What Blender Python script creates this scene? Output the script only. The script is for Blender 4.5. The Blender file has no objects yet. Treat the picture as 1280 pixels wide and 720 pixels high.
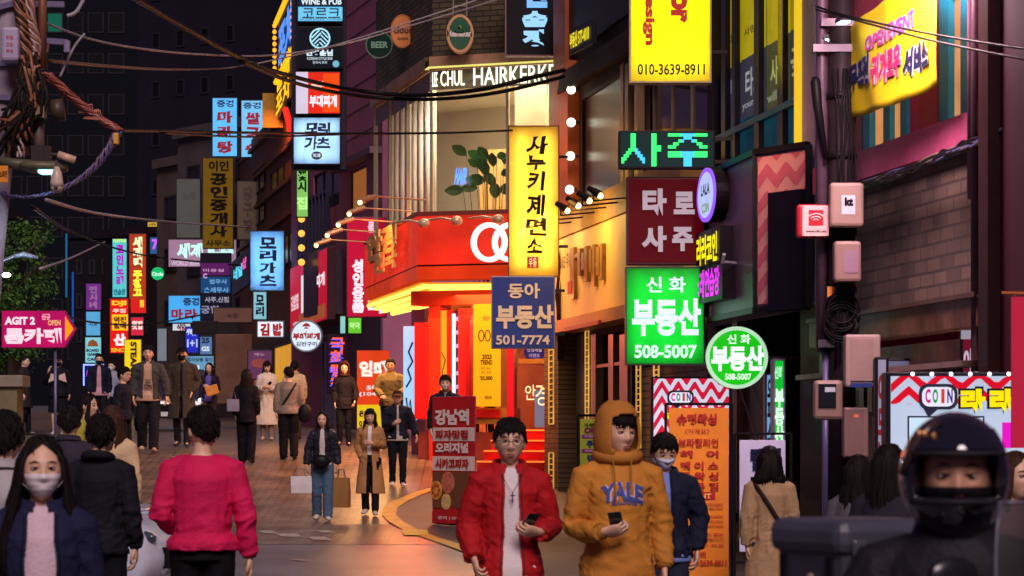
import bpy, bmesh, math, random
from mathutils import Vector, Matrix, noise, bvhtree
random.seed(7)
PI = math.pi
S = bpy.context.scene
C = S.collection
# ------------------------------------------------------------------ camera, night sky, weak moon-like sun, exposure
F = 3600.0            # focal length in pixels of a 1280 wide picture
HZ = 550.0            # pixel row of the horizon
EYE = 1.63
cam = bpy.data.cameras.new('camera')
camera = bpy.data.objects.new('camera', cam)
C.objects.link(camera)
camera.location = (0, 0, EYE)
camera.rotation_euler = (PI / 2, 0, 0)
cam.sensor_width = 36
cam.lens = 36 * F / 1280
cam.shift_y = (HZ - 360) / 1280
cam.clip_start = 0.2
cam.clip_end = 2000
cam.dof.use_dof = True
cam.dof.focus_distance = 38
cam.dof.aperture_fstop = 8
S.camera = camera
W = bpy.data.worlds.new('World')
S.world = W
W.use_nodes = True
_bg = W.node_tree.nodes['Background']
_bg.inputs[0].default_value = (0.30, 0.17, 0.38, 1)
_bg.inputs[1].default_value = 0.20
sun_l = bpy.data.lights.new('sun', 'SUN')
sun_l.energy = 2.3
sun_l.angle = math.radians(25)
sun_l.color = (1.0, 0.80, 0.82)
sun = bpy.data.objects.new('sun', sun_l)
C.objects.link(sun)
sun.rotation_euler = (math.radians(49), 0, math.radians(9))
S.view_settings.view_transform = 'Standard'
S.view_settings.look = 'None'
S.view_settings.exposure = 0.0
S.view_settings.gamma = 1
S.cycles.max_bounces = 6
S.cycles.diffuse_bounces = 3
S.cycles.glossy_bounces = 3
S.cycles.transparent_max_bounces = 8
S.cycles.sample_clamp_indirect = 4
S.cycles.caustics_reflective = False
S.cycles.caustics_refractive = False

# ------------------------------------------------------------------ measuring helpers
GP = [(-30, 0), (16, 0), (25, .16), (34, .30), (40, .46), (45, .93), (49, 1.42), (54, 1.62), (62, 1.76), (100, 2.4), (200, 4.0), (500, 6)]
def ground_z(d):
    for (a, za), (b, zb) in zip(GP, GP[1:]):
        if d <= b:
            t = (d - a) / (b - a)
            return za + (zb - za) * t
    return GP[-1][1]
def px_x(px, d): return (px - 640) * d / F
def px_z(py, d): return EYE - (py - HZ) * d / F
def at(px, py, d): return Vector((px_x(px, d), d, px_z(py, d)))
def on_ground(px, py):
    d = 4.0
    while d < 200:
        if px_z(py, d) <= ground_z(d): break
        d += .05
    return Vector((px_x(px, d), d, ground_z(d)))

# ------------------------------------------------------------------ materials
def lin(c):
    o = []
    for v in c[:3]:
        v = v / 255
        o.append(v / 12.92 if v <= .04045 else ((v + .055) / 1.055) ** 2.4)
    return o
_mc = {}
def pm(c, rough=.6, var=.25, scale=4, metal=0, bump=0, bscale=60, coat=0, stretch=None):
    """ordinary painted / cloth / stone surface, colour given as sRGB 0-255 of the material itself"""
    k = ('p', tuple(c), rough, var, scale, metal, bump, bscale, coat, stretch)
    if k in _mc: return _mc[k]
    m = bpy.data.materials.new('surface')
    m.use_nodes = True
    nt = m.node_tree
    b = nt.nodes['Principled BSDF']
    b.inputs['Roughness'].default_value = rough
    b.inputs['Metallic'].default_value = metal
    b.inputs['Coat Weight'].default_value = coat
    L = lin(c)
    if max(L) < .06 and rough > .3 and not coat: b.inputs['Specular IOR Level'].default_value = .12
    elif rough > .6: b.inputs['Specular IOR Level'].default_value = .3
    tc = nt.nodes.new('ShaderNodeTexCoord')
    src = tc.outputs['Object']
    if stretch:
        mp = nt.nodes.new('ShaderNodeMapping')
        mp.inputs['Scale'].default_value = stretch
        nt.links.new(src, mp.inputs[0]); src = mp.outputs[0]
    n = nt.nodes.new('ShaderNodeTexNoise')
    n.inputs['Scale'].default_value = scale
    n.inputs['Detail'].default_value = 6
    n.inputs['Roughness'].default_value = .65
    nt.links.new(src, n.inputs['Vector'])
    r = nt.nodes.new('ShaderNodeValToRGB')
    r.color_ramp.elements[0].position = .3
    r.color_ramp.elements[1].position = .7
    r.color_ramp.elements[0].color = [v * (1 - var) for v in L] + [1]
    r.color_ramp.elements[1].color = [min(1, v * (1 + var * .6)) for v in L] + [1]
    nt.links.new(n.outputs['Fac'], r.inputs[0])
    nt.links.new(r.outputs[0], b.inputs['Base Color'])
    if bump:
        n2 = nt.nodes.new('ShaderNodeTexNoise')
        n2.inputs['Scale'].default_value = bscale
        n2.inputs['Detail'].default_value = 3
        nt.links.new(src, n2.inputs['Vector'])
        bp = nt.nodes.new('ShaderNodeBump')
        bp.inputs['Strength'].default_value = bump
        bp.inputs['Distance'].default_value = .02
        nt.links.new(n2.outputs['Fac'], bp.inputs['Height'])
        nt.links.new(bp.outputs[0], b.inputs['Normal'])
    _mc[k] = m
    return m
def em(c, st=1.0, light=True, var=.06):
    """something that gives off light: a lit sign face, a tube, a lamp, or a surface given a glow"""
    k = ('e', tuple(c), st, light, var)
    if k in _mc: return _mc[k]
    m = bpy.data.materials.new('lit')
    m.use_nodes = True
    nt = m.node_tree
    b = nt.nodes['Principled BSDF']
    L = lin(c)
    b.inputs['Base Color'].default_value = [v * .3 for v in L] + [1]
    b.inputs['Roughness'].default_value = .5
    b.inputs['Specular IOR Level'].default_value = .12
    b.inputs['Emission Color'].default_value = L + [1]
    b.inputs['Emission Strength'].default_value = st
    if var:
        tc = nt.nodes.new('ShaderNodeTexCoord')
        n = nt.nodes.new('ShaderNodeTexNoise')
        n.inputs['Scale'].default_value = 2.2
        n.inputs['Detail'].default_value = 4
        nt.links.new(tc.outputs['Object'], n.inputs['Vector'])
        mr = nt.nodes.new('ShaderNodeMapRange')
        mr.inputs[1].default_value = .3; mr.inputs[2].default_value = .7
        mr.inputs[3].default_value = st * (1 - var * 2); mr.inputs[4].default_value = st * (1 + var)
        nt.links.new(n.outputs['Fac'], mr.inputs[0])
        nt.links.new(mr.outputs[0], b.inputs['Emission Strength'])
    if not light: m.cycles.emission_sampling = 'NONE'
    _mc[k] = m
    return m
def glass_mat(tint=(200, 215, 225), alpha=.22, rough=.03):
    k = ('g', tint, alpha, rough)
    if k in _mc: return _mc[k]
    m = bpy.data.materials.new('glass')
    m.use_nodes = True
    nt = m.node_tree
    for n in list(nt.nodes): nt.nodes.remove(n)
    o = nt.nodes.new('ShaderNodeOutputMaterial')
    mx = nt.nodes.new('ShaderNodeMixShader')
    t = nt.nodes.new('ShaderNodeBsdfTransparent')
    t.inputs[0].default_value = lin(tint) + [1]
    g = nt.nodes.new('ShaderNodeBsdfGlossy')
    g.inputs['Roughness'].default_value = rough
    mx.inputs[0].default_value = alpha
    nt.links.new(t.outputs[0], mx.inputs[1]); nt.links.new(g.outputs[0], mx.inputs[2])
    nt.links.new(mx.outputs[0], o.inputs[0])
    _mc[k] = m
    return m
def brick_mat(c1, c2, mortar, scale=1.0, w=.5, h=.25, ms=.02, bump=.4, rough=.8, axes='XZ', squash=1):
    k = ('b', c1, c2, mortar, scale, w, h, ms, axes, rough)
    if k in _mc: return _mc[k]
    m = bpy.data.materials.new('bricks')
    m.use_nodes = True
    nt = m.node_tree
    b = nt.nodes['Principled BSDF']
    b.inputs['Roughness'].default_value = rough
    tc = nt.nodes.new('ShaderNodeTexCoord')
    sp = nt.nodes.new('ShaderNodeSeparateXYZ'); cb = nt.nodes.new('ShaderNodeCombineXYZ')
    nt.links.new(tc.outputs['Object'], sp.inputs[0])
    nt.links.new(sp.outputs[axes[0]], cb.inputs[0]); nt.links.new(sp.outputs[axes[1]], cb.inputs[1])
    bt = nt.nodes.new('ShaderNodeTexBrick')
    bt.inputs['Color1'].default_value = lin(c1) + [1]
    bt.inputs['Color2'].default_value = lin(c2) + [1]
    bt.inputs['Mortar'].default_value = lin(mortar) + [1]
    bt.inputs['Scale'].default_value = scale
    bt.inputs['Brick Width'].default_value = w
    bt.inputs['Row Height'].default_value = h
    bt.inputs['Mortar Size'].default_value = ms
    bt.inputs['Bias'].default_value = -.1
    nt.links.new(cb.outputs[0], bt.inputs['Vector'])
    n = nt.nodes.new('ShaderNodeTexNoise'); n.inputs['Scale'].default_value = 1.3; n.inputs['Detail'].default_value = 7
    nt.links.new(tc.outputs['Object'], n.inputs['Vector'])
    mr = nt.nodes.new('ShaderNodeMapRange'); mr.inputs[1].default_value = .25; mr.inputs[2].default_value = .75
    mr.inputs[3].default_value = .42; mr.inputs[4].default_value = 1.28
    nt.links.new(n.outputs['Fac'], mr.inputs[0])
    mx = nt.nodes.new('ShaderNodeMix'); mx.data_type = 'RGBA'; mx.blend_type = 'MULTIPLY'; mx.inputs[0].default_value = 1
    nt.links.new(bt.outputs['Color'], mx.inputs[6]); nt.links.new(mr.outputs[0], mx.inputs[7])
    nt.links.new(mx.outputs[2], b.inputs['Base Color'])
    bp = nt.nodes.new('ShaderNodeBump'); bp.invert = True
    bp.inputs['Strength'].default_value = bump; bp.inputs['Distance'].default_value = .02
    nt.links.new(bt.outputs['Fac'], bp.inputs['Height']); nt.links.new(bp.outputs[0], b.inputs['Normal'])
    _mc[k] = m
    return m

# ------------------------------------------------------------------ mesh builder
class MB:
    def __init__(s): s.v = []; s.f = []; s.mi = []
    def add(s, vs, fs, mi=0, M=None):
        o = len(s.v)
        for p in vs:
            p = Vector(p)
            s.v.append(M @ p if M else p)
        for f in fs: s.f.append([i + o for i in f]); s.mi.append(mi)
        return s
    def box(s, x0, y0, z0, x1, y1, z1, mi=0, M=None):
        vs = [(x0, y0, z0), (x1, y0, z0), (x1, y1, z0), (x0, y1, z0), (x0, y0, z1), (x1, y0, z1), (x1, y1, z1), (x0, y1, z1)]
        fs = [(3, 2, 1, 0), (4, 5, 6, 7), (0, 1, 5, 4), (1, 2, 6, 5), (2, 3, 7, 6), (3, 0, 4, 7)]
        return s.add(vs, fs, mi, M)
    def cbox(s, c, sz, mi=0, M=None):
        return s.box(c[0] - sz[0] / 2, c[1] - sz[1] / 2, c[2] - sz[2] / 2, c[0] + sz[0] / 2, c[1] + sz[1] / 2, c[2] + sz[2] / 2, mi, M)
    def prism(s, poly, y0, y1, mi=0, M=None):
        """polygon in XZ (anticlockwise seen from -y), pushed from y0 (front) to y1"""
        n = len(poly)
        vs = [(x, y0, z) for x, z in poly] + [(x, y1, z) for x, z in poly]
        fs = [tuple(range(n)), tuple(range(2 * n - 1, n - 1, -1))] + [(i, i + n, (i + 1) % n + n, (i + 1) % n) for i in range(n)]
        return s.add(vs, fs, mi, M)
    def tube(s, pts, rad, n=8, mi=0, cap=True, flat=1.0, side=None):
        """tapered tube; rad a number, a list, or a list of (r_side, r_other)"""
        pts = [Vector(p) for p in pts]
        m = len(pts)
        if not isinstance(rad, (list, tuple)): rad = [rad] * m
        rings = []
        ref = None
        for i, p in enumerate(pts):
            t = (pts[min(i + 1, m - 1)] - pts[max(i - 1, 0)])
            if t.length < 1e-9: t = Vector((0, 0, 1))
            t.normalize()
            if side is not None:
                a = Vector(side); a = a - t * a.dot(t)
                if a.length < 1e-4: a = t.orthogonal()
            elif ref is None: a = t.orthogonal()
            else: a = ref - t * ref.dot(t)
            if a.length < 1e-6: a = t.orthogonal()
            a.normalize(); ref = a
            b = t.cross(a)
            r = rad[i]
            ra, rb = r if isinstance(r, (list, tuple)) else (r, r * flat)
            rings.append([p + a * (ra * math.cos(2 * PI * k / n)) + b * (rb * math.sin(2 * PI * k / n)) for k in range(n)])
        vs = [q for r in rings for q in r]
        fs = []
        for i in range(m - 1):
            for k in range(n):
                fs.append((i * n + k, i * n + (k + 1) % n, (i + 1) * n + (k + 1) % n, (i + 1) * n + k))
        if cap:
            fs.append(tuple(range(n - 1, -1, -1))); fs.append(tuple((m - 1) * n + k for k in range(n)))
        return s.add(vs, fs, mi)
    def ball(s, c, r, n=12, mi=0, M=None):
        c = Vector(c)
        if not isinstance(r, (list, tuple)): r = (r, r, r)
        k = max(4, n // 2)
        vs = [c + Vector((0, 0, -r[2]))]
        for j in range(1, k):
            ph = -PI / 2 + PI * j / k
            for i in range(n):
                th = 2 * PI * i / n
                vs.append(c + Vector((r[0] * math.cos(ph) * math.cos(th), r[1] * math.cos(ph) * math.sin(th), r[2] * math.sin(ph))))
        vs.append(c + Vector((0, 0, r[2])))
        fs = [(0, 1 + (i + 1) % n, 1 + i) for i in range(n)]
        for j in range(k - 2):
            o = 1 + j * n
            for i in range(n): fs.append((o + i, o + (i + 1) % n, o + n + (i + 1) % n, o + n + i))
        o = 1 + (k - 2) * n
        for i in range(n): fs.append((o + i, o + (i + 1) % n, len(vs) - 1))
        return s.add(vs, fs, mi, M)
    def disc(s, c, r, y0, y1, n=40, mi=0, rx=None):
        rx = rx or r
        return s.prism([(c[0] + rx * math.cos(2 * PI * i / n), c[1] + r * math.sin(2 * PI * i / n)) for i in range(n)], y0, y1, mi)
    def ring(s, c, r, w, y0, y1, n=40, mi=0, rx=None):
        rx = rx or r
        vs = []
        for (q, y) in ((0, y0), (w, y0), (w, y1), (0, y1)):
            vs += [(c[0] + (rx - q) * math.cos(2 * PI * i / n), y, c[1] + (r - q) * math.sin(2 * PI * i / n)) for i in range(n)]
        fs = []
        for a in range(4):
            b = (a + 1) % 4
            for i in range(n): fs.append((a * n + i, a * n + (i + 1) % n, b * n + (i + 1) % n, b * n + i))
        return s.add(vs, fs, mi)
    def build(s, name, mats, parent=None, smooth=False, bevel=0, loc=None, fix=True):
        me = bpy.data.meshes.new(name)
        me.from_pydata([tuple(p) for p in s.v], [], s.f)
        if not isinstance(mats, (list, tuple)): mats = [mats]
        for m in mats: me.materials.append(m)
        me.polygons.foreach_set('material_index', s.mi)
        if smooth: me.polygons.foreach_set('use_smooth', [True] * len(me.polygons))
        if fix:
            bm = bmesh.new(); bm.from_mesh(me)
            bmesh.ops.recalc_face_normals(bm, faces=bm.faces)
            bm.to_mesh(me); bm.free()
        me.update()
        o = bpy.data.objects.new(name, me)
        C.objects.link(o)
        if parent: o.parent = parent
        if loc is not None: o.location = loc
        if bevel:
            b = o.modifiers.new('edges', 'BEVEL'); b.width = bevel; b.segments = 2; b.limit_method = 'ANGLE'
        return o
def thing(name, label, cat, loc=(0, 0, 0), rz=0, group=None):
    o = bpy.data.objects.new(name, None)
    C.objects.link(o)
    o.empty_display_size = .2
    o.location = loc; o.rotation_euler = (0, 0, rz)
    o['label'] = label; o['category'] = cat
    if group: o['group'] = group
    return o
def tag(o, label, cat, group=None):
    o['label'] = label; o['category'] = cat
    if group: o['group'] = group
    return o
def kind(o, k='structure'):
    o['kind'] = k
    return o
def copy_thing(root, label=None):
    r = root.copy(); C.objects.link(r)
    if label: r['label'] = label
    for ch in list(root.children):
        c = ch.copy(); C.objects.link(c); c.parent = r; c.matrix_parent_inverse = ch.matrix_parent_inverse
        for g in list(ch.children):
            d = g.copy(); C.objects.link(d); d.parent = c; d.matrix_parent_inverse = g.matrix_parent_inverse
    return r
def lamp(name, typ, loc, energy, col, parent=None, size=.2, rot=None, spot=None, sy=None):
    l = bpy.data.lights.new(name, typ)
    l.energy = energy; l.color = [v for v in lin(col)] if max(col) > 1 else col
    if typ == 'AREA':
        l.size = size
        if sy: l.shape = 'RECTANGLE'; l.size_y = sy
    elif typ != 'SUN': l.shadow_soft_size = size
    if spot: l.spot_size = spot; l.spot_blend = .6
    o = bpy.data.objects.new(name, l); C.objects.link(o)
    o.location = loc
    if rot: o.rotation_euler = rot
    if parent: o.parent = parent
    return o

# ------------------------------------------------------------------ writing
_tmp = bpy.data.scenes.new('workbench')
def bake(o):
    _tmp.collection.objects.link(o)
    vl = _tmp.view_layers[0]; vl.update()
    me = bpy.data.meshes.new_from_object(o.evaluated_get(vl.depsgraph))
    _tmp.collection.objects.unlink(o)
    return me
_tc = {}
def text_geo(t, bold=.02, line=1.0, space=1.0):
    k = (t, bold, line, space)
    if k in _tc: return _tc[k]
    cu = bpy.data.curves.new('t', 'FONT')
    cu.body = t; cu.offset = bold; cu.align_x = 'CENTER'; cu.resolution_u = 3
    cu.space_line = line; cu.space_character = space; cu.fill_mode = 'FRONT'
    o = bpy.data.objects.new('t', cu)
    me = bake(o)
    vs = [v.co.copy() for v in me.vertices]; fs = [tuple(p.vertices) for p in me.polygons]
    bpy.data.objects.remove(o); bpy.data.curves.remove(cu); bpy.data.meshes.remove(me)
    if not vs: vs = [Vector((0, 0, 0)), Vector((1, 0, 0)), Vector((1, 1, 0))]; fs = []
    a = (min(v.x for v in vs), min(v.y for v in vs)); b = (max(v.x for v in vs), max(v.y for v in vs))
    w, h = max(b[0] - a[0], 1e-4), max(b[1] - a[1], 1e-4)
    vs = [((v.x - a[0]) / w, (v.y - a[1]) / h) for v in vs]
    _tc[k] = (vs, fs)
    return _tc[k]
def write_text(t, x0, z0, x1, z1, y, mat, parent, bold=.02, rot=0, ex=0, line=1.0, shear=0, name='lettering', wob=0):
    """lettering filling the rectangle x0..x1, z0..z1 of the parent's front; rot=-1 reads downwards turned clockwise"""
    vs, fs = text_geo(t, bold, line)
    mb = MB()
    q = []
    for (a, b) in vs:
        if rot == -1: a, b = b, 1 - a
        elif rot == 1: a, b = 1 - b, a
        X = x0 + (x1 - x0) * (a + shear * (b - .5)); Z = z0 + (z1 - z0) * b
        if wob:
            X += wob * (x1 - x0) * noise.noise(Vector((a * 4, b * 4, 1.3))); Z += wob * (z1 - z0) * noise.noise(Vector((a * 4, b * 4, 7.7)))
        q.append((X, y, Z))
    if ex:
        mb.add(q, fs)
        n = len(q)
        edges = {}
        for f in fs:
            for i in range(len(f)):
                e = (f[i], f[(i + 1) % len(f)])
                if (e[1], e[0]) in edges: del edges[(e[1], e[0])]
                else: edges[e] = 1
        o = len(mb.v)
        mb.v += [Vector((p[0], p[1] + ex, p[2])) for p in q]
        for (a, b) in edges: mb.f.append([a, a + n, b + n, b]); mb.mi.append(0)
        return mb.build(name, mat, parent, fix=False)
    mb.add(q, fs)
    return mb.build(name, mat, parent, fix=False)

# ------------------------------------------------------------------ facade frame: a vertical plane between two picture columns at two depths
class Fac:
    def __init__(s, pl, dl, pr, dr):
        s.a = Vector((px_x(pl, dl), dl, 0)); s.b = Vector((px_x(pr, dr), dr, 0))
        s.u = (s.b - s.a); s.w = s.u.length; s.u.normalize()
        s.rz = math.atan2(s.u.y, s.u.x)
    def x(s, px):
        k = (px - 640) / F        # X = k*Y ; a.x+t*u.x = k*(a.y+t*u.y)
        return (k * s.a.y - s.a.x) / (s.u.x - k * s.u.y)
    def d(s, px): return s.a.y + s.x(px) * s.u.y
    def z(s, px, py): return px_z(py, s.d(px))
    def rect(s, p0, q0, p1, q1):
        m = (p0 + p1) / 2
        return s.x(p0), s.z(m, q1), s.x(p1), s.z(m, q0)
    def root(s, name, label, cat, z=0, group=None):
        return thing(name, label, cat, (s.a.x, s.a.y, z), s.rz, group)

def wall_holes(mb, u0, u1, z0, z1, holes, y=0, t=.25, mi=0):
    """front of a wall with openings and their reveals"""
    us = sorted({u0, u1, *[min(max(h[0], u0), u1) for h in holes], *[min(max(h[2], u0), u1) for h in holes]})
    zs = sorted({z0, z1, *[min(max(h[1], z0), z1) for h in holes], *[min(max(h[3], z0), z1) for h in holes]})
    for i in range(len(us) - 1):
        for j in range(len(zs) - 1):
            a, b, c, d = us[i], us[i + 1], zs[j], zs[j + 1]
            if b - a < 1e-5 or d - c < 1e-5: continue
            m, k = (a + b) / 2, (c + d) / 2
            if any(h[0] < m < h[2] and h[1] < k < h[3] for h in holes): continue
            mb.add([(a, y, c), (b, y, c), (b, y, d), (a, y, d)], [(0, 1, 2, 3)], mi)
    for (a, c, b, d) in holes:
        mb.add([(a, y, c), (b, y, c), (b, y, d), (a, y, d), (a, y + t, c), (b, y + t, c), (b, y + t, d), (a, y + t, d)],
               [(0, 4, 5, 1), (1, 5, 6, 2), (2, 6, 7, 3), (3, 7, 4, 0)], mi)
    return mb

# ------------------------------------------------------------------ signs
def translucent(c):
    k = ('t', tuple(c))
    if k in _mc: return _mc[k]
    m = bpy.data.materials.new('acrylic'); m.use_nodes = True; nt = m.node_tree
    for n in list(nt.nodes): nt.nodes.remove(n)
    o = nt.nodes.new('ShaderNodeOutputMaterial'); a = nt.nodes.new('ShaderNodeBsdfTranslucent'); d = nt.nodes.new('ShaderNodeBsdfDiffuse'); g = nt.nodes.new('ShaderNodeBsdfGlossy')
    a.inputs[0].default_value = lin(c) + [1]; d.inputs[0].default_value = [v * .6 for v in lin(c)] + [1]; g.inputs['Roughness'].default_value = .25
    tc = nt.nodes.new('ShaderNodeTexCoord'); nz = nt.nodes.new('ShaderNodeTexNoise'); nz.inputs['Scale'].default_value = 3; nz.inputs['Detail'].default_value = 6
    r = nt.nodes.new('ShaderNodeValToRGB'); r.color_ramp.elements[0].position = .25; r.color_ramp.elements[1].position = .6
    L = lin(c); r.color_ramp.elements[0].color = [v * .78 for v in L] + [1]; r.color_ramp.elements[1].color = L + [1]
    nt.links.new(tc.outputs['Object'], nz.inputs[0]); nt.links.new(nz.outputs[0], r.inputs[0]); nt.links.new(r.outputs[0], a.inputs[0])
    m1 = nt.nodes.new('ShaderNodeMixShader'); m1.inputs[0].default_value = .2; m2 = nt.nodes.new('ShaderNodeMixShader'); m2.inputs[0].default_value = .03
    nt.links.new(a.outputs[0], m1.inputs[1]); nt.links.new(d.outputs[0], m1.inputs[2]); nt.links.new(m1.outputs[0], m2.inputs[1]); nt.links.new(g.outputs[0], m2.inputs[2]); nt.links.new(m2.outputs[0], o.inputs[0])
    _mc[k] = m
    return m
def T(t, x0, y0, x1, y1, c, st=1.0, bold=.025, **k): return dict(t=t, b=(x0, y0, x1, y1), c=c, st=st, bold=bold, k=k)
def sign(name, label, cat, box, d, face, texts=(), d2=None, th=.16, case=(38, 38, 42), rim=.025, group=None, lit=1.0, brk=0, brz=None, extra=None, flatlit=True, faceparts=(), tubes=0, tl=6.0):
    """lit box (lit>0) or painted panel (lit=0) spanning picture columns/rows box at depth d (right edge at d2)"""
    x0, y0, x1, y1 = box
    fr = Fac(x0, d, x1, d2 or d)
    dm = fr.d((x0 + x1) / 2)
    z0, z1 = px_z(y1, dm), px_z(y0, dm)
    w, h = fr.w, z1 - z0
    r = thing(name, label, cat, (fr.a.x, fr.a.y, z0), fr.rz, group)
    if tubes:        # a real light box: open tray, fluorescent tubes inside, translucent face
        t_ = .012
        MB().box(0, 0, 0, t_, th, h).box(w - t_, 0, 0, w, th, h).box(t_, 0, 0, w - t_, th, t_).box(t_, 0, h - t_, w - t_, th, h).box(t_, th - t_, t_, w - t_, th, h - t_).build('case', pm(case, .45, .3), r)
        MB().box(t_ + .002, th - t_ - .008, t_ + .002, w - t_ - .002, th - t_ - .002, h - t_ - .002).build('reflector', pm((235, 235, 235), .6, .03), r)
        for i in range(tubes):
            x = w * (i + .5) / tubes
            MB().tube([(x, th * .55, h * .05), (x, th * .55, h * .95)], .016, 8).build('tube', em((255, 250, 240), tl, True, 0), r)
        MB().add([(t_ * .3, -.006, t_ * .3), (w - t_ * .3, -.006, t_ * .3), (w - t_ * .3, -.006, h - t_ * .3), (t_ * .3, -.006, h - t_ * .3)], [(0, 1, 2, 3)]).build('face', translucent(face), r, fix=False)
        MB().box(-.012, -.012, -.012, 0, th, h + .012).box(w, -.012, -.012, w + .012, th, h + .012).box(0, -.012, -.012, w, th, 0).box(0, -.012, h, w, th, h + .012).build('frame', pm(case, .4, .3, metal=.3), r)
    else: MB().box(0, 0, 0, w, th, h).build('case', pm(case, .45, .3), r, bevel=.012)
    if face is not None and not tubes:
        fm = em(face, lit) if lit else pm(face, .5, .18, 2)
        MB().box(rim, -.006, rim, w - rim, .004, h - rim).build('face', fm, r)
    r['_w'] = w; r['_h'] = h
    def cx(p): return (p - x0) / (x1 - x0) * w
    def cz(q): return (y1 - q) / (y1 - y0) * h
    for i, fp in enumerate(faceparts):       # flat coloured fields: (x0,y0,x1,y1,colour,lit)
        a, b, c2, d3, col, l = fp
        fm = em(col, l) if l else pm(col, .5, .15)
        MB().box(cx(a), -.010 - .003 * i, cz(d3), cx(c2), -.0062, cz(b)).build('colour_field', fm, r)
    for i, t in enumerate(texts):
        a, b, c2, d3 = t['b']
        tm = em(t['c'], t['st'], False, 0) if t['st'] else pm(t['c'], .5, .1)
        kw = dict(t['k'])
        write_text(t['t'], cx(a), cz(d3), cx(c2), cz(b), -.022 - kw.pop('lift', 0) - kw.get('ex', 0), tm, r, bold=t['bold'], **kw)
    if brk:
        for zz in (brz or (h * .2, h * .8)):
            MB().box(w if brk > 0 else brk, th * .35, zz - .02, w + brk if brk > 0 else 0, th * .65, zz + .02).build('bracket', pm((50, 48, 50), .5, metal=.6), r)
    if extra: extra(r, cx, cz, w, h)
    del r['_w']; del r['_h']
    return r
def round_sign(name, label, cat, cx_, cy_, rad, d, face, texts=(), th=.12, rimc=(210, 220, 215), rim=.04, lit=1.0, rimlit=0, group=None, brk=0, rx=None, extra=None, rz=0):
    s = F / d
    R = rad / s; RX = (rx or rad) / s
    p = at(cx_, cy_, d)
    r = thing(name, label, cat, p, rz, group)
    MB().disc((0, 0), R, 0, th, rx=RX).build('case', pm(rimc, .4, .2), r, bevel=.01)
    MB().ring((0, 0), R, rim, -.012, .002, rx=RX).build('rim', em(rimc, rimlit) if rimlit else pm(rimc, .4, .2), r)
    MB().disc((0, 0), R - rim - .002, -.006, .002, rx=RX - rim - .002).build('face', em(face, lit) if lit else pm(face, .5, .15), r)
    for t in texts:
        a, b, c2, d3 = t['b']
        tm = em(t['c'], t['st'], False, 0) if t['st'] else pm(t['c'], .5, .1)
        write_text(t['t'], (a - cx_) / s, (cy_ - d3) / s, (c2 - cx_) / s, (cy_ - b) / s, -.012, tm, r, bold=t['bold'], **t['k'])
    if brk:
        MB().box(RX * .9 if brk > 0 else brk - RX, th * .4, -.02, brk + RX if brk > 0 else -RX * .9, th * .7, .02).build('bracket', pm((50, 48, 50), .5, metal=.6), r)
    if extra: extra(r, s)
    return r
# ================================================================== THE SETTING: ground
def sheet(name, xl, xr, y0, y1, dz, mat, extra=(), nx=1):
    ys = sorted({y0, y1, *[g[0] for g in GP if y0 < g[0] < y1], *[e for e in extra if y0 < e < y1]})
    vs = []
    for y in ys:
        a, b = (xl(y) if callable(xl) else xl), (xr(y) if callable(xr) else xr)
        for i in range(nx + 1): vs.append((a + (b - a) * i / nx, y, ground_z(y) + dz))
    fs = []
    for j in range(len(ys) - 1):
        for i in range(nx): fs.append((j * (nx + 1) + i, j * (nx + 1) + i + 1, (j + 1) * (nx + 1) + i + 1, (j + 1) * (nx + 1) + i))
    mb = MB().add(vs, fs)
    return kind(mb.build(name, mat))
asphalt = pm((104, 100, 104), .34, .5, .7, bump=.25, bscale=35)
sheet('road', -120, 120, -30, 500, 0, asphalt)
pav = brick_mat((148, 122, 102), (112, 92, 80), (56, 46, 42), 1, .26, .13, .014, .6, .30, 'XY')
def wall_x(y): return 7.61 - .15 * y
def left_x(y): return -1.9 - .15 * y
sheet('paved_alley', left_x, wall_x, 35.5, 130, .004, pav)
kerb_px = [(640, 722), (593, 692), (562, 681), (535, 672), (510, 662), (494, 653), (486, 645), (488, 636), (500, 628), (520, 619), (545, 611), (572, 604), (600, 599)]
kerb = [on_ground(*p) for p in kerb_px]
def kerb_x(y):
    for a, b in zip(kerb, kerb[1:]):
        if a.y <= y <= b.y and b.y > a.y: return a.x + (b.x - a.x) * (y - a.y) / (b.y - a.y)
    return kerb[0].x if y < kerb[0].y else kerb[-1].x
kys = [k.y for k in kerb]
sheet('sidewalk', kerb_x, lambda y: wall_x(y) + .6, kerb[0].y, kerb[-1].y, .009, pm((70, 62, 60), .6, .4, 2.2, bump=.4, bscale=30), kys)
sheet('sidewalk', lambda y: 1.2 + (kerb[0].x - 1.2) * max(0, min(1, (y - 14) / (kerb[0].y - 14))), lambda y: wall_x(y) + .6, 14, kerb[0].y, .009, pm((74, 66, 66), .6, .4, 2.2, bump=.4, bscale=30))
ys2 = []
for a, b in zip(kerb, kerb[1:]):
    for t in range(4): ys2.append(a.y + (b.y - a.y) * t / 4)
mb = MB()
pts = []
for a, b in zip(kerb, kerb[1:]):
    for t in range(4): pts.append(a.lerp(b, t / 4))
pts.append(kerb[-1])
for i in range(len(pts) - 1):
    p, q = pts[i], pts[i + 1]
    t0 = (pts[min(i + 1, len(pts) - 1)] - pts[max(i - 1, 0)]); t1 = (pts[min(i + 2, len(pts) - 1)] - pts[i])
    def nrm(t): t = Vector((t.x, t.y, 0)).normalized(); return Vector((-t.y, t.x, 0)) * .10
    n0, n1 = nrm(t0), nrm(t1)
    up = Vector((0, 0, .016))
    mb.add([p - n0 + up, p + n0 + up, q + n1 + up, q - n1 + up], [(0, 1, 2, 3)])
kind(mb.build('road_line', pm((205, 150, 40), .55, .45, 6)))
mb = MB()
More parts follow.
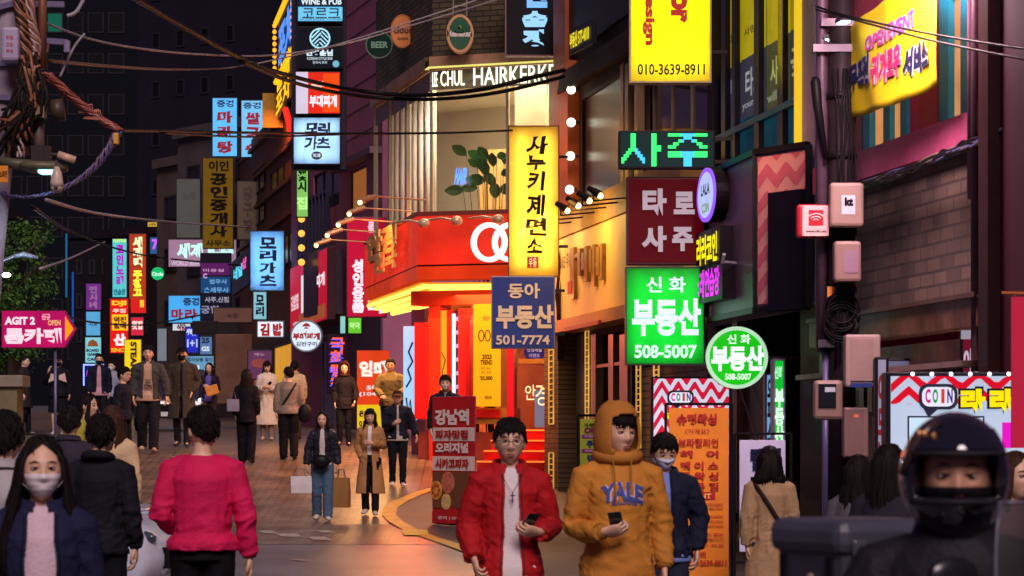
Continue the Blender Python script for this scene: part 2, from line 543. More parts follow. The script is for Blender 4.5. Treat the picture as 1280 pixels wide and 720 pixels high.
for (x0, y0, x1, y1) in [(352, 668, 378, 672), (392, 672, 414, 676), (402, 664, 420, 667), (330, 664, 348, 668), (372, 700, 384, 702), (310, 676, 326, 680)]:
    a, b, c_, d_ = on_ground(x0, y1), on_ground(x1, y1), on_ground(x1 - 8, y0), on_ground(x0 - 8, y0)
    mb.add([p + Vector((0, 0, .012)) for p in (a, b, c_, d_)], [(0, 1, 2, 3)])
kind(mb.build('road_marking', pm((170, 160, 150), .6, .5, 9)))
o = MB().add([on_ground(*p) + Vector((0, 0, .02)) for p in ((505, 671), (536, 671), (534, 664), (502, 664))], [(0, 1, 2, 3)]).build('tactile_plate', pm((215, 180, 60), .6, .4, 8))
tag(o, 'small yellow tactile plate worn into the dark pavement by the kerb line', 'plate')
# round manhole cover in the road
mp = on_ground(180, 632)
r_ = thing('manhole_cover', 'dark round iron manhole cover set in the wet road', 'manhole cover', mp + Vector((0, 0, .006)))
mb = MB()
for k in range(24):
    pass
mb.add([(.34 * math.cos(2 * PI * k / 28), .34 * math.sin(2 * PI * k / 28), .004) for k in range(28)], [tuple(range(28))])
mb.build('cover', pm((50, 46, 46), .4, .4, 8, metal=.5, bump=.5, bscale=20), r_)
mb = MB().tube([(.36 * math.cos(2 * PI * k / 28), .36 * math.sin(2 * PI * k / 28), .004) for k in range(29)], .018, 6)
mb.build('ring', pm((66, 62, 60), .45, .3), r_)

# ================================================================== BUILDINGS
class Bld:
    def __init__(s, name, label, cat, pl, dl, pr, dr, z=0, group=None):
        s.f = Fac(pl, dl, pr, dr); s.r = s.f.root(name, label, cat, z, group); s.z0 = z
    def rc(s, p0, q0, p1, q1):
        a, b, c, d = s.f.rect(p0, q0, p1, q1)
        return a, b - s.z0, c, d - s.z0
    def part(s, name, p0, q0, p1, q1, y0, y1, mat, bevel=0, par=None):
        a, b, c, d = s.rc(p0, q0, p1, q1)
        return MB().box(a, y0, b, c, y1, d).build(name, mat, par or s.r, bevel=bevel)
    def wall(s, p0, q0, p1, q1, mat, holes=(), back=8, name='wall', t=.25):
        a, b, c, d = s.rc(p0, q0, p1, q1)
        hs = [s.rc(*h) for h in holes]
        mb = wall_holes(MB(), a, c, b, d, hs, 0, t)
        mb.add([(a, 0, b), (a, back, b), (a, back, d), (a, 0, d), (c, 0, b), (c, back, b), (c, back, d), (c, 0, d)],
               [(0, 3, 2, 1), (4, 5, 6, 7), (3, 7, 6, 2), (1, 2, 6, 5)])
        return mb.build(name, mat, s.r, fix=False)
    def win(s, p0, q0, p1, q1, frame, glass, nv=1, nh=1, y=.08, fw=.05, fd=.07, name='window', inner=None, rows=None):
        a, b, c, d = s.rc(p0, q0, p1, q1)
        mb = MB()
        mb.box(a, y - fd, b, a + fw, y, d); mb.box(c - fw, y - fd, b, c, y, d)
        mb.box(a + fw, y - fd, d - fw, c - fw, y, d); mb.box(a + fw, y - fd, b, c - fw, y, b + fw)
        for i in range(1, nv):
            x = a + (c - a) * i / nv; mb.box(x - fw / 2, y - fd + .004, b + fw, x + fw / 2, y - .004, d - fw)
        for z in (rows or [b + (d - b) * j / nh for j in range(1, nh)]):
            mb.box(a + fw, y - fd + .008, z - fw / 2, c - fw, y - .008, z + fw / 2)
        w = mb.build(name, frame, s.r)
        MB().box(a + fw * .8, y - fd * .55, b + fw * .8, c - fw * .8, y - fd * .4, d - fw * .8).build('pane', glass, w)
        if inner: MB().box(a + fw * .7, y + .15, b + fw * .7, c - fw * .7, y + .17, d - fw * .7).build('curtain', inner, w)
        return w
    def room(s, p0, q0, p1, q1, depth, mat, floor=None, ceil=None, y=.25):
        a, b, c, d = s.rc(p0, q0, p1, q1)
        MB().add([(a, depth, b), (c, depth, b), (c, depth, d), (a, depth, d), (a, y, b), (c, y, b), (c, y, d), (a, y, d)],
                 [(0, 1, 2, 3), (0, 3, 7, 4), (1, 5, 6, 2), (4, 5, 1, 0), (7, 3, 2, 6)]).build('interior', mat, s.r, fix=False)
dark_glass = pm((12, 14, 22), .08, .3, 2, coat=.5)
dim_frame = pm((40, 38, 44), .45, .25)

# ---- far night towers
def block(name, label, pl, dl, pr, dr, top, depth, mat, rows, cols, wmat, lit=(), litm=None, ww=.5, wh=.45, z=None, group=None, m0=.06, skip=0, cat='building', bottom=590):
    b = Bld(name, label, cat, pl, dl, pr, dr, 0, group)
    zt = px_z(top, (dl + dr) / 2); w = b.f.w
    mb = MB().box(0, 0, -1, w, depth, zt)
    mb.build('wall', mat, b.r)
    MB().box(-.15, -.15, zt, w + .15, depth + .15, zt + .35).build('parapet', mat, b.r)
    z0 = ground_z((dl + dr) / 2) + 3
    for j in range(rows):
        for i in range(cols):
            if rows * cols > 100 and (i + j) % 2: continue
            cw = w * (1 - 2 * m0) / cols; chh = (zt - .6 - z0) / rows
            x = w * m0 + cw * (i + .5); zc = z0 + chh * (j + .5)
            m = litm if (i, j) in lit else wmat
            fb = MB()
            W2, H2 = cw * ww / 2, chh * wh / 2
            fb.box(x - W2, -.06, zc - H2, x + W2, .02, zc - H2 + .1); fb.box(x - W2, -.06, zc + H2 - .1, x + W2, .02, zc + H2)
            fb.box(x - W2, -.058, zc - H2 + .1, x - W2 + .1, .02, zc + H2 - .1); fb.box(x + W2 - .1, -.058, zc - H2 + .1, x + W2, .02, zc + H2 - .1)
            wd = fb.build('window', dim_frame, b.r)
            MB().box(x - W2 + .1, -.02, zc - H2 + .1, x + W2 - .1, .01, zc + H2 - .1).build('pane', m, wd)
    return b
block('office_tower', 'near black office tower rising behind the cable pole', -60, 230, 172, 230, -160, 30, pm((3, 7, 20), .7, .3, .3), 12, 8, pm((7, 9, 16), .6, .3), {(4, 8), (3, 6)}, em((20, 110, 90), .5, False), .8, .5)
block('apartment_tower', 'grey violet windowed concrete tower behind the blue lightboxes', 172, 170, 312, 165, -120, 25, pm((28, 24, 38), .8, .25, .4), 9, 4, pm((14, 12, 18), .6, .3), (), None, .35, .35)
block('low_building', 'dark low building at the far left end of the alley', 88, 150, 142, 150, 298, 14, pm((20, 17, 26), .8, .3, .5), 3, 3, pm((14, 16, 24), .15), {(1, 1)}, em((60, 60, 90), .5, False))
block('narrow_building', 'narrow dark building with a sloped roof cap behind the red vertical beer signs', 130, 125, 196, 122, 295, 12, pm((38, 26, 34), .8, .3, .5), 3, 2, pm((20, 16, 24), .15), (), None)
block('beige_building', 'dim beige corner building behind the dark stacked directory sign', 196, 112, 262, 108, 205, 12, pm((92, 78, 70), .8, .3, .5), 3, 2, pm((24, 20, 26), .15), {(1, 1)}, em((90, 70, 50), .6, False))
block('grey_building', 'grey rendered building carrying the twin blue lightboxes', 222, 103, 326, 98, 165, 12, pm((84, 74, 76), .8, .3, .5), 4, 3, pm((22, 20, 28), .15), (), None)
# block behind the left edge of the street, mostly hidden by the tree
block('left_building', 'dark shuttered building behind the leafy tree', -140, 72, 30, 92, 250, 10, pm((38, 34, 46), .8, .3, .5), 3, 4, pm((18, 20, 34), .15), (), None)

# ---- orange lit brown building (320-372)
bB = Bld('brown_building', 'brown panelled building washed by orange light under the yellow neon sign', 'building', 300, 98, 374, 80)
bB.wall(300, 150, 374, 640, pm((128, 84, 56), .7, .3, 1), [], 8)
for q in (165, 205, 245, 285): bB.part('ledge', 300, q, 374, q + 4, -.12, .02, pm((120, 82, 58), .7, .2))
bB.part('gable', 330, 118, 374, 150, 0, 4, pm((90, 60, 45), .7, .3))
for (p0, q0, p1, q1) in ((318, 210, 332, 240), (340, 210, 356, 240), (318, 250, 332, 280), (356, 290, 368, 330)):
    bB.win(p0, q0, p1, q1, dim_frame, pm((40, 26, 20), .15), 2, 1, y=.02)
bB.part('shopfront', 305, 425, 374, 590, -.05, .02, pm((60, 48, 44), .5, .3))
bB.win(318, 438, 342, 560, dim_frame, em((150, 90, 50), .55), 2, 2, y=-.06)
bB.win(348, 430, 372, 575, pm((120, 90, 40), .5), em((235, 165, 50), .8), 1, 1, y=-.06)
# ---- mauve building with the sign stack
bM = Bld('mauve_building', 'mauve tiled building carrying the vertical stack of shop signs', 'building', 364, 78, 478, 66)
mau = pm((176, 100, 128), .6, .2, 1.2)
bM.wall(364, -120, 478, 640, mau, [(438, 210, 458, 260), (392, 212, 424, 262)], 9)
for q in range(-90, 205, 32): bM.part('joint_line', 428, q, 478, q + 1, -.012, .01, pm((80, 50, 62), .8))
bM.part('ledge', 425, 196, 478, 204, -.3, .02, pm((120, 84, 104), .6, .2))
bM.win(438, 210, 458, 260, pm((60, 44, 60), .4), em((190, 110, 50), .55), 1, 1, y=.1)
bM.win(392, 212, 424, 262, dim_frame, pm((24, 22, 40), .15), 3, 1, y=.1)
mb = MB()
a, b, c, d = bM.rc(382, 245, 418, 318)
for i in range(9): mb.box(a + (c - a) * i / 8 - .03, -.22, b, a + (c - a) * i / 8 + .03, -.12, d)
mb.box(a, -.2, d - .08, c, -.14, d); mb.box(a, -.2, b, c, -.14, b + .08)
mb.build('louvre_screen', pm((70, 66, 92), .4, .2, metal=.4), bM.r)
bM.part('shop_panel', 406, 316, 428, 395, -.55, .02, pm((120, 104, 116), .35, .2, metal=.3))
bM.part('shopfront', 405, 400, 478, 600, -.04, .02, pm((86, 56, 72), .55, .3))
bM.win(408, 425, 440, 590, pm((110, 100, 110), .35, metal=.4), pm((40, 26, 34), .1), 2, 1, y=-.05)
bM.part('pipe', 497, 380, 500, 600, -.5, -.44, pm((170, 130, 160), .4)) if False else None

# ---- red optical shop with the hair salon above
bO = Bld('red_shop_building', 'corner building with the red optical shop below and the lit hair salon above', 'building', 520, 48, 724, 47)
oliv = brick_mat((92, 80, 50), (72, 62, 44), (40, 36, 30), 1, .26, .09, .012, .5)
concrete = pm((150, 138, 130), .7, .2, 1)
ora = pm((226, 58, 24), .45, .2, 1.5)
red = pm((214, 30, 26), .4, .15, 1.5)
side = Fac(456, 54.5, 520, 48)
def fan(a, b, c, d): return [a, b, c, d]
# upper brick storey: front and slanted side as one wall
mb = MB()
def vquad(mb, p, q, z0, z1, mi=0): mb.add([(p[0], p[1], z0), (q[0], q[1], z0), (q[0], q[1], z1), (p[0], p[1], z1)], [(0, 1, 2, 3)], mi)
L0 = bO.f.rz; inv = bO.r.matrix_basis.inverted() if False else None
RO = Matrix.Translation((bO.f.a.x, bO.f.a.y, 0)) @ Matrix.Rotation(bO.f.rz, 4, 'Z')
RI = RO.inverted()
def lo(v): return RI @ Vector(v)
cA = lo((px_x(470, 53.5), 53.5, 0)); cB = lo((px_x(540, 48), 48, 0)); cC = lo((px_x(724, 47), 47, 0))
zb = px_z(84, 48); zt = px_z(-60, 48)
vquad(mb, cA, cB, zb, zt); vquad(mb, cB, cC, zb, zt)
mb.add([(cA.x, cA.y, zb), (cB.x, cB.y, zb), (cC.x, cC.y, zb), (cC.x, cC.y + 6, zb), (cA.x, cA.y + 3, zb)], [(4, 3, 2, 1, 0)])
mb.build('upper_wall', oliv, bO.r, fix=False)
# blue curtain window strip above the brick on the left
MB().box(.0, -.05, zt - 1.2, 1.2, .3, zt).build('upper_window', pm((60, 66, 110), .4, .3, 6, stretch=(20, 1, .3)), bO.r) if False else None
# soffit light trim around the salon bay
mb = MB()
o_ = Vector((0, -.12, 0))
for (p, q) in ((cA, cB), (cB, cC)):
    mb.tube([Vector((p.x, p.y - .1, zb - .02)), Vector((q.x, q.y - .1, zb - .02))], .028, 6)
mb.build('light_trim', em((235, 225, 120), 1.0, False, 0), bO.r)
mb = MB()
for (p, q) in ((cA, cB), (cB, cC)):
    d_ = (q - p).normalized(); n_ = Vector((d_.y, -d_.x, 0))
    vs = []
    for (z, t) in ((zb - .05, .12), (zb - .05, -.1), (zb + .16, -.1), (zb + .16, .12)):
        vs += [(p.x + n_.x * t, p.y + n_.y * t, z), (q.x + n_.x * t, q.y + n_.y * t, z)]
    mb.add(vs, [(0, 1, 3, 2), (2, 3, 5, 4), (4, 5, 7, 6), (6, 7, 1, 0)])
mb.build('cornice', pm((170, 130, 100), .6, .2), bO.r)
# salon room
z1 = px_z(272, 48)
beige = pm((226, 216, 196), .7, .08, 1)
mb = MB()
mb.add([(cA.x + .3, cA.y + 1.6, z1), (cC.x, cC.y + 4.2, z1), (cC.x, cC.y + 4.2, zb), (cA.x + .3, cA.y + 1.6, zb), (cC.x - .02, cC.y + .05, z1), (cC.x - .02, cC.y + .05, zb)],
       [(0, 1, 2, 3), (1, 4, 5, 2)])
mb.add([(cA.x, cA.y, z1), (cB.x, cB.y, z1), (cC.x, cC.y, z1), (cC.x, cC.y + 4.3, z1), (cA.x, cA.y + 2, z1)], [(0, 1, 2, 3, 4)])
mb.add([(cA.x, cA.y, zb - .02), (cB.x, cB.y, zb - .02), (cC.x, cC.y, zb - .02), (cC.x, cC.y + 4.3, zb - .02), (cA.x, cA.y + 2, zb - .02)], [(4, 3, 2, 1, 0)])
mb.build('salon_interior', beige, bO.r, fix=False)
xq = lambda p: bO.f.x(p)
MB().box(xq(612), 1.2, z1, xq(650), 1.5, zb - .03).build('salon_column', pm((196, 180, 150), .6, .15), bO.r)
MB().box(xq(545), 2.0, z1, xq(604), 2.1, z1 + 1.3).build('salon_counter', pm((190, 150, 90), .5, .2), bO.r)
for (px, dy) in ((560, 1.0), (575, 1.6), (585, .7), (640, 1.0), (668, .8), (690, 1.2)):
    mb = MB(); x = xq(px); mb.add([(x + .09 * math.cos(k * PI / 6), dy + .09 * math.sin(k * PI / 6), zb - .04) for k in range(12)], [tuple(range(11, -1, -1))])
    mb.build('downlight', em((255, 240, 200), 3.0, False, 0), bO.r, fix=False)
lamp('salon_light', 'AREA', (xq(610), 1.8, zb - .12), 230, (255, 244, 226), bO.r, 2.4, (0, 0, 0))
lamp('salon_light', 'AREA', (xq(560), .9, zb - .12), 190, (255, 244, 226), bO.r, .7, (0, 0, 0))
# glass and frames
sgl = glass_mat((235, 225, 205), .07)
fr_m = pm((200, 190, 160), .35, .15, metal=.5)
nseg = 3
wd = MB().box(cB.x - .02, cB.y - .028, z1, cB.x + .02, cB.y + .03, z1 + .06).build('salon_window', fr_m, bO.r)
for t in (0, .52, 1):
    p = cB.lerp(cC, t); MB().box(p.x - .025, p.y - .03, z1, p.x + .025, p.y + .03, zb - .06).build('post', fr_m, wd)
for t in (0, .3, .62):
    p = cA.lerp(cB, t); MB().box(p.x - .03, p.y - .04, z1, p.x + .03, p.y + .03, zb - .06).build('post', fr_m, wd)
mb = MB(); vquad(mb, cB + Vector((0, .01, 0)), cC + Vector((0, .01, 0)), z1, zb - .06); mb.build('pane', sgl, wd, fix=False)
mb = MB(); vquad(mb, cA + Vector((0, .01, 0)), cB + Vector((0, .01, 0)), z1, zb - .06); mb.build('pane', glass_mat((215, 210, 210), .10), wd, fix=False)
zh = px_z(113, 48)
hb = MB()
for (p, q) in ((cA, cB), (cB, cC)):
    vquad(hb, p + Vector((0, -.012, 0)), q + Vector((0, -.012, 0)), zh, zb - .06)
hb.build('header_band', pm((122, 112, 84), .35, .2, 1.5), bO.r, fix=False)
# vertical curtain folds behind the slanted pane
mb = MB()
for k in range(8):
    p = cA.lerp(cB, .06 + .11 * k) + Vector((.12, .25, 0)); mb.tube([(p.x, p.y, z1), (p.x, p.y, zb - .06)], .05, 8)
mb.build('curtain', pm((206, 194, 180), .8, .2, stretch=(3, 3, .4)), bO.r, smooth=True)
# band under the salon
mb = MB()
for (p, q) in ((cA, cB), (cB, cC)):
    d_ = (q - p).normalized(); n_ = Vector((d_.y, -d_.x, 0)); vs = []
    for (z, t) in ((z1 - .18, .1), (z1 - .18, -.3), (z1, -.3), (z1, .1)):
        vs += [(p.x + n_.x * t, p.y + n_.y * t, z), (q.x + n_.x * t, q.y + n_.y * t, z)]
    mb.add(vs, [(0, 1, 3, 2), (2, 3, 5, 4), (4, 5, 7, 6), (6, 7, 1, 0)])
mb.build('sill_band', pm((120, 108, 104), .5, .2), bO.r)
# red fascia: two faces
zf0, zf1, zf2 = px_z(274, 48), px_z(336, 48), px_z(352, 48)
sA = lo((px_x(456, 54.5), 54.5, 0)); sB = lo((px_x(521, 47.4), 47.4, 0)); sC = lo((px_x(724, 46.4), 46.4, 0))
def fascia(nm, za, zb_, mat, push=0.0, th=.5):
    mb = MB()
    k = Vector((0, -push, 0))
    a, b, c = sA + k, sB + k, sC + k
    a2, b2, c2 = a + Vector((th, .25, 0)), b + Vector((.1, th, 0)), c + Vector((0, th, 0))
    n = [a, b, c, c2, b2, a2]
    vs = [(p.x, p.y, za) for p in n] + [(p.x, p.y, zb_) for p in n]
    fs = [(0, 1, 7, 6), (1, 2, 8, 7), (2, 3, 9, 8), (3, 4, 10, 9), (4, 5, 11, 10), (5, 0, 6, 11), (6, 7, 10, 11), (7, 8, 9, 10), (5, 4, 1, 0), (4, 3, 2, 1)]
    mb.add(vs, fs)
    return mb.build(nm, mat, bO.r)
red_glow = em((232, 50, 30), .75, True, .12)  # glow put into the fascia colour, standing in for light from its spots
fascia('fascia', zf1 + .03, zf0, red_glow)
fascia('fascia_trim', zf1, zf1 + .028, pm((40, 20, 20), .5), -.03)
fascia('lower_fascia', zf2, zf1 - .002, em((226, 62, 22), .62, True, .12), .01)  # lower band glows too, its spot-lit brightness put into the colour
fascia('fascia_cap', zf0 + .002, zf0 + .07, pm((120, 50, 40), .5), .05)
# sloped soffit with light strips
so = [lo(at(457, 378, 54.4)), lo(at(523, 353, 47.5)), lo(at(724, 352, 46.5)), lo(at(724, 362, 48.3)), lo(at(600, 366, 48.9)), lo(at(494, 390, 54.8))]
MB().add(so, [(0, 1, 4, 5), (1, 2, 3, 4)]).build('soffit', pm((222, 150, 40), .5, .2), bO.r)
for t in (.10, .36, .62, .9):
    a = so[0].lerp(so[5], t); b = so[1].lerp(so[4], t); c = so[2].lerp(so[3], t)
    dn = Vector((0, 0, -.05))
    MB().tube([a + dn, b + dn, c + dn], .04, 6).build('light_strip', em((255, 214, 84), 2.2, True, 0), bO.r)
# ground floor shopfront pieces
def op(name, p0, q0, p1, q1, y0, y1, m, bev=0): return bO.part(name, p0, q0, p1, q1, y0, y1, m, bev)
op('rear_wall', 470, 352, 724, 600, 2.6, 2.9, pm((196, 110, 74), .6, .3, 3))
op('shop_floor', 520, 540, 724, 600, .1, 2.6, pm((150, 60, 40), .5))
op('pier', 497, 385, 514, 592, .6, .9, pm((120, 84, 110), .5))
op('lit_panel', 507, 408, 522, 525, -.1, -.02, em((150, 205, 250), .95))
write_text('ſ∿', *bO.rc(509, 425, 521, 470)[:2], bO.rc(509, 425, 521, 470)[2], bO.rc(509, 425, 521, 470)[3], -.11, pm((20, 24, 40)), bO.r) if False else None
mb = MB()
def sq(px, py): return Vector((xq(px), -.112, px_z(py, 48)))
mb.tube([sq(519, 428), sq(514, 440), sq(519, 452), sq(513, 462), sq(517, 474), sq(511, 484)], .016, 5)
mb.tube([sq(511, 497), sq(513, 515), sq(516, 500), sq(518, 518)], .014, 5)
mb.build('lettering', pm((24, 26, 44), .5), bO.r)
op('panel_frame', 522, 404, 536, 524, -.14, .3, red)
op('orange_pier', 536, 372, 550, 592, .0, .5, ora)
op('lintel', 514, 362, 724, 380, -.02, .5, ora)
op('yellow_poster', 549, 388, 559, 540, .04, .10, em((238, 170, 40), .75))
mb = MB(); mb.tube([sq(551, 440) + Vector((0, .13, 0)), sq(556, 450) + Vector((0, .13, 0)), sq(552, 466) + Vector((0, .13, 0)), sq(557, 480) + Vector((0, .13, 0))], .01, 5); mb.build('drawing', pm((90, 60, 20)), bO.r)
op('door_frame', 559, 388, 565, 580, -.02, .3, red)
op('led_strip', 566, 392, 569, 556, -.03, .02, em((200, 215, 255), 1.6))
op('display_shelf', 569, 386, 575, 560, .05, .3, pm((40, 34, 60), .3))
for k in range(9): op('display_glasses', 569.5, 396 + k * 17, 574.5, 401 + k * 17, -.01, .05, em((170, 180, 220), .8, False))
op('door_frame', 575, 386, 591, 575, -.08, .3, red)
op('door_frame', 586, 400, 591, 560, -.14, -.082, pm((150, 16, 18), .4))
op('brown_pier', 625, 372, 636, 540, .0, .4, pm((120, 74, 30), .5, .2))
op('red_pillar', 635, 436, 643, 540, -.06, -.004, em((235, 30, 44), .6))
op('orange_pier', 590, 372, 626, 386, -.01, .4, ora)
op('base', 590, 510, 640, 530, -.02, .4, pm((160, 110, 40), .5))
op('base_strip', 592, 512, 626, 522, -.05, -.021, red)
# optical window with shelves
op('interior_back', 643, 372, 722, 545, 1.5, 1.6, pm((196, 184, 170), .6, .25, 3))
op('shelf', 643, 448, 686, 454, .2, 1.4, pm((230, 180, 80), .5))
for k, (p, q, c) in enumerate(((646, 404, (90, 170, 220)), (660, 420, (230, 230, 235)), (672, 408, (60, 130, 170)), (684, 424, (210, 120, 60)), (650, 428, (240, 240, 240)), (678, 438, (70, 160, 200)), (664, 440, (40, 90, 150)), (690, 400, (220, 200, 180)))):
    op('display_box', p, q, p + 9, q + 9, .6 + .1 * (k % 3), .9 + .1 * (k % 3), pm(c, .4))
op('window_rail', 643, 424, 722, 426, .05, .08, pm((220, 220, 220), .3, metal=.6))
op('shop_window', 643, 372, 722, 540, .02, .035, glass_mat((240, 235, 225), .08))
op('notice_panel', 669, 488, 703, 534, -.03, .0, em((120, 134, 168), .55))
lamp('shop_light', 'AREA', (xq(680), .9, px_z(376, 48)), 60, (255, 232, 205), bO.r, .9)
lamp('shop_light', 'AREA', (xq(545), -.5, px_z(384, 48)), 110, (255, 90, 40), bO.r, 1.6, (math.radians(-20), 0, 0))
lamp('awning_light', 'AREA', lo(at(492, 392, 50)), 210, (255, 186, 110), bO.r, 1.8)
lamp('awning_light', 'AREA', (xq(640), -.9, px_z(366, 47)), 160, (255, 180, 105), bO.r, 2.0)
# goose neck lamps over the fascia
for (px, py, d_, fl) in ((530, 279, 46.6, 0), (571, 276, 46.5, 0), (623, 274, 46.3, 0)):
    p = lo(at(px, py, d_)); mb = MB()
    mb.tube([p + Vector((-.7, .45, .06)), p + Vector((-.3, .1, .06)), p], .02, 6); mb.ball(p, (.1, .1, .08), 10)
    g = mb.build('fascia_lamp', pm((230, 190, 150), .4, metal=.3), bO.r, smooth=True)
    lamp('fascia_light', 'SPOT', p + Vector((0, -.1, -.1)), 26, (255, 120, 60), g, .08, (math.radians(20), 0, 0), 2.4)
for k in range(5):
    t = k / 4
    a = Vector((px_x(470 + 62 * t, 52.5 - 5 * t), 52.5 - 5 * t, px_z(301 - 25 * t, 52)))
    tip = a + Vector((-.95, -.5, .03)); mb = MB()
    mb.tube([lo(a), lo(tip)], .014, 6); mb.tube([lo(tip + Vector((.15, .05, 0))), lo(tip + Vector((-.12, -.1, -.1)))], .04, 8)
    g = mb.build('arm_lamp', pm((200, 150, 110), .35, metal=.5), bO.r)
    MB().ball(lo(tip + Vector((-.1, -.1, -.12))), .045, 8).build('bulb', em((255, 220, 150), 3, False, 0), g)
lamp('fascia_light', 'AREA', lo(Vector((px_x(462, 49.2), 49.2, px_z(300, 50)))), 30, (255, 130, 60), bO.r, 1.0, (math.radians(60), 0, math.radians(-50) - bO.f.rz))
# front steps
zs = [px_z(q, 46.6) for q in (588, 575, 562, 549, 536)]
st = thing('red_steps', 'flight of red carpeted steps with lit edges up to the optical shop', 'steps', (px_x(596, 46.2), 46.2, 0), bO.f.rz)
w = px_x(706, 46.2) - px_x(596, 46.2)
for k in range(4):
    s_ = MB().box(0, .32 * k, zs[k] - .25, w, 1.6, zs[k + 1] - .002).build('step', pm((216, 26, 24), .5, .2), st)
    MB().box(0, .32 * k - .012, zs[k + 1] - .035, w, .32 * k - .002, zs[k + 1] - .01).build('light_strip', em((255, 130, 50), 1.2, True, 0), s_)

# ---- yellow shop and upper floors over it
bY = Bld('yellow_shop_building', 'long building with the yellow canopied restaurant front and dark upper windows', 'building', 703, 45.4, 890, 35.0)
ywall = pm((60, 48, 46), .7, .3)
bY.wall(703, -140, 890, 640, ywall, [(722, 418, 784, 640), (728, 105, 778, 255), (790, 80, 884, 196), (790, 420, 884, 640)], 7)
bY.part('column', 700, 84, 724, 282, -.18, .02, pm((206, 92, 28), .5, .2))
bY.part('upper_column', 701, -60, 716, 84, -.12, .02, pm((180, 88, 34), .5, .2))
for (px, py) in ((714, 112), (714, 153), (713, 195), (712, 237)):
    p = RO.inverted() @ at(px, py, 44.5)
    q = Matrix.Rotation(-bY.f.rz, 4, 'Z') @ (at(px, py, bY.f.d(px) - 1.0) - Vector((bY.f.a.x, bY.f.a.y, 0)))
    g = MB().ball(q, .07, 14).build('globe_lamp', em((255, 244, 214), 2.5, True, 0), bY.r, smooth=True)
    MB().tube([q, q + Vector((0, .12, 0))], .03, 8).build('lamp_holder', pm((90, 70, 50), .4), g)
for (p0, p1) in ((728, 778),):
    bY.win(p0, 105, p1, 255, pm((60, 44, 36), .5), pm((36, 28, 24), .25), 1, 1, y=.06)
bY.win(790, 80, 884, 196, pm((150, 132, 110), .4, .2, metal=.4), pm((24, 26, 28), .08), 4, 1, y=.12)
for p in (782, 788, 800): bY.part('mullion', p, 80, p + 4, 262, -.08, .02, pm((170, 140, 100), .35, .2, metal=.5))
# sloping dark awning above
aw = [at(696, 118, 44.6), at(794, 58, 38.6), at(794, 30, 38.6), at(700, 92, 44.6)]
BI = (Matrix.Translation((bY.f.a.x, bY.f.a.y, 0)) @ Matrix.Rotation(bY.f.rz, 4, 'Z')).inverted()
aw = [BI @ p for p in aw]; bk_ = Vector((.12, .35, .05))
MB().add([*aw, *[p + bk_ for p in aw]], [(0, 1, 2, 3), (7, 6, 5, 4), (0, 4, 5, 1), (1, 5, 6, 2), (2, 6, 7, 3), (3, 7, 4, 0)]).build('awning', pm((50, 40, 38), .6, .3), bY.r)
bY.part('upper_dark_panel', 716, -60, 790, 44, -.06, .02, pm((34, 26, 28), .4, .3))
bY.part('fascia', 704, 300, 884, 404, -.32, .02, pm((232, 196, 116), .55, .1, 1)) if False else None
x0, x1 = bY.f.x(704), bY.f.x(884)
zA, zB = bY.f.z(748, 290), bY.f.z(748, 396)
MB().box(x0, -.3, zB, x1, .02, zA).build('fascia', pm((236, 196, 110), .5, .08, 1), bY.r, bevel=.01)
MB().box(x0 - .05, -.38, zB - .18, x1, .02, zB - .002).build('fascia_rail', pm((190, 120, 52), .5, .2), bY.r)
MB().box(x0 - .05, -.34, zA + .002, x1, .02, zA + .42).build('upper_beam', pm((196, 140, 70), .6, .2), bY.r)
# raised name on the fascia: tall wooden strokes
mb = MB()
for (p, q0, q1, wd) in ((742, 310, 374, 5), (752, 311, 345, 3), (757, 316, 338, 3), (761, 308, 352, 3), (767, 312, 340, 3), (771, 306, 358, 3), (776, 309, 344, 4), (781, 305, 350, 3)):
    bx = bY.rc(p, q0, p + wd, q1); mb.box(bx[0], -.36, bx[1], bx[2], -.302, bx[3])
for (p0, q, p1) in ((752, 322, 763, ), (767, 330, 776), (744, 318, 752), (776, 322, 784)):
    bx = bY.rc(p0, q, p1, q + 5); mb.box(bx[0], -.352, bx[1], bx[2], -.302, bx[3])
mb.build('lettering', pm((150, 104, 36), .4, .3, metal=.4), bY.r)
bx = bY.rc(740, 352, 745, 368); MB().box(bx[0], -.372, bx[1], bx[2], -.362, bx[3]).build('red_stamp', pm((200, 40, 40)), bY.r)
bx = bY.rc(713, 320, 740, 338); write_text('POKESAKE 우동', bx[0], bx[1], bx[2], bx[3], -.31, pm((120, 84, 40)), bY.r, bold=.01)
# lamp arms over the fascia
for k in range(6):
    px = 738 + 15 * k
    X = bY.f.x(px); Zp = zA + .12
    mb = MB(); mb.tube([(X + .3, -.3, Zp + .05), (X, -.78, Zp + .02)], .012, 6)
    mb.tube([(X, -.78, Zp + .02), (X, -.78, Zp + .14)], .012, 6)
    mb.tube([(X - .05, -.84, Zp + .2), (X + .03, -.70, Zp + .1)], [.035, .06], 8)
    g = mb.build('arm_lamp', pm((44, 34, 28), .4, metal=.5), bY.r)
    MB().ball((X + .03, -.69, Zp + .085), .045, 8).build('bulb', em((255, 225, 150), 3.5, False, 0), g)
for t in (.18, .42, .68): lamp('fascia_light', 'AREA', (x0 + (x1 - x0) * t * .75, -1.05, zA + .1), 26, (255, 206, 120), bY.r, .6, (math.radians(38), 0, 0))
lamp('column_light', 'AREA', (bY.f.x(720), -1.0, bY.f.z(720, 180)), 7, (255, 170, 90), bY.r, .8, (math.radians(90), 0, 0))
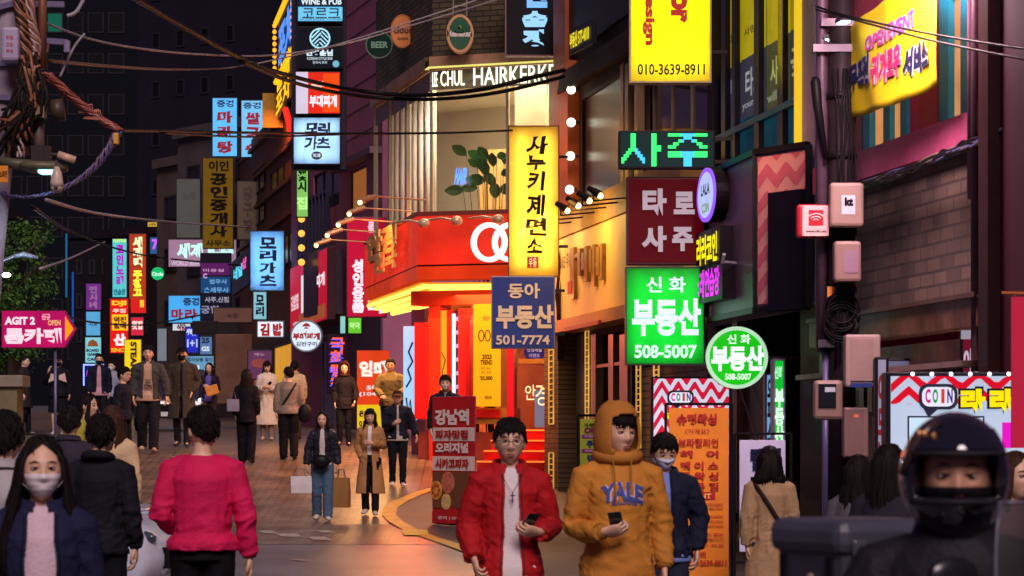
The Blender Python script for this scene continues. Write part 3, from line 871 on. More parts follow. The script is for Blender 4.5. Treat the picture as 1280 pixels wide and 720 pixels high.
# ground floor: brick pillar with light grid, glass doors
pil = brick_mat((120, 96, 70), (96, 74, 56), (60, 50, 42), 1, .22, .075, .01, .5)
bY.part('pillar', 704, 414, 722, 640, -.3, .02, pil)
gold = em((230, 170, 80), .9, True, .2)
def lattice(p0, q0, p1, q1, n, y, nm='light_lattice'):
    a, b, c, d = bY.rc(p0, q0, p1, q1); mb = MB()
    for x in (a, c): mb.box(x - .012, y, b, x + .012, y + .02, d)
    for i in range(n + 1): z = b + (d - b) * i / n; mb.box(a + .012, y + .003, z - .008, c - .012, y + .018, z + .008)
    return mb.build(nm, gold, bY.r)
lattice(711, 416, 717, 530, 16, -.325); lattice(711, 566, 717, 630, 9, -.325); lattice(735, 414, 739, 525, 14, -.05); lattice(800, 455, 805, 560, 14, -.06); lattice(822, 456, 828, 475, 3, -.06)
bY.part('door_frame', 722, 418, 732, 640, -.02, .1, pm((180, 170, 164), .3, .2, metal=.7))
bY.part('door_frame', 740, 418, 746, 640, -.02, .1, pm((150, 140, 134), .3, .2, metal=.7))
bY.part('door_frame', 762, 418, 768, 640, -.02, .1, pm((150, 140, 134), .3, .2, metal=.7))
bY.part('door_frame', 776, 418, 786, 640, -.02, .12, pm((160, 150, 144), .3, .2, metal=.7))
bY.part('door_rail', 732, 455, 776, 459, -.01, .08, pm((150, 140, 134), .3, .2, metal=.7))
bY.part('door_glass', 722, 418, 785, 640, .11, .12, glass_mat((200, 190, 180), .12))
bY.part('interior', 722, 415, 884, 650, 2.2, 2.3, pm((150, 110, 80), .6, .3, 2))
bY.part('interior_counter', 740, 520, 784, 600, 1.0, 1.6, pm((90, 60, 40), .5))
lamp('shop_light', 'AREA', (bY.f.x(755), 1.1, bY.f.z(755, 424)), 20, (255, 190, 120), bY.r, .8)
bY.part('side_shutter', 786, 455, 884, 620, .1, .14, brick_mat((150, 130, 118), (140, 120, 110), (80, 70, 66), 1, .6, .1, .012, .3))
bY.part('red_trim', 740, 405, 785, 410, -.42, -.33, pm((170, 40, 40), .5))

# ---- building with the poster windows, above and behind the karaoke sign box
bL = Bld('glass_front_building', 'teal framed glass fronted building with posters in its upper windows', 'building', 886, 35.4, 1016, 30.2)
bL.wall(886, -160, 1016, 640, pm((70, 60, 74), .7, .25), [(892, -90, 1012, 196), (890, 398, 1000, 640)], 6, t=.07)
tealf = pm((24, 90, 100), .35, .2, metal=.4)
bL.part('poster_backing', 893, -90, 1012, 200, .11, .14, em((20, 110, 130), .35, True, .3))
def lpane(p0, p1, qa, qb, c, l, y=.07): bL.part('poster', p0, qa, p1, qb, y, y + .02, em(c, l, True, .1))
lpane(894, 918, -60, 84, (214, 176, 20), .95); lpane(920, 948, -60, 66, (222, 190, 20), 1.0); lpane(951, 978, -60, 48, (224, 192, 24), 1.0); lpane(980, 1004, -60, 30, (216, 180, 20), .8)
lpane(894, 918, 86, 152, (84, 66, 96), .6, .066); lpane(920, 948, 68, 142, (92, 82, 96), .65, .066); lpane(951, 978, 50, 132, (120, 112, 60), .6, .066); lpane(980, 1004, 34, 120, (96, 88, 84), .6, .066)
def ltext(t, p0, q0, p1, q1, c, st=.9, y=.055, b=.02):
    bx = bL.rc(p0, q0, p1, q1); write_text(t, *bx, y, em(c, st, False, 0) if st else pm(c), bL.r, bold=b)
ltext('사주', 957, 68, 976, 104, (226, 220, 130)); ltext('타로', 926, 82, 946, 118, (214, 206, 200)); ltext('작명', 900, 98, 914, 134, (170, 160, 190)); ltext('your life', 922, 122, 947, 134, (190, 184, 180)); ltext('will be', 953, 112, 976, 124, (190, 184, 150))
ltext('꽃', 982, 56, 1002, 92, (210, 200, 140)); ltext('사랑운', 924, 30, 946, 40, (120, 90, 30), .5); ltext('취업운', 900, 44, 914, 54, (120, 90, 30), .5)
for p, wd in ((890, 6), (905, 5), (918, 4), (946, 6), (976, 6), (1004, 9)): bL.part('mullion', p, -120, p + wd, 200, -.035, .03, pm((26, 26, 38), .3, .2, metal=.5) if p != 1004 else tealf)
a, b, c, d = bL.rc(892, 144, 1012, 152); MB().box(a, -.045, b, c, .03, d).build('transom', pm((24, 130, 150), .35, .2, metal=.3), bL.r)
bL.part('corner_strip', 1011, -120, 1014, 200, -.16, -.1, em((240, 200, 40), .9, True, 0))
bL.part('corner_panel', 1014, -120, 1030, 380, -.1, .3, pm((150, 130, 190), .5, .2))
bL.part('upper_glass', 892, -90, 1004, 196, .035, .04, glass_mat((225, 230, 235), .08))
bL.part('balcony_lamp', 886, -10, 890, 40, -.5, -.3, pm((120, 110, 140), .4)) if False else None
bL.part('ground_interior', 890, 398, 1002, 650, 1.5, 1.6, pm((92, 70, 86), .6, .4, 3))
bL.part('dark_column', 1004, 250, 1040, 690, -.02, .3, pm((20, 20, 34), .5, .25))
bL.part('door_frame', 915, 400, 921, 640, .0, .1, pm((130, 90, 90), .5)); bL.part('door_panel', 921, 470, 944, 640, .1, .14, pm((120, 54, 44), .5, .3)); bL.part('glass_strip', 890, 480, 915, 640, .1, .13, pm((110, 96, 120), .2))
MB().tube([Vector((bL.f.x(925), -.02, bL.f.z(925, 480))), Vector((bL.f.x(952), -.02, bL.f.z(952, 560)))], .012, 5).build('cable', pm((150, 110, 120)), bL.r)
# the karaoke box
kb = Fac(884, 32.9, 945, 30.3); kf = Fac(944.6, 30.3, 1011, 29.5)
zk0, zk1 = kb.z(944, 388), kb.z(944, 191)
kr = thing('karaoke_sign_box', 'purple grey projecting sign box with round lit emblem and chevron printed front', 'sign box', (kb.b.x, kb.b.y, zk0))
K = Matrix.Translation((kb.b.x, kb.b.y, zk0)).inverted()
A, B_, D_ = K @ Vector((kb.a.x, kb.a.y, zk0)), Vector((0, 0, 0)), K @ Vector((kf.b.x, kf.b.y, zk0))
hk = zk1 - zk0
E_ = D_ + Vector((-.3, 2.2, 0))
E_ = A + (D_ - B_)
mb = MB(); n4 = [A, B_, D_, E_]
mb.add([(p.x, p.y, 0) for p in n4] + [(p.x, p.y, hk) for p in n4], [(3, 2, 1, 0), (4, 5, 6, 7), (0, 1, 5, 4), (1, 2, 6, 5), (2, 3, 7, 6), (3, 0, 4, 7)])
mb.build('case', pm((124, 104, 130), .4, .18, 1.5, metal=.2), kr)
kd = pm((30, 26, 34), .4)
mb = MB()
for p, q in ((A, B_), (B_, D_)):
    dr_ = (q - p).normalized(); n_ = Vector((dr_.y, -dr_.x, 0)) * .03
    for z_ in (0, hk): mb.tube([p + n_ * .3 + Vector((0, 0, z_)), q + n_ * .3 + Vector((0, 0, z_))], .045, 4)
for p in (A, B_, D_): mb.tube([p, p + Vector((0, 0, hk))], .05, 4)
mb.build('edge_trim', kd, kr)
fr2 = bpy.data.objects.new('front_panel', None)
bpy.data.objects.remove(fr2)
def on_front(u, y, z): 
    dr_ = (D_ - B_).normalized(); n_ = Vector((dr_.y, -dr_.x, 0)); return B_ + dr_ * u + n_ * y + Vector((0, 0, z))
wf_ = (D_ - B_).length
def chev(mbx, x0, x1, z0, z1, pitch, amp, bandh, fn):
    """zigzag bands clipped to a rectangle, each column strip one quad"""
    k = 0
    zz = z0 - amp
    nst = max(2, int((x1 - x0) / (pitch / 8)))
    while zz < z1 + amp:
        for i in range(nst):
            xa, xb = x0 + (x1 - x0) * i / nst, x0 + (x1 - x0) * (i + 1) / nst
            def tri(x): t = ((x - x0) / pitch) % 1; return amp * (1 - abs(2 * t - 1) * 2) / 2
            la, lb, ha, hb = zz + tri(xa), zz + tri(xb), zz + bandh + tri(xa), zz + bandh + tri(xb)
            c_ = lambda v: min(max(v, z0), z1)
            la, lb, ha, hb = c_(la), c_(lb), c_(ha), c_(hb)
            if ha - la < 1e-4 and hb - lb < 1e-4: continue
            mbx.add([fn(xa, la), fn(xb, lb), fn(xb, hb), fn(xa, ha)], [(0, 1, 2, 3)])
        zz += 2 * bandh
mb = MB().add([on_front(.05, .012, .06), on_front(wf_ - .04, .012, .06), on_front(wf_ - .04, .012, hk - .06), on_front(.05, .012, hk - .06)], [(0, 1, 2, 3)])
mb.build('front_panel', pm((236, 176, 180), .5, .15), kr, fix=False)
mb = MB(); chev(mb, .05, wf_ - .04, .06, hk - .06, .34, .14, .14, lambda x, z: on_front(x, .018, z))
mb.build('chevron', pm((214, 112, 140), .5, .15), kr, fix=False)
lamp('panel_light', 'AREA', on_front(.45, .9, hk + .5), 14, (255, 170, 120), kr, .5, (math.radians(55), 0, 0))
sdr = (B_ - A).normalized(); sn = Vector((sdr.y, -sdr.x, 0)); ws = (B_ - A).length
srt = math.atan2(sdr.y, sdr.x)
def sidechild(mbx, nm, mat, **k):
    M_ = Matrix.Translation(A) @ Matrix.Rotation(srt, 4, 'Z')
    mbx.v = [M_ @ v for v in mbx.v]
    return mbx.build(nm, mat, kr, **k)
def sx(px): return kb.x(px)
def sz(px, py): return kb.z(px, py) - zk0
mb = MB().disc((sx(902), sz(902, 244)), .30, -.16, -.02, rx=sx(912) - sx(902) + .06); sidechild(mb, 'emblem_case', kd)
mb = MB().ring((sx(902), sz(902, 244)), .30, .045, -.185, -.162, rx=sx(912) - sx(902) + .06); sidechild(mb, 'emblem_ring', em((150, 90, 255), 1.1, False, 0))
mb = MB().disc((sx(902), sz(902, 244)), .255, -.18, -.162, rx=sx(912) - sx(902) + .015); sidechild(mb, 'emblem_face', em((190, 205, 255), .95))
def sidetext(t, p0, q0, p1, q1, y, c, st, nm='lettering', bold=.03, case=None):
    m = (p0 + p1) / 2
    x0_, x1_, za_, zb_ = sx(p0), sx(p1), sz(m, q1), sz(m, q0)
    if case: mbx = MB().box(x0_ - .06, y + .012, za_ - .05, x1_ + .10, -.005, zb_ + .05); sidechild(mbx, 'letter_case', kd)
    o = write_text(t, x0_, za_, x1_, zb_, y, em(c, st, False, 0), kr, bold=bold)
    o.location = A; o.rotation_euler = (0, 0, srt)
sidetext('LALA', 897, 230, 908, 244, -.19, (40, 30, 70), .5); sidetext('COIN', 898, 254, 907, 266, -.19, (120, 150, 40), .8)
sidetext('라라코인', 888, 293, 914, 330, -.16, (250, 232, 20), 1.2, case=1, bold=.035)
sidetext('노래연습장', 886, 336, 917, 372, -.16, (232, 40, 240), 1.2, case=1, bold=.03)
sidetext('코인', 886, 220, 894, 234, -.05, (120, 190, 255), .9); sidetext('노래', 886, 240, 894, 252, -.05, (120, 190, 255), .9)
mb = MB(); mb.tube([(sx(922), -.02, sz(922, 329)), (sx(932), -.25, sz(932, 328)), (sx(934), -.25, sz(934, 318))], .02, 6); sidechild(mb, 'camera_arm', pm((190, 190, 220), .4))
# dark roll screen in front
mb = MB(); mb.add([on_front(.38, .05, -.02), on_front(.95, .05, -.02), on_front(.95, .05, 1.2), on_front(.38, .05, 1.2), on_front(.38, .12, -.02), on_front(.95, .12, -.02), on_front(.95, .12, 1.2), on_front(.38, .12, 1.2)],
     [(4, 5, 6, 7), (0, 3, 2, 1), (0, 4, 7, 3), (1, 2, 6, 5), (3, 7, 6, 2), (0, 1, 5, 4)]); mb.build('dark_panel', pm((30, 26, 44), .35, .3, 2), kr)

# ---- pink building on the right
bP = Bld('pink_building', 'pink building with teal windows above a dim brick wall', 'building', 1030, 29.4, 1250, 23.8)
def pz(py): return bP.f.z(1160, py)
zled = bP.f.z(1157, 200)
W0, W1_ = bP.f.x(1030), bP.f.x(1250)
hl = [(bP.f.x(1083), bP.f.z(1108, 206), bP.f.x(1133), bP.f.z(1108, 60)), (bP.f.x(1180), bP.f.z(1204, 172), bP.f.x(1231), bP.f.z(1204, -10))]
mb = wall_holes(MB(), W0, W1_, zled, zled + 4.2, hl, 0, .06)
mb.add([(W0, 0, 1), (W0, 8, 1), (W0, 8, zled + 4.2), (W0, 0, zled + 4.2), (W1_, 0, 1), (W1_, 8, 1), (W1_, 8, zled + 4.2), (W1_, 0, zled + 4.2)], [(0, 3, 2, 1), (4, 5, 6, 7), (3, 7, 6, 2)])
mb.build('upper_wall', pm((206, 60, 112), .6, .2, 1), bP.r, fix=False)
MB().box(W0, -.03, zled + .25, bP.f.x(1083), .0, zled + 1.3).build('magenta_panel', pm((170, 10, 70), .5, .15), bP.r)
MB().box(bP.f.x(1153), -.03, zled + .25, bP.f.x(1178), .0, zled + 1.6).build('magenta_panel', pm((170, 10, 70), .5, .15), bP.r)
tf = pm((20, 140, 170), .4, .15)
for (hh, nv) in ((hl[0], 2), (hl[1], 2)):
    a, b, c, d = hh; mb = MB(); fw = .10
    mb.box(a - fw, -.03, b - fw, a + .22, .028, d + fw); mb.box(c - .10, -.03, b - fw, c + fw, .028, d + fw); mb.box(a + .22, -.028, b - fw, c - .10, .026, b + .08); mb.box(a + .22, -.028, d, c - .10, .026, d + fw)
    mid = a + (c - a) * .58; mb.box(mid - .11, -.026, b + .08, mid + .11, .024, d)
    wd = mb.build('window', tf, bP.r)
    MB().box(a, .03, b, c, .05, d).build('pane', em((236, 160, 96), .75, True, .15), wd)
    MB().box(a - .12, -.075, b - fw - .05, c + .12, .02, b - fw - .002).build('sill', pm((30, 100, 130), .4), wd)
MB().box(W0, -.12, zled - .02, W1_, .0, zled + .25).build('ledge', pm((206, 92, 138), .55, .2), bP.r)
bk = brick_mat((122, 104, 92), (92, 80, 74), (82, 72, 68), 1, .40, .125, .014, .7, .85)
MB().box(W0, .0, 2.85, W1_, .3, zled - .02).build('brick_wall', bk, bP.r)
beam_m = pm((120, 82, 62), .5, .6, 3.5, metal=.2, bump=.3, bscale=12)
MB().box(W0, -.16, 2.56, W1_ - .1, -.002, 2.84).build('rusty_beam', beam_m, bP.r, bevel=.02)
MB().box(W0, -.19, 2.82, W1_ - .1, -.165, 2.86).build('beam_lip', pm((90, 66, 56), .5, .4, 3), bP.r)
MB().box(W0, -.05, 2.30, W1_ - .1, .05, 2.50).build('beam', beam_m, bP.r)
MB().box(W0, -.3, 2.24, W1_ - .1, -.06, 2.29).build('canopy_edge', pm((160, 130, 120), .5, .3), bP.r)
MB().box(W0 + 1, .05, -.2, W1_, .1, 2.3).build('shop_window', pm((34, 26, 34), .12, .4), bP.r)
for k in range(12):
    x = W0 + 1.4 + k * .3; MB().box(x, -.02, 1.9, x + .17, .03, 2.22).build('display_bottle', pm((150, 110, 50) if k % 3 else (70, 74, 60), .3), bP.r)
MB().box(W0 + 1.9, -.03, 1.55, W0 + 3.4, .03, 1.85).build('display_shelf', pm((110, 84, 70), .4, .4, 6), bP.r)
MB().box(bP.f.x(1180), -.02, 1.62, bP.f.x(1196), .03, 1.84).build('food_picture', pm((190, 120, 50), .4, .5, 20), bP.r)
# vertical pipes at the right
for (px, rr, cm) in ((1234, .035, (150, 110, 130)), (1241, .05, (90, 70, 80)), (1250, .045, (170, 120, 110))):
    x = bP.f.x(px); MB().tube([(x, -.14, zled - .5 if px != 1241 else 2.2), (x, -.14, zled + 4)], rr, 8).build('drain_pipe', pm(cm, .35, .2, metal=.5), bP.r, smooth=True)
bR = Bld('maroon_building', 'dark maroon building edge at the right beyond the drain pipes', 'building', 1244, 23.2, 1420, 19.5)
bR.wall(1244, -220, 1420, 700, pm((84, 20, 36), .6, .3, 1), [(1300, 300, 1400, 620)], 5)
bR.part('window', 1300, 300, 1400, 620, .1, .15, pm((30, 24, 30), .1))
bR.part('corner_post', 1238, -220, 1250, 700, -.1, .0, pm((62, 34, 34), .5, .3))
lamp('banner_fill', 'AREA', at(1085, -70, 24.2), 260, (255, 205, 215), None, .9, (math.radians(25), 0, math.radians(-30)))  # area light added above the banner to brighten the pink building
# ================================================================== SIGNS on the right facades, near to far
WHT = (236, 240, 250)
def stamp(r, cx, cz, w, h): pass
DD = 44.0
def tubes(r, cx, cz, w, h): pass
# vertical yellow light box
sign('vertical_sign', 'tall yellow lightbox with black brush lettering and small red stamp', 'shop sign', (636, 158, 698, 345), 41.8, (255, 208, 66), [
    T('사', 659, 170, 685, 193, (40, 24, 10), 0, .035, wob=.12, shear=.12), T('누', 659, 195, 682, 212, (40, 24, 10), 0, .035, wob=.12), T('키', 660, 214, 680, 238, (40, 24, 10), 0, .035, wob=.1, shear=.12), T('제', 659, 243, 680, 270, (40, 24, 10), 0, .035, wob=.1, shear=.1),
    T('면', 658, 272, 682, 294, (40, 24, 10), 0, .035, wob=.14), T('소', 659, 298, 677, 316, (40, 24, 10), 0, .03, wob=.12), T('우동', 661, 323, 671, 334, (250, 220, 150), .8, .03, lift=.004), T('국수', 661, 320, 671, 322, (250, 220, 150), .8, .03)],
    case=(120, 50, 36), lit=1.15, tubes=2, tl=12, brk=.14, faceparts=[(659, 321, 673, 335, (200, 40, 24), 0)])
sign('estate_sign', 'navy painted panel with cream phone number hanging under the yellow lightbox', 'shop sign', (614, 345, 694, 436), 41.4, (38, 58, 140), [
    T('동아', 635, 354, 675, 373, (238, 214, 180), 0, .03), T('부동산', 620, 381, 692, 411, (240, 214, 176), 0, .045), T('501-7774', 620, 419, 687, 431, (238, 214, 184), 0, .03)],
    lit=0, brk=.14, case=(120, 124, 150), th=.08, rim=.02)
sign('tarot_sign', 'dark red panel with four grey characters above the green lightbox', 'shop sign', (783, 221, 882, 331), 32.8, (98, 0, 16), [
    T('타', 803, 236, 833, 270, (178, 160, 170), .9, .05, ex=.03), T('로', 842, 240, 868, 268, (178, 160, 170), .9, .05, ex=.03), T('사', 802, 283, 833, 315, (178, 160, 170), .9, .05, ex=.03), T('주', 840, 284, 866, 314, (178, 160, 170), .9, .05, ex=.03)],
    lit=.55, brk=.3, case=(70, 14, 26))
sign('estate_sign', 'square green lightbox with white phone number under the dark red panel', 'shop sign', (783, 335, 880, 455), 32.6, (10, 196, 50), [
    T('신 화', 808, 346, 857, 366, (214, 250, 240), 1, .025), T('부동산', 790, 373, 876, 420, (222, 236, 255), 1, .045), T('508-5007', 793, 431, 871, 448, (206, 250, 226), 1, .035)],
    lit=.9, tubes=3, tl=9, brk=.3, case=(60, 70, 66), th=.2)
round_sign('round_sign', 'round green lightbox with white rim and phone number', 'shop sign', 921, 447, 39, 30.4, (20, 190, 20), [
    T('신 화', 909, 418, 938, 430, (226, 255, 236), 1, .025), T('부동산', 889, 432, 955, 464, (236, 246, 250), 1, .05), T('508-5007', 906, 467, 939, 475, (226, 255, 230), 1, .03)],
    lit=1.0, rimc=(190, 240, 200), rimlit=.8, brk=.35)
# LED board: characters made of dots
def led(r, cx, cz, w, h):
    pat = {'사': ["....##.......##..", "....##.......##..", "....##.......##..", "....##.......##..", "....##.......####", "...####......####", "..##..##.....##..", ".##....##....##..", "##......##...##..", "#........#...##..", ".............##.."],
           '주': ["###############", "......###......", "....##...##....", "..##.......##..", "###.........###", "...............", "###############", "###############", "......###......", "......###......", "......###......"]}
    for ch, x0, x1 in (('사', 777, 826), ('주', 835, 884)):
        rows = pat[ch]; n = len(rows[0]); ma, mc = MB(), MB()
        for j, row in enumerate(rows):
            for i, c in enumerate(row):
                if c != '#': continue
                for a in (0, .5):
                    for b in (0, .5):
                        px = x0 + (x1 - x0) * (i + a + .25) / n; py = 167 + 41 * (j + b + .25) / 11
                        blue = (ch == '사' and 6 <= i <= 12) or (ch == '주' and (5 <= i <= 9))
                        (mc if blue else ma).add([(cx(px) - .0095, -.014, cz(py) - .0095), (cx(px) + .0095, -.014, cz(py) - .0095), (cx(px) + .0095, -.014, cz(py) + .0095), (cx(px) - .0095, -.014, cz(py) + .0095)], [(0, 1, 2, 3)])
        ma.build('led_lettering', em((60, 240, 120), 1.3, False, 0), r, fix=False); mc.build('led_lettering', em((70, 190, 255), 1.3, False, 0), r, fix=False)
sign('led_board', 'black dot matrix board with green and blue glowing characters', 'led sign', (773, 163, 894, 211), 32.4, (8, 48, 48), [], lit=.6, case=(30, 26, 30), extra=led, brk=.2)
sign('phone_sign', 'big yellow lightbox with red sideways letters and a black phone number', 'shop sign', (788, -90, 888, 102), 33.3, (255, 236, 10), [
    T('Interior', 838, -84, 867, 29, (214, 40, 20), 0, .06, rot=-1), T('Design', 803, -26, 819, 57, (214, 30, 20), 0, .05, rot=-1), T('010-3639-8911', 797, 80, 881, 94, (40, 34, 10), 0, .02)],
    lit=.95, tubes=3, tl=10, case=(190, 170, 140), th=.24, rim=.035, brk=.2)
# letters on the salon
LC = (255, 250, 226)
tx = thing('salon_lettering', 'glowing white capital letters along the top of the salon window', 'shop sign', (bO.f.a.x, bO.f.a.y, 0), bO.f.rz)
for (t, p0, p1, q0, q1) in (('LEE', 546, 552, 92, 110), ('CHUL', 556, 586, 90, 109), ('HAIRKERKER', 597, 712, 84, 106)):
    bx = bO.f.rect(p0, q0, p1, q1); write_text(t, *bx, -.2, em(LC, 1.6, False, 0), tx, bold=.0, ex=.02)
bx = bO.f.rect(540, 100, 718, 102); MB().box(bx[0], -.13, bx[1], bx[2], -.1, bx[3]).build('mounting_rail', pm((120, 110, 90), .4, metal=.5), tx)
sign('vertical_sign', 'dark panel with pale blue glowing stacked characters above the salon', 'shop sign', (631, -60, 703, 70), 46.4, (34, 30, 34), [
    T('연', 653, -32, 684, 10, (120, 180, 250), 1.1, .06), T('습', 653, 14, 684, 34, (150, 205, 255), 1.1, .06), T('장', 653, 37, 684, 63, (150, 205, 255), 1.1, .06)],
    lit=0, case=(150, 110, 110), th=.2, brk=.2)
def cup(r, s): pass
round_sign('round_sign', 'round dark green pub sign hanging at the salon corner', 'pub sign', 474, 56, 17, 51.0, (14, 46, 34), [T('BEER', 464, 52, 485, 60, (120, 170, 140), 0, .03)], lit=0, rimc=(90, 120, 100), rim=.02, brk=.4)
round_sign('round_sign', 'orange oval pub sign with a small dark word', 'pub sign', 503, 39, 21, 50.0, (214, 130, 60), [T('cloud', 492, 33, 516, 42, (90, 40, 20), 0, .04), T('BEER', 497, 47, 511, 50, (120, 60, 30), 0, .02)], lit=0, rx=15, rimc=(190, 110, 50), rim=.02, brk=.3)
def ovals(r, s):
    MB().disc((0, .10), .10, -.012, -.008, rx=.17).build('green_field', pm((10, 90, 50), .4), r)
    MB().prism([(.0, .14), (-.03, .08), (.03, .12), (-.03, .12), (.02, .08)], -.018, -.013).build('star', pm((220, 200, 60), .4), r)
    mb = MB(); mb.box(-.12, .02, .30, -.10, .05, .62); mb.box(.10, .02, .30, .12, .05, .62); mb.box(-.12, .022, .45, .12, .048, .47); mb.build('bracket', pm((150, 130, 110), .4, metal=.5), r)
round_sign('round_sign', 'green oval beer sign with thick pale rim hanging under twin rods', 'pub sign', 575, 42, 24, 47.2, (30, 84, 56), [T('Heineken', 559, 38, 590, 46, (236, 220, 210), 0, .04)], lit=0, rx=17, rimc=(214, 160, 110), rim=.045, th=.2, extra=ovals)
sign('small_sign', 'small tilted dark sign with yellow phone number beside the orange column', 'shop sign', (712, 30, 740, 62), 42.6, (40, 44, 70), [T('부동산 577-4018', 714, 36, 738, 56, (240, 220, 40), 1, .04, shear=0)], d2=41.4, lit=0, th=.08)
# red optical shop marks: two linked rings and raised name
lg = thing('ring_logo', 'two white glowing overlapping rings on the red fascia', 'logo sign', (bO.f.a.x, bO.f.a.y, 0), bO.f.rz)
for px in (608, 634):
    bx = bO.f.x(px), bO.f.z(px, 307)
    MB().ring((bx[0] + .33, bx[1]), 24 / 75, .075, -.78, -.70, rx=23 / 75).build('ring', em((250, 246, 240), 1.5, True, 0), lg)
nm = thing('name_plate', 'raised brass characters on the slanted red fascia', 'shop sign', at(466, 350, 52.2), side.rz)
mb = MB()
for (x, z0, z1, w_) in ((.35, .35, .62, .5), (.5, .2, .6, .4)): pass
nm.scale = (3.4, .6, 1)
MB().box(.05, -.12, .28, .62, -.06, .62).build('backing', pm((120, 70, 40), .4, .3, metal=.3), nm)
MB().box(.62, -.14, .50, .95, -.06, .78).build('backing', pm((150, 90, 60), .4, .3, metal=.3), nm)
write_text('안경', .0, .30, 1.1, .80, -.2, pm((236, 200, 110), .35, .2, metal=.2), nm, bold=.05, ex=.05)
write_text('천국', .25, .02, 1.1, .38, -.19, pm((236, 200, 110), .35, .2, metal=.2), nm, bold=.05, ex=.05)
ps = Bld('poster', 'yellow poster with drawn sunglasses, a year and a price', 'poster', 592, 47.4, 626, 47.3)
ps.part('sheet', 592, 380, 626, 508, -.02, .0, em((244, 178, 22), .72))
def ptext(t, p0, q0, p1, q1, c=(50, 30, 10), b=.04): bx = ps.rc(p0, q0, p1, q1); write_text(t, *bx, -.026, pm(c, .5), ps.r, bold=b)
ptext('2023', 603, 443, 615, 449); ptext('TREND', 601, 450, 616, 456); ptext('안경테 선글라스', 601, 459, 615, 462, b=.01); ptext('렌즈 포함', 602, 464, 614, 467, b=.01); ptext("'55,000", 600, 470, 616, 476); ptext('wave', 606, 495, 615, 499, b=.01); 
bx = ps.rc(604, 395, 613, 401); write_text('NEW', *bx, -.026, pm((190, 60, 20)), ps.r)
mb = MB()
for (px, sc) in ((602, 1), (610, 1)):
    bx = ps.rc(px - 4, 412, px + 4, 427); mb.ring(((bx[0] + bx[2]) / 2, (bx[1] + bx[3]) / 2), (bx[3] - bx[1]) / 2, .02, -.03, -.024, rx=(bx[2] - bx[0]) / 2, n=20)
mb.build('glasses_drawing', pm((70, 44, 20), .5), ps.r)
nl = thing('neon_lettering', 'thin warm neon characters on the optical shop window', 'neon sign', (bO.f.a.x, bO.f.a.y, 0), bO.f.rz)
for t, b in (('안', (658, 481, 671, 500)), ('경', (671, 480, 685, 507)), ('원', (685, 486, 698, 508))):
    write_text(t, *bO.f.rect(*b), -.06, em((255, 226, 170), 1.3, False, 0), nl, bold=.0)
for k, (q, t) in enumerate(((492, '안경 세일'), (500, '렌즈'), (509, '선글라스'), (524, '10:30'))):
    write_text(t, *bO.f.rect(686, q - 3, 701, q + 3), -.05, em((210, 40, 80), .8, False, 0), bO.r, bold=.03)
round_sign('round_sign', 'round purple hanging card inside the optical shop window', 'hanging card', 668, 440, 13, 47.6, (60, 44, 170), [T('안경세일', 659, 434, 677, 440, (220, 210, 255), .8, .02), T('이벤트', 661, 442, 675, 447, (200, 190, 250), .8, .02)], lit=.5, rimc=(60, 44, 170), th=.02, rim=.01)
# ================================================================== sign tower on the mauve building
tw = sign('sign_tower', 'dark metal frame carrying four stacked lit panels on the mauve building', 'sign frame', (364, -70, 432, 212), 64.0, None, [], th=.35, case=(52, 48, 60))
sign('stacked_sign', 'navy and cyan pub panel with white capitals at the top of the stacked tower', 'shop sign', (371, -30, 429, 28), 63.7, (40, 120, 170), [
    T('WINE & PUB', 376, -2, 427, 6, (220, 240, 250), 1, .03), T('코르크', 378, 10, 425, 23, (16, 50, 84), 0, .01), T('KOREAN WINE', 376, 23.5, 427, 25, (16, 50, 84), 0, .01)], lit=.9, th=.15, faceparts=[(372, -30, 428, 8, (24, 40, 62), .5), (373, 9, 428, 26, (110, 200, 238), .95)])
def knot(r, cx, cz, w, h):
    c = (cx(400), cz(48)); R = cx(413) - cx(400)
    MB().ring(c, R, .035, -.022, -.014, n=36).build('logo_ring', em((170, 226, 246), 1.1, False, 0), r)
    mb = MB()
    for k in range(-3, 4):
        for sgn in (1, -1):
            x0_, z0_ = k * R * .30, 0
            pts = [(c[0] + t * R, c[1] + sgn * (t * R) + k * R * .42) for t in [i / 20 - 1 for i in range(41)]]
            pts = [p for p in pts if (p[0] - c[0]) ** 2 + (p[1] - c[1]) ** 2 < (R * .84) ** 2 and ((sgn > 0) == ((p[0] - c[0]) < (p[1] - c[1]) * .2) )]
            if len(pts) > 2: mb.tube([(p[0], -.018, p[1]) for p in (pts[0], pts[-1])], .018, 4)
    mb.build('logo', em((170, 226, 246), 1.1, False, 0), r)
sign('stacked_sign', 'black panel with pale woven circle emblem in the stacked tower', 'shop sign', (371, 33, 429, 86), 63.7, (18, 20, 30), [
    T('단꿈손님', 383, 62, 416, 70, (214, 236, 246), 1, .05), T('KOREAN STYLE BAR', 384, 71.5, 416, 75, (190, 214, 226), .9, .02), T('한국식 포차', 391, 76.5, 409, 80, (190, 214, 226), .9, .02)], lit=.5, th=.15, extra=lambda r, cx, cz, w, h: (knot(r, cx, cz, w, h), MB().disc((cx(420), cz(80)), .075, -.02, -.012).build('badge', em((110, 180, 200), .9, False), r)))
sign('stacked_sign', 'red and white panel of a stew restaurant in the stacked tower', 'shop sign', (369, 89, 426, 143), 63.7, (226, 40, 20), [
    T('놀부', 389, 101, 405, 112, (250, 210, 190), .9, .04), T('부대찌개', 387, 119, 421, 134, (250, 240, 250), 1, .04)], lit=.95, th=.15, faceparts=[(370, 90, 385, 142, (214, 204, 226), .9), (404, 92, 424, 140, (244, 78, 16), .9)])
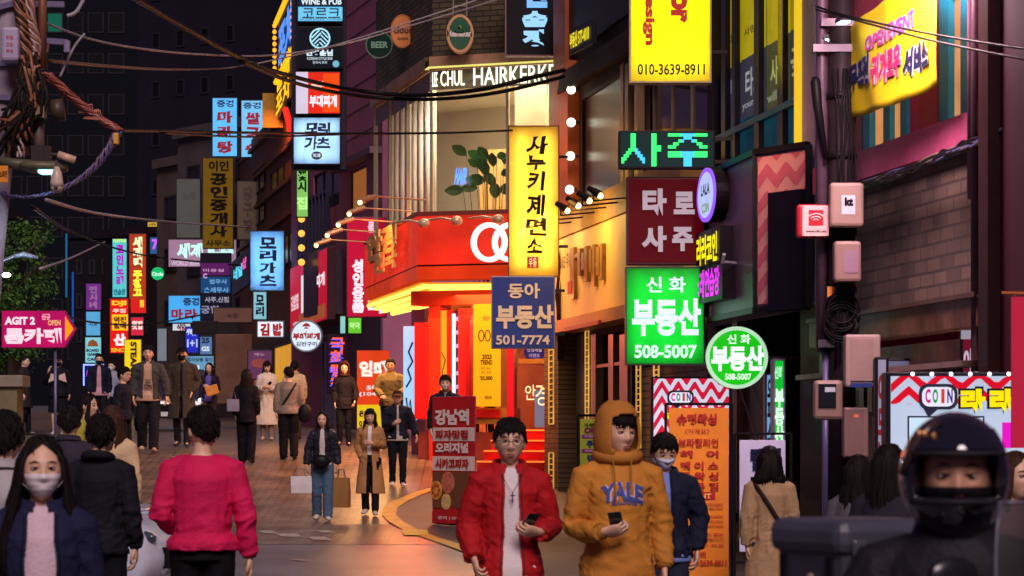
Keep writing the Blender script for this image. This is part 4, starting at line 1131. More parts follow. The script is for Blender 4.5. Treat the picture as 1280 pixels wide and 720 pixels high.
sign('stacked_sign', 'pale blue panel with black brush lettering at the bottom of the stacked tower', 'shop sign', (367, 147, 425, 205), 63.7, (160, 205, 255), [
    T('모리', 382, 153, 412, 168, (20, 30, 80), 0, .05, wob=.08), T('가츠', 381, 171, 412, 187, (20, 30, 80), 0, .05, wob=.08), T('치과', 391, 192, 401, 197, (230, 240, 255), .9, .03, lift=.01)], lit=1.0, th=.2, tubes=4, tl=9,
    extra=lambda r, cx, cz, w, h: MB().disc((cx(396), cz(194.5)), .09, -.03, -.024, rx=.12).build('dark_badge', pm((20, 30, 80)), r))
# neon building edge sign (yellow tubes, blue panels)
ns = Fac(347, 84, 371, 76)
nr = thing('neon_side_sign', 'slanted blue panel sign edged with yellow tubes and bulbs', 'neon sign', (ns.a.x, ns.a.y, 0), ns.rz)
def nz(p, q): return ns.z(p, q)
MB().box(0, 0, nz(359, 82), ns.w, .3, nz(359, -15)).build('case', pm((36, 34, 60), .5), nr)
write_text('포차', ns.x(350), nz(359, 72), ns.x(369), nz(359, 15), -.05, em((90, 150, 255), 1.1, True, 0), nr, bold=.06)
mb = MB()
for (z) in (nz(359, 80), nz(359, 2)): mb.tube([(0, -.06, z), (ns.w, -.06, z)], .07, 6)
mb.build('yellow_tube', em((255, 176, 20), 1.4, True, 0), nr)
mb = MB()
for k in range(9):
    z = nz(359, 6 + 8 * k); mb.ball((.15, -.1, z), .07, 6); mb.ball((ns.w - .1, -.1, z), .07, 6)
mb.build('bulbs', em((255, 170, 40), 1.6, False, 0), nr)
n2 = Fac(338, 88, 370, 77)
nr2 = thing('neon_lettering', 'yellow neon characters climbing the corner below the blue panel sign', 'neon sign', (n2.a.x, n2.a.y, 0), n2.rz)
write_text('실내\n포차', n2.x(350), n2.z(354, 142), n2.x(368), n2.z(354, 84), -.12, em((255, 190, 20), 1.5, True, 0), nr2, bold=.03)
MB().box(n2.x(350), -.06, n2.z(354, 143), n2.x(368), -.02, n2.z(354, 84)).build('backing', pm((60, 40, 24), .6), nr2)
MB().tube([at(357, 137, 79), at(366, 170, 76)], .09, 8).build('neon_tube', em((250, 40, 30), 1.3, True, 0))
tag(bpy.data.objects['neon_tube'], 'short slanted red neon tube under the yellow neon characters', 'neon tube')
MB().box(-.3, 0, -.5, .3, .3, .5).build('floodlight', pm((200, 150, 40), .5), None, loc=at(341, 138, 84)); tag(bpy.data.objects['floodlight'], 'square yellow floodlight box at the gable of the brown building', 'floodlight')
lamp('flood_light', 'SPOT', at(345, 140, 82.5), 240, (255, 140, 50), None, .2, (math.radians(30), 0, math.radians(20)), 2.6)
sign('small_sign', 'green strip sign with black brush characters below the stacked tower', 'shop sign', (370, 206, 386, 272), 68, (150, 220, 110), [T('꽃\n시', 372, 214, 384, 240, (20, 40, 20), 0, .05), T('집', 371, 246, 384, 262, (190, 255, 150), 1, .03)], lit=.75, th=.12)
mb = MB()
for k in range(12): mb.ball((0, -.05, .36 * k), .09, 6)
g = mb.build('bulb_strip', em((255, 180, 70), 1.5, False, 0), None, loc=at(377, 328, 72)); tag(g, 'vertical strip of small amber bulbs beside the louvred windows', 'bulb strip')
# ---- signs farther up the street
def blk(t, *b, c=(200, 20, 50), **k): return T(t, *b, c, 0, .045, wob=.08, **k)
def brush(chars, x0, x1, y0, y1, c, gap=.12):
    n = len(chars); H = (y1 - y0) / n
    return [T(ch, x0, y0 + H * i + H * gap / 2, x1, y0 + H * (i + 1) - H * gap / 2, c, 0, .045, wob=.1) for i, ch in enumerate(chars)]
mala = 'twin sky blue lightbox with red stacked characters,'
sign('vertical_sign', 'sky blue lightbox with red stacked characters, left of the twin pair', 'shop sign', (265, 122, 297, 196), 96, (96, 190, 250), [T('중경', 271, 125, 292, 134, (40, 40, 110), 0, .03)] + brush('마라탕', 272, 291, 137, 193, (200, 20, 50), .2), lit=.95, case=(20, 40, 70), group='twin blue lightboxes')
sign('vertical_sign', 'sky blue lightbox with red stacked characters, right of the twin pair, crossed by wires', 'shop sign', (301, 125, 329, 197), 94, (120, 200, 250), [T('중경', 304, 128, 326, 136, (40, 40, 110), 0, .03)] + brush('쌀국수', 307, 325, 139, 194, (200, 20, 60), .2), lit=.9, case=(20, 40, 70), group='twin blue lightboxes')
sign('vertical_sign', 'dim mustard vertical panel with stacked black characters under the twin blue boxes', 'shop sign', (253, 197, 292, 311), 93, (150, 112, 20), [T('이인', 261, 201, 286, 214, (30, 20, 10), 0, .04)] + brush('공인중개사', 263, 284, 216, 297, (24, 16, 8), .12) + [T('사무소', 257, 300, 288, 308, (40, 30, 10), 0, .03)], lit=.3, case=(50, 40, 20))
sign('vertical_sign', 'blank pale grey vertical panel left of the mustard panel', 'shop sign', (220, 223, 251, 298), 93.5, (110, 110, 104), [T('노래', 229, 240, 244, 250, (90, 88, 84), .35, .02)], lit=.3)
sign('vertical_sign', 'dim beige vertical panel with faded characters beside the mustard panel', 'shop sign', (296, 226, 322, 300), 92, (120, 100, 84), brush('당구장', 304, 316, 232, 292, (80, 64, 60)), lit=.25)
sign('fascia_sign', 'pinkish lit strip sign with pale block characters behind the mustard panel', 'shop sign', (210, 299, 296, 334), 99, (170, 130, 160), [T('세계 맥주', 221, 304, 292, 323, (190, 240, 230), 1.1, .06), T('WORLD BEER', 214, 326, 250, 332, (220, 200, 220), .8, .02)], lit=.75, case=(80, 60, 80), th=.4)
sign('directory_sign', 'dark stacked directory board with purple, blue and black panels', 'directory board', (250, 316, 289, 402), 88, (30, 24, 40), [
    T('미용실', 254, 336, 280, 340, (200, 150, 200), .8, .02), T('C', 254, 342, 259, 348, (220, 180, 230), .8, .04), T('법무사', 262, 349, 284, 355, (110, 170, 220), .8, .03), T('손세무사', 255, 359, 286, 366, (110, 170, 220), .8, .03), T('사주.신점', 256, 371, 286, 378, (170, 170, 190), .7, .03), T('궁합', 251, 382, 275, 392, (150, 150, 180), .7, .03)],
    lit=.4, case=(26, 22, 34), faceparts=[(251, 329, 288, 344, (96, 30, 100), .7), (251, 346, 288, 366, (24, 70, 120), .8), (251, 368, 288, 400, (26, 26, 48), .5)])
sign('fascia_sign', 'bright blue sign with red brush characters behind the directory board', 'shop sign', (210, 369, 252, 404), 94, (70, 170, 240), [T('중경', 229, 372, 249, 382, (30, 40, 110), 0, .04)] + [T('마', 214, 386, 229, 400, (200, 20, 50), 0, .05), T('라', 231, 386, 247, 400, (200, 20, 50), 0, .05)], lit=.95, case=(20, 40, 80))
sign('fascia_sign', 'small white sign with red shapes under the blue brush sign', 'shop sign', (215, 404, 239, 414), 94.2, (220, 226, 240), [T('식당', 221, 405, 232, 413, (220, 40, 40), 0, .06)], lit=.85)
sign('vertical_sign', 'tall blue lightbox with stacked black brush characters on the brown building', 'shop sign', (313, 289, 355, 363), 79, (110, 180, 255), brush('모리가츠', 325, 345, 296, 358, (16, 28, 70), .12), lit=1.0, tubes=3, tl=11, th=.25, case=(60, 50, 80))
sign('vertical_sign', 'narrow pale cyan lightbox below the tall blue brush lightbox', 'shop sign', (316, 364, 334, 400), 81, (150, 210, 226), brush('모리', 320, 330, 368, 396, (40, 70, 110)), lit=.8)
sign('small_sign', 'small white lightbox with two red characters', 'shop sign', (321, 401, 355, 422), 64, (226, 236, 246), [T('김', 325, 404, 337, 420, (206, 20, 30), 0, .06), T('밥', 341, 404, 353, 420, (206, 20, 30), 0, .06)], lit=1.05, th=.25, case=(120, 130, 150))
def chef(r, s):
    mb = MB(); mb.prism([(-.09, .20), (.09, .20), (.06, .25), (.0, .28), (-.06, .25)], -.016, -.012); mb.prism([(-.05, .155), (.05, .155), (.03, .185), (-.03, .185)], -.0162, -.012); mb.prism([(-.015, .08), (.015, .08), (0, .115)], -.0162, -.012)
    mb.build('cook_hat', pm((200, 30, 40)), r)
round_sign('round_sign', 'round white lightbox with red and blue lettering and a red cap mark', 'shop sign', 383, 420, 20, 61, (214, 228, 240), [T('부대찌개', 366, 416, 400, 425, (200, 20, 40), 0, .06), T('김반구이', 370, 427, 396, 433, (30, 50, 110), 0, .03)], lit=1.0, rimc=(130, 150, 160), rim=.03, th=.25, extra=chef, brk=.5)
sign('fascia_sign', 'slanted red stew restaurant fascia with white oval on the mauve corner', 'shop sign', (363, 322, 409, 408), 78, (196, 20, 50), [T('부대찌개', 386, 350, 407, 366, (240, 230, 240), 1, .04), T('김밥집', 365, 360, 375, 380, (240, 214, 220), .9, .04), T('100m', 368, 396, 376, 400, (240, 214, 220), .9, .02)], d2=69, lit=.85, case=(80, 30, 40), th=.2, faceparts=[(378, 340, 384, 388, (240, 236, 240), .9), (375, 388, 407, 404, (180, 90, 50), .7)])
sign('vertical_sign', 'tall magenta red banner sign with stacked white characters beside the red shop', 'shop sign', (433, 271, 483, 397), 58, (200, 14, 56), [T('성\n인\n용\n품', 440, 324, 455, 391, (250, 226, 236), 1, .06), T('더', 460, 373, 478, 392, (250, 226, 236), 1, .05), T('몰', 460, 277, 469, 291, (250, 200, 220), .9, .05)], lit=.8, case=(120, 40, 60), brk=.6)
sign('neon_sign', 'dark panel with stacked red and blue neon characters', 'neon sign', (408, 418, 437, 492), 59, (60, 22, 44), [T('국\n화\n빵\n집', 413, 422, 431, 488, (255, 90, 50), 1.3, .05), T('국\n화\n빵\n집', 411.5, 424, 429.5, 490, (90, 90, 255), 1.1, .0, lift=.01)], lit=.35, th=.1, case=(40, 20, 34))
sign('rent_banner', 'orange red rent banner with big white characters and yellow lower half', 'banner', (446, 438, 487, 545), 55, (236, 70, 30), [T('임대', 449, 451, 484, 471, (255, 236, 226), 1, .06), T('5층', 458, 481, 476, 488, (250, 220, 220), .9, .05), T('(104.2)', 449, 490, 482, 496, (250, 220, 220), .9, .03), T('문의', 449, 513, 460, 521, (60, 50, 10), 0, .05), T('010', 449, 526, 460, 533, (60, 50, 10), 0, .04)], lit=.8, th=.03, case=(180, 60, 40), rim=.004, faceparts=[(446.5, 506, 486.5, 544, (240, 206, 30), .8)])
sign('small_sign', 'lime green window sign under the slanted stew fascia', 'shop sign', (434, 396, 453, 418), 60, (120, 220, 60), [T('약국', 437, 403, 450, 411, (200, 255, 160), 1, .04)], lit=.8, th=.08)
sign('small_sign', 'pale aqua lit strip left of the lime window sign', 'shop sign', (424, 394, 433, 418), 60.5, (150, 220, 210), [], lit=.8, th=.08)
# ---- far left cluster
sign('vertical_sign', 'tall cyan karaoke lightbox with magenta outlined characters', 'shop sign', (140, 298, 159, 372), 112, (90, 210, 214), [T('POPSTAR', 142, 299, 158, 303, (220, 250, 60), 1, .04)] + [T('코\n인\n노\n래', 145, 306, 155, 358, (170, 30, 190), .9, .06), T('연습장', 142, 361, 157, 369, (40, 120, 140), .8, .05)], lit=.85, case=(40, 40, 60), th=.5)
sign('vertical_sign', 'tall red brown lightbox with pale yellow stacked characters', 'shop sign', (161, 292, 183, 392), 111, (190, 60, 30), [T('세\n계\n맥', 166, 296, 178, 335, (226, 250, 190), 1.1, .06), T('주\n창\n고', 166, 338, 178, 370, (250, 240, 60), 1.1, .06)], lit=.75, case=(70, 30, 20), th=.6, faceparts=[(162, 374, 182, 391, (220, 30, 30), .9), (175, 375, 180, 384, (250, 210, 40), .9)])
sign('vertical_sign', 'glowing red lightbox with yellow boxed characters below the cyan karaoke sign', 'shop sign', (137, 373, 161, 442), 109, (226, 26, 20), [T('DJI', 140, 376, 158, 383, (255, 190, 40), 1.2, .05), T('역전\n할매', 142, 396, 158, 411, (120, 20, 10), 0, .05, lift=.01), T('산', 142, 417, 157, 432, (255, 226, 226), 1.1, .06), T('주점', 141, 386, 157, 391, (255, 220, 200), 1, .04), T('SINCE', 139, 435, 159, 440, (255, 190, 40), 1, .03)], lit=.95, case=(70, 20, 20), th=.6, faceparts=[(140, 393, 160, 413, (250, 190, 30), .95)])
sign('vertical_sign', 'slim yellow lightbox with dark sideways capitals behind the man in the open jacket', 'shop sign', (155, 424, 177, 468), 100, (246, 214, 20), [T('STEAK', 163, 427, 171, 465, (90, 20, 30), 0, .06, rot=-1)], lit=.9, case=(130, 100, 20))
sign('vertical_sign', 'violet dim lightbox with faint characters at the far left', 'shop sign', (107, 354, 127, 388), 116, (120, 50, 140), brush('민시네', 112, 121, 357, 386, (200, 150, 220)), lit=.7, th=.5)
sign('stacked_sign', 'plain light blue lightbox under the violet one', 'shop sign', (107, 389, 126, 420), 116, (90, 170, 220), [T('치과', 111, 402, 122, 408, (40, 90, 150), 0, .03)], lit=.85, th=.5)
def roofmark(r, cx, cz, w, h): MB().prism([(cx(109), cz(433)), (cx(123), cz(433)), (cx(121), cz(427)), (cx(116), cz(424)), (cx(111), cz(427))], -.03, -.02).build('arch_mark', pm((190, 110, 40)), r)
sign('stacked_sign', 'pale cyan board game cafe lightbox with an orange arch mark', 'shop sign', (106, 421, 127, 454), 115, (130, 210, 220), [T('BOARD', 108, 436, 124, 440, (30, 60, 90), 0, .06), T('GAME', 109, 441, 123, 445, (30, 60, 90), 0, .06), T('CAFE', 109, 447, 124, 451, (30, 60, 90), 0, .06)], lit=.85, th=.5, extra=roofmark)
def dots(r, cx, cz, w, h):
    mb = MB()
    for k in range(13):
        for (px, py) in ((104.8, 456 + 2.1 * k), (129.2, 456 + 2.1 * k), (105 + 2 * k, 456), ): mb.ball((cx(px), -.03, cz(py)), .035, 5)
    mb.build('led_dots', em((150, 180, 255), 1.6, False, 0), r)
sign('led_board', 'dark blue board framed by tiny bluish white led dots', 'led sign', (104, 455, 130, 483), 114, (20, 24, 110), [T('OPEN', 108, 462, 126, 474, (190, 60, 220), 1, .04)], lit=.6, th=.3, extra=dots)
round_sign('round_sign', 'small round green lit sign above the men in jackets', 'shop sign', 197, 342, 8, 104, (20, 190, 110), [T('Circle', 190, 340, 204, 345, (200, 255, 230), 1, .04)], lit=.9, rimc=(30, 200, 120), rimlit=.8, th=.3)
sign('small_sign', 'tiny yellow sign at the top of the narrow building', 'shop sign', (184, 277, 197, 284), 119, (214, 180, 60), [T('노래방', 186, 279, 195, 282, (90, 60, 10), 0, .03)], lit=.8)
sign('small_sign', 'thin cyan and violet neon strip behind the red brown lightbox', 'shop sign', (187, 296, 200, 318), 117, (40, 90, 140), [T('7', 190, 299, 198, 312, (200, 90, 255), 1.1, .05)], lit=.9)
sign('fascia_sign', 'slanted pink and green neon sign beside the tall blue brush lightbox', 'neon sign', (290, 318, 312, 362), 91, (44, 40, 60), [T('네일', 293, 330, 304, 346, (90, 210, 240), 1.2, .04), T('샵', 304, 326, 309, 340, (250, 80, 180), 1.2, .04)], d2=84, lit=.3, th=.1)
sign('stacked_sign', 'vivid blue convenience poster panel beside the man in dark coat', 'poster panel', (231, 408, 249, 442), 74, (40, 50, 210), [T('생맥주', 233, 411, 246, 420, (210, 220, 255), 1, .04), T('1+1', 234, 424, 247, 434, (180, 190, 255), 1, .04)], lit=.7, th=.08)
sign('stacked_sign', 'grey blue convenience panel with a number beside the vivid blue panel', 'poster panel', (249, 420, 266, 444), 73.6, (90, 130, 180), [T('25', 252, 422, 262, 429, (30, 50, 90), 0, .05), T('GS', 252, 433, 262, 439, (220, 230, 240), .9, .04)], lit=.7, th=.08)
sign('fascia_sign', 'pale lit strip of window posters below the blue panels', 'poster panel', (232, 444, 268, 474), 74.5, (120, 180, 220), [T('행사상품 할인', 234, 447, 266, 452, (40, 80, 130), 0, .03), T('음료', 236, 456, 250, 470, (230, 240, 250), .9, .05)], lit=.65, th=.08)
sign('small_sign', 'dusty brown blank board across the alley end', 'board', (266, 384, 316, 404), 72, (120, 84, 66), [T('식당', 284, 391, 298, 397, (90, 60, 50), 0, .03)], lit=0, th=.1)
sign('small_sign', 'dark blank signboard under the blue brush sign', 'board', (240, 401, 272, 418), 71.5, (40, 34, 36), [], lit=0, th=.1)
o = MB().box(-.45, 0, 0, .45, .5, 1.7).build('cardboard_panel', pm((120, 84, 66), .85, .35, 2, bump=.3, bscale=8), None, loc=at(292, 505, 70) , bevel=.03); tag(o, 'tall brown cardboard covered panel behind the woman with the bag', 'board')
sign('picture_poster', 'violet framed food picture behind the woman in the white coat', 'poster', (309, 437, 341, 475), 63, (120, 66, 110), [T('메뉴', 318, 441, 331, 445, (190, 140, 170), .6, .03)], lit=.45, th=.05, extra=lambda r, cx, cz, w, h: MB().disc((cx(325), cz(454)), .1, -.02, -.012, rx=.2).build('dish', pm((170, 80, 70)), r))
o = MB().tube([at(83, 372, 140), at(83, 292, 140)], .05, 6).build('neon_strip', em((20, 110, 150), .7, False), None); tag(o, 'faint teal vertical light strip on the dark low building', 'neon strip')
o = MB().tube([at(91, 420, 138), at(91, 340, 138)], .05, 6).build('neon_strip', em((30, 80, 170), .8, False), None); tag(o, 'dim blue vertical light strip left of the violet lightbox', 'neon strip')
sign('small_sign', 'small round cornered pink lit panel above the slim yellow lightbox', 'shop sign', (163, 396, 180, 420), 104, (220, 40, 70), [T('횟집', 165, 401, 178, 412, (255, 230, 220), 1, .04)], lit=.8, th=.3)
sign('small_sign', 'pale lit doorway panel right of the slim yellow lightbox', 'shop sign', (196, 410, 209, 452), 101, (150, 160, 170), [], lit=.45, th=.1)
# arrow sign, pink with orange arrow
pa = at(2, 435, 46)
s_ = F / 46
ar = thing('arrow_sign', 'magenta arrow shaped sign with white lettering and orange arrow head', 'arrow sign', pa)
W_, H_ = 79 / s_, 47 / s_
pol = [(0, 0), (W_, 0), (93 / s_, H_ / 2), (W_, H_), (0, H_)]
MB().prism(pol, -.0, .12).build('case', pm((120, 20, 60), .4), ar)
MB().prism([(x * .985 + .01, z * .96 + .012) for x, z in pol], -.008, -.001).build('face', em((196, 14, 100), .75, True, .12), ar)
MB().prism([(79.5 / s_, 9 / s_), (90 / s_, H_ / 2), (79.5 / s_, 40 / s_)], -.016, -.009).build('arrow_head', em((250, 150, 16), .95), ar)
for t, (a, b, c_, d_), col in (('AGIT 2', (6, 396, 44, 406), (250, 220, 230)), ('룸카페', (6, 410, 77, 430), (250, 214, 226)), ('신규', (52, 392, 63, 400), (250, 160, 180)), ('OPEN', (60, 400, 76, 407), (230, 160, 110))):
    write_text(t, (a - 2) / s_, (435 - d_) / s_, (c_ - 2) / s_, (435 - b) / s_, -.014, em(col, .95, False, 0), ar, bold=.05)
MB().tube([(66 / s_, .08, -(pa.z - ground_z(46))), (66 / s_, .08, .02)], .022, 10).build('pole', pm((96, 100, 140), .4, .2, metal=.4), ar, smooth=True)
# ================================================================== street level boards and banners, right side
def chevface(r, x0, x1, z0, z1, pitch, amp, bh, y=-.012):
    MB().box(x0, y - .001, z0, x1, y + .004, z1).build('white_face', em((214, 214, 232), .95), r)
    mb = MB(); chev(mb, x0, x1, z0, z1, pitch, amp, bh, lambda x, z: (x, y - .006, z)); mb.build('chevron', em((214, 20, 60), .95, False), r, fix=False)
def bubble(r, cx, cz, x0, y0, x1, y1, tail, cols, y=-.03, word='COIN'):
    def rr(x0, z0, x1, z1, k=.06):
        out = []
        for (cxx, czz, a0) in ((x1 - k, z0 + k, -90), (x1 - k, z1 - k, 0), (x0 + k, z1 - k, 90), (x0 + k, z0 + k, 180)):
            for i in range(5): a = math.radians(a0 + 22.5 * i); out.append((cxx + k * math.cos(a), czz + k * math.sin(a)))
        return out
    X0, X1, Z0, Z1 = cx(x0), cx(x1), cz(y1), cz(y0); e = .022
    MB().prism(rr(X0, Z0, X1, Z1), y, y + .01).build('bubble_edge', pm((16, 30, 70)), r)
    tx = cx(tail[0]); MB().prism([(tx - .06, Z0 + .05), (tx + .0, cz(tail[1])), (tx + .12, Z0 + .05)], y + .001, y + .01).build('bubble_tail', pm((16, 30, 70)), r)
    MB().prism(rr(X0 + e, Z0 + e, X1 - e, Z1 - e, .05), y - .006, y - .0005).build('bubble_face', em((226, 226, 244), .95), r)
    n = len(word); w_ = (X1 - X0 - 3 * e) / n
    for i, ch in enumerate(word):
        xx = X0 + 1.6 * e + w_ * i; k = .16 * w_ if ch != 'I' else .34 * w_
        write_text(ch, xx + k, Z0 + (Z1 - Z0) * .25, xx + w_ - k * .6, Z1 - (Z1 - Z0) * .2, y - .012, em(cols[i], .8, False, 0), r, bold=.04)
RB = [(200, 30, 140), (30, 150, 70), (220, 60, 40), (60, 40, 140)]
def karb(r, cx, cz, w, h):
    chevface(r, cx(817), cx(911), .02, h - .02, 20.5 / (F / 33), 17 / (F / 33), 9.2 / (F / 33))
    bubble(r, cx, cz, 834, 488, 867, 506, (845, 512), RB)
    write_text('라라코인', cx(834), cz(526), cx(900), cz(515), -.03, em((250, 220, 10), 1, False, 0), r, bold=.06)
    write_text('라라코인', cx(833), cz(527.5), cx(901), cz(513.5), -.024, pm((20, 20, 40)), r, bold=.10)
sign('chevron_sign', 'red and white zigzag lightbox behind the tall orange banner', 'shop sign', (814, 471, 913, 570), 33, None, [], case=(40, 30, 44), th=.3, extra=karb)
def karb2(r, cx, cz, w, h):
    s = F / 20.6
    MB().box(.03, -.012, .03, w - .02, -.004, h - .03).build('white_face', em((196, 212, 236), .8), r)
    mb = MB()
    z1 = h - .03
    chev(mb, .03, w - .02, cz(505) , z1, 44 / s, 20 / s, 11 / s, lambda x, z: (x, -.019, z)); mb.build('chevron', em((220, 10, 40), .9, False), r, fix=False)
    bubble(r, cx, cz, 1148, 480, 1196, 512, (1160, 522), RB)
    for ch, a in (('라', 1200), ('라', 1236), ('코', 1272)):
        write_text(ch, cx(a), cz(515), cx(a + 31), cz(486), -.032, em((250, 222, 10), 1, False, 0), r, bold=.07)
        write_text(ch, cx(a - 3), cz(518), cx(a + 34), cz(483), -.026, pm((16, 24, 60)), r, bold=.11)
    MB().box(cx(1134), -.02, cz(590), cx(1230), -.013, cz(520)).build('menu_frame', pm((20, 26, 60)), r)
    MB().box(cx(1136), -.026, cz(588), cx(1228), -.021, cz(522)).build('menu_face', em((200, 226, 246), .9), r)
    MB().box(cx(1252), -.026, cz(560), cx(1264), -.021, cz(528)).build('magenta_panel', em((226, 20, 190), .95), r)
    write_text('코인노래', cx(1140), cz(560), cx(1222), cz(540), -.03, pm((30, 40, 90)), r)
    for k in range(6):
        mb = MB(); mb.ball((cx(1140 + 24 * k), -.03, h - .015), .016, 8); mb.build('edge_bulb', em((255, 240, 255), 2.2, False, 0), r)
sign('chevron_sign', 'red and white zigzag lightbox board behind the helmeted rider', 'shop sign', (1108, 465, 1330, 602), 20.6, None, [], case=(34, 30, 46), th=.3, extra=karb2)
for p in (1116, 1322):
    q = at(p, 602, 20.7); MB().box(-.03, .05, 0, .03, .12, q.z - ground_z(q.y)).build('sign_leg', pm((40, 36, 44), .5), bpy.data.objects['chevron_sign.001']).matrix_world = Matrix.Translation((0, 0, 0))
for o in [o for o in bpy.data.objects if o.name.startswith('sign_leg')]:
    pr = o.parent; i = int(o.name.endswith('001')); o.location = (.06 + i * 1.1, 0, -(pr.location.z - ground_z(pr.location.y)))
# tall orange banner on a black x-stand
def xstand(r, w, h, mat=pm((24, 24, 28), .4)):
    mb = MB(); mb.tube([(-.03, .02, 0), (-.03, .02, h + .04)], .014, 6); mb.tube([(w + .03, .02, 0), (w + .03, .02, h + .04)], .014, 6); mb.tube([(-.03, .02, h + .04), (w + .03, .02, h + .04)], .014, 6)
    mb.tube([(-.03, .02, .02), (-.05, .4, .0)], .014, 6); mb.tube([(w + .03, .02, .02), (w + .05, .4, 0)], .014, 6)
    mb.build('stand', mat, r)
d_ = 28.6; og = pm((226, 132, 30), .5, .08, 1); rd = (176, 30, 20)
def R_(t, x0, y0, x1, y1, b=.03): return T(t, x0, y0, x1, y1, rd, 0, b)
bx = (836, 524, 911, 742)
o_ = sign('orange_banner', 'tall orange waxing price banner with red lettering on a black stand', 'banner', bx, d_, (232, 138, 30), [
    R_('슈퍼왁싱', 846, 531, 896, 545, .05), R_('〈가격표〉', 856, 550, 887, 556, .01), R_('브라질리언', 848, 562, 898, 573, .03), R_('헤   어', 850, 577, 898, 586, .04), R_('페 이 스', 850, 591, 898, 601, .04), R_('풀 왁 싱', 850, 604, 898, 614, .04), R_('주 문 점', 850, 617, 898, 627, .04),
    T('EVENT', 858, 631, 889, 637, (240, 190, 90), 0, .04, lift=.006), R_('왁싱 3회', 850, 643, 870, 646, .01), R_('99,000', 884, 643, 904, 646, .01), R_('페이스', 850, 648, 872, 651, .01), R_('40,000', 886, 648, 904, 651, .01), R_('180,000', 880, 658, 904, 661, .01), R_('120,000', 882, 664, 904, 667, .01), R_('60,000', 886, 670, 904, 673, .01),
    R_('회원권 구매시 할인', 848, 680, 904, 684, .01), R_('브라질리언 패키지', 848, 686, 904, 690, .01), R_('예약 문의 환영', 850, 694, 904, 697, .01), R_('문의', 866, 703, 882, 711, .03), R_('010-2639-0811', 860, 714, 908, 721, .03)],
    lit=0, th=.012, case=(226, 132, 30), rim=.002, faceparts=[(852, 629, 894, 639, (180, 20, 30), 0)])
xstand(o_, o_.children[0].dimensions.x if False else (911 - 836) * d_ / F, (742 - 524) * d_ / F)
o_.location.z = ground_z(d_)
d_ = 27.4
o_ = sign('white_board', 'white board with big dark characters on a thin black frame stand', 'standing board', (924, 550, 982, 690), d_, (196, 196, 226), [T('델리', 938, 560, 976, 588, (24, 30, 60), 0, .06), T('마켓', 938, 594, 976, 622, (24, 30, 60), 0, .06)], lit=0, th=.03, case=(190, 190, 214), rim=.004)
mb = MB()
w_, h_ = 58 * d_ / F, 140 * d_ / F; zb_ = -(o_.location.z - ground_z(d_))
for x in (-.04, w_ + .06): mb.tube([(x, .06, zb_), (x, .06, h_ + .06)], .014, 6)
for z in (h_ + .06, -.1, zb_ + .05): mb.tube([(-.04, .06, z), (w_ + .06, .06, z)], .012, 6)
mb.build('stand', pm((24, 24, 28), .4), o_)
sign('vertical_sign', 'narrow green lit column sign with white stacked characters by the dark post', 'shop sign', (966, 448, 982, 560), 30.4, (10, 196, 50), [T('신화', 968, 458, 978, 474, (190, 255, 210), 1, .04), T('부\n동\n산', 968, 486, 980, 556, (216, 255, 226), 1, .06)], lit=.95, case=(160, 140, 190), th=.3)
sign('vertical_sign', 'pale blue column sign half hidden behind the green column sign', 'shop sign', (956, 466, 966.5, 560), 31.2, (120, 180, 230), [T('오\n피\n스', 959, 474, 965, 552, (40, 60, 90), 0, .05)], lit=.8, case=(120, 120, 150))
q_ = sign('pizza_banner', 'tall red standing banner with white lettering and a pizza picture', 'banner', (541, 500, 594, 660), 39.8, (200, 28, 30), [
    T('강남역', 545, 516, 588, 536, (250, 232, 220), 0, .055), T('피자맛집', 546, 542, 587, 553, (180, 20, 24), 0, .05, lift=.005), T('오리지널', 546, 558, 587, 571, (250, 232, 220), 0, .055), T('시카고피자', 546, 578, 588, 590, (180, 20, 24), 0, .05, lift=.005), T('문의 | 02.553', 549, 650, 584, 655, (250, 226, 210), 0, .02)],
    d2=39.0, lit=0, th=.02, case=(60, 90, 140), rim=.004, faceparts=[(541.6, 539, 593.6, 556, (240, 220, 206), 0), (541.6, 575, 593.6, 593, (240, 220, 206), 0), (541.6, 595, 593.6, 640, (120, 74, 40), 0)])
w_ = 53 * 39.4 / F; h_ = 160 * 39.4 / F
def bz(py): return (660 - py) / 160 * h_
def bxx(px): return (px - 541) / 53 * w_
MB().disc((bxx(576), bz(608)), .15, -.022, -.012).build('pizza', pm((214, 120, 90), .5, .5, 14), q_); MB().disc((bxx(551), bz(618)), .13, -.024, -.012).build('pizza', pm((232, 170, 70), .5, .5, 14), q_)
mb = MB()
for k in range(7): a = k * .9; mb.disc((bxx(551) + .075 * math.cos(a), bz(618) + .075 * math.sin(a)), .028, -.028, -.0245, n=12)
mb.build('pizza_topping', pm((190, 70, 40)), q_); MB().disc((bxx(572), bz(632)), .11, -.02, -.012).build('pizza', pm((230, 190, 120), .5, .4, 14), q_)
MB().prism([(0.004, 0.01), (w_, .01), (w_, bz(637)), (bxx(575), bz(640)), (.004, bz(645))], -.016, -.0125).build('red_corner', pm((196, 24, 30), .5), q_)
mb = MB(); mb.tube([(0, .1, -.02), (0, .03, h_)], .016, 6); mb.tube([(w_, .1, -.02), (w_, .03, h_)], .016, 6); mb.tube([(-.05, .1, .0), (w_ + .05, .1, 0)], .02, 6); mb.tube([(.0, .5, -.02), (.0, .03, h_ * .7)], .014, 6); mb.tube([(w_, .5, -.02), (w_, .03, h_ * .7)], .014, 6)
mb.build('stand', pm((40, 40, 46), .4), q_)
q_.location.z = ground_z(39.5) + .03
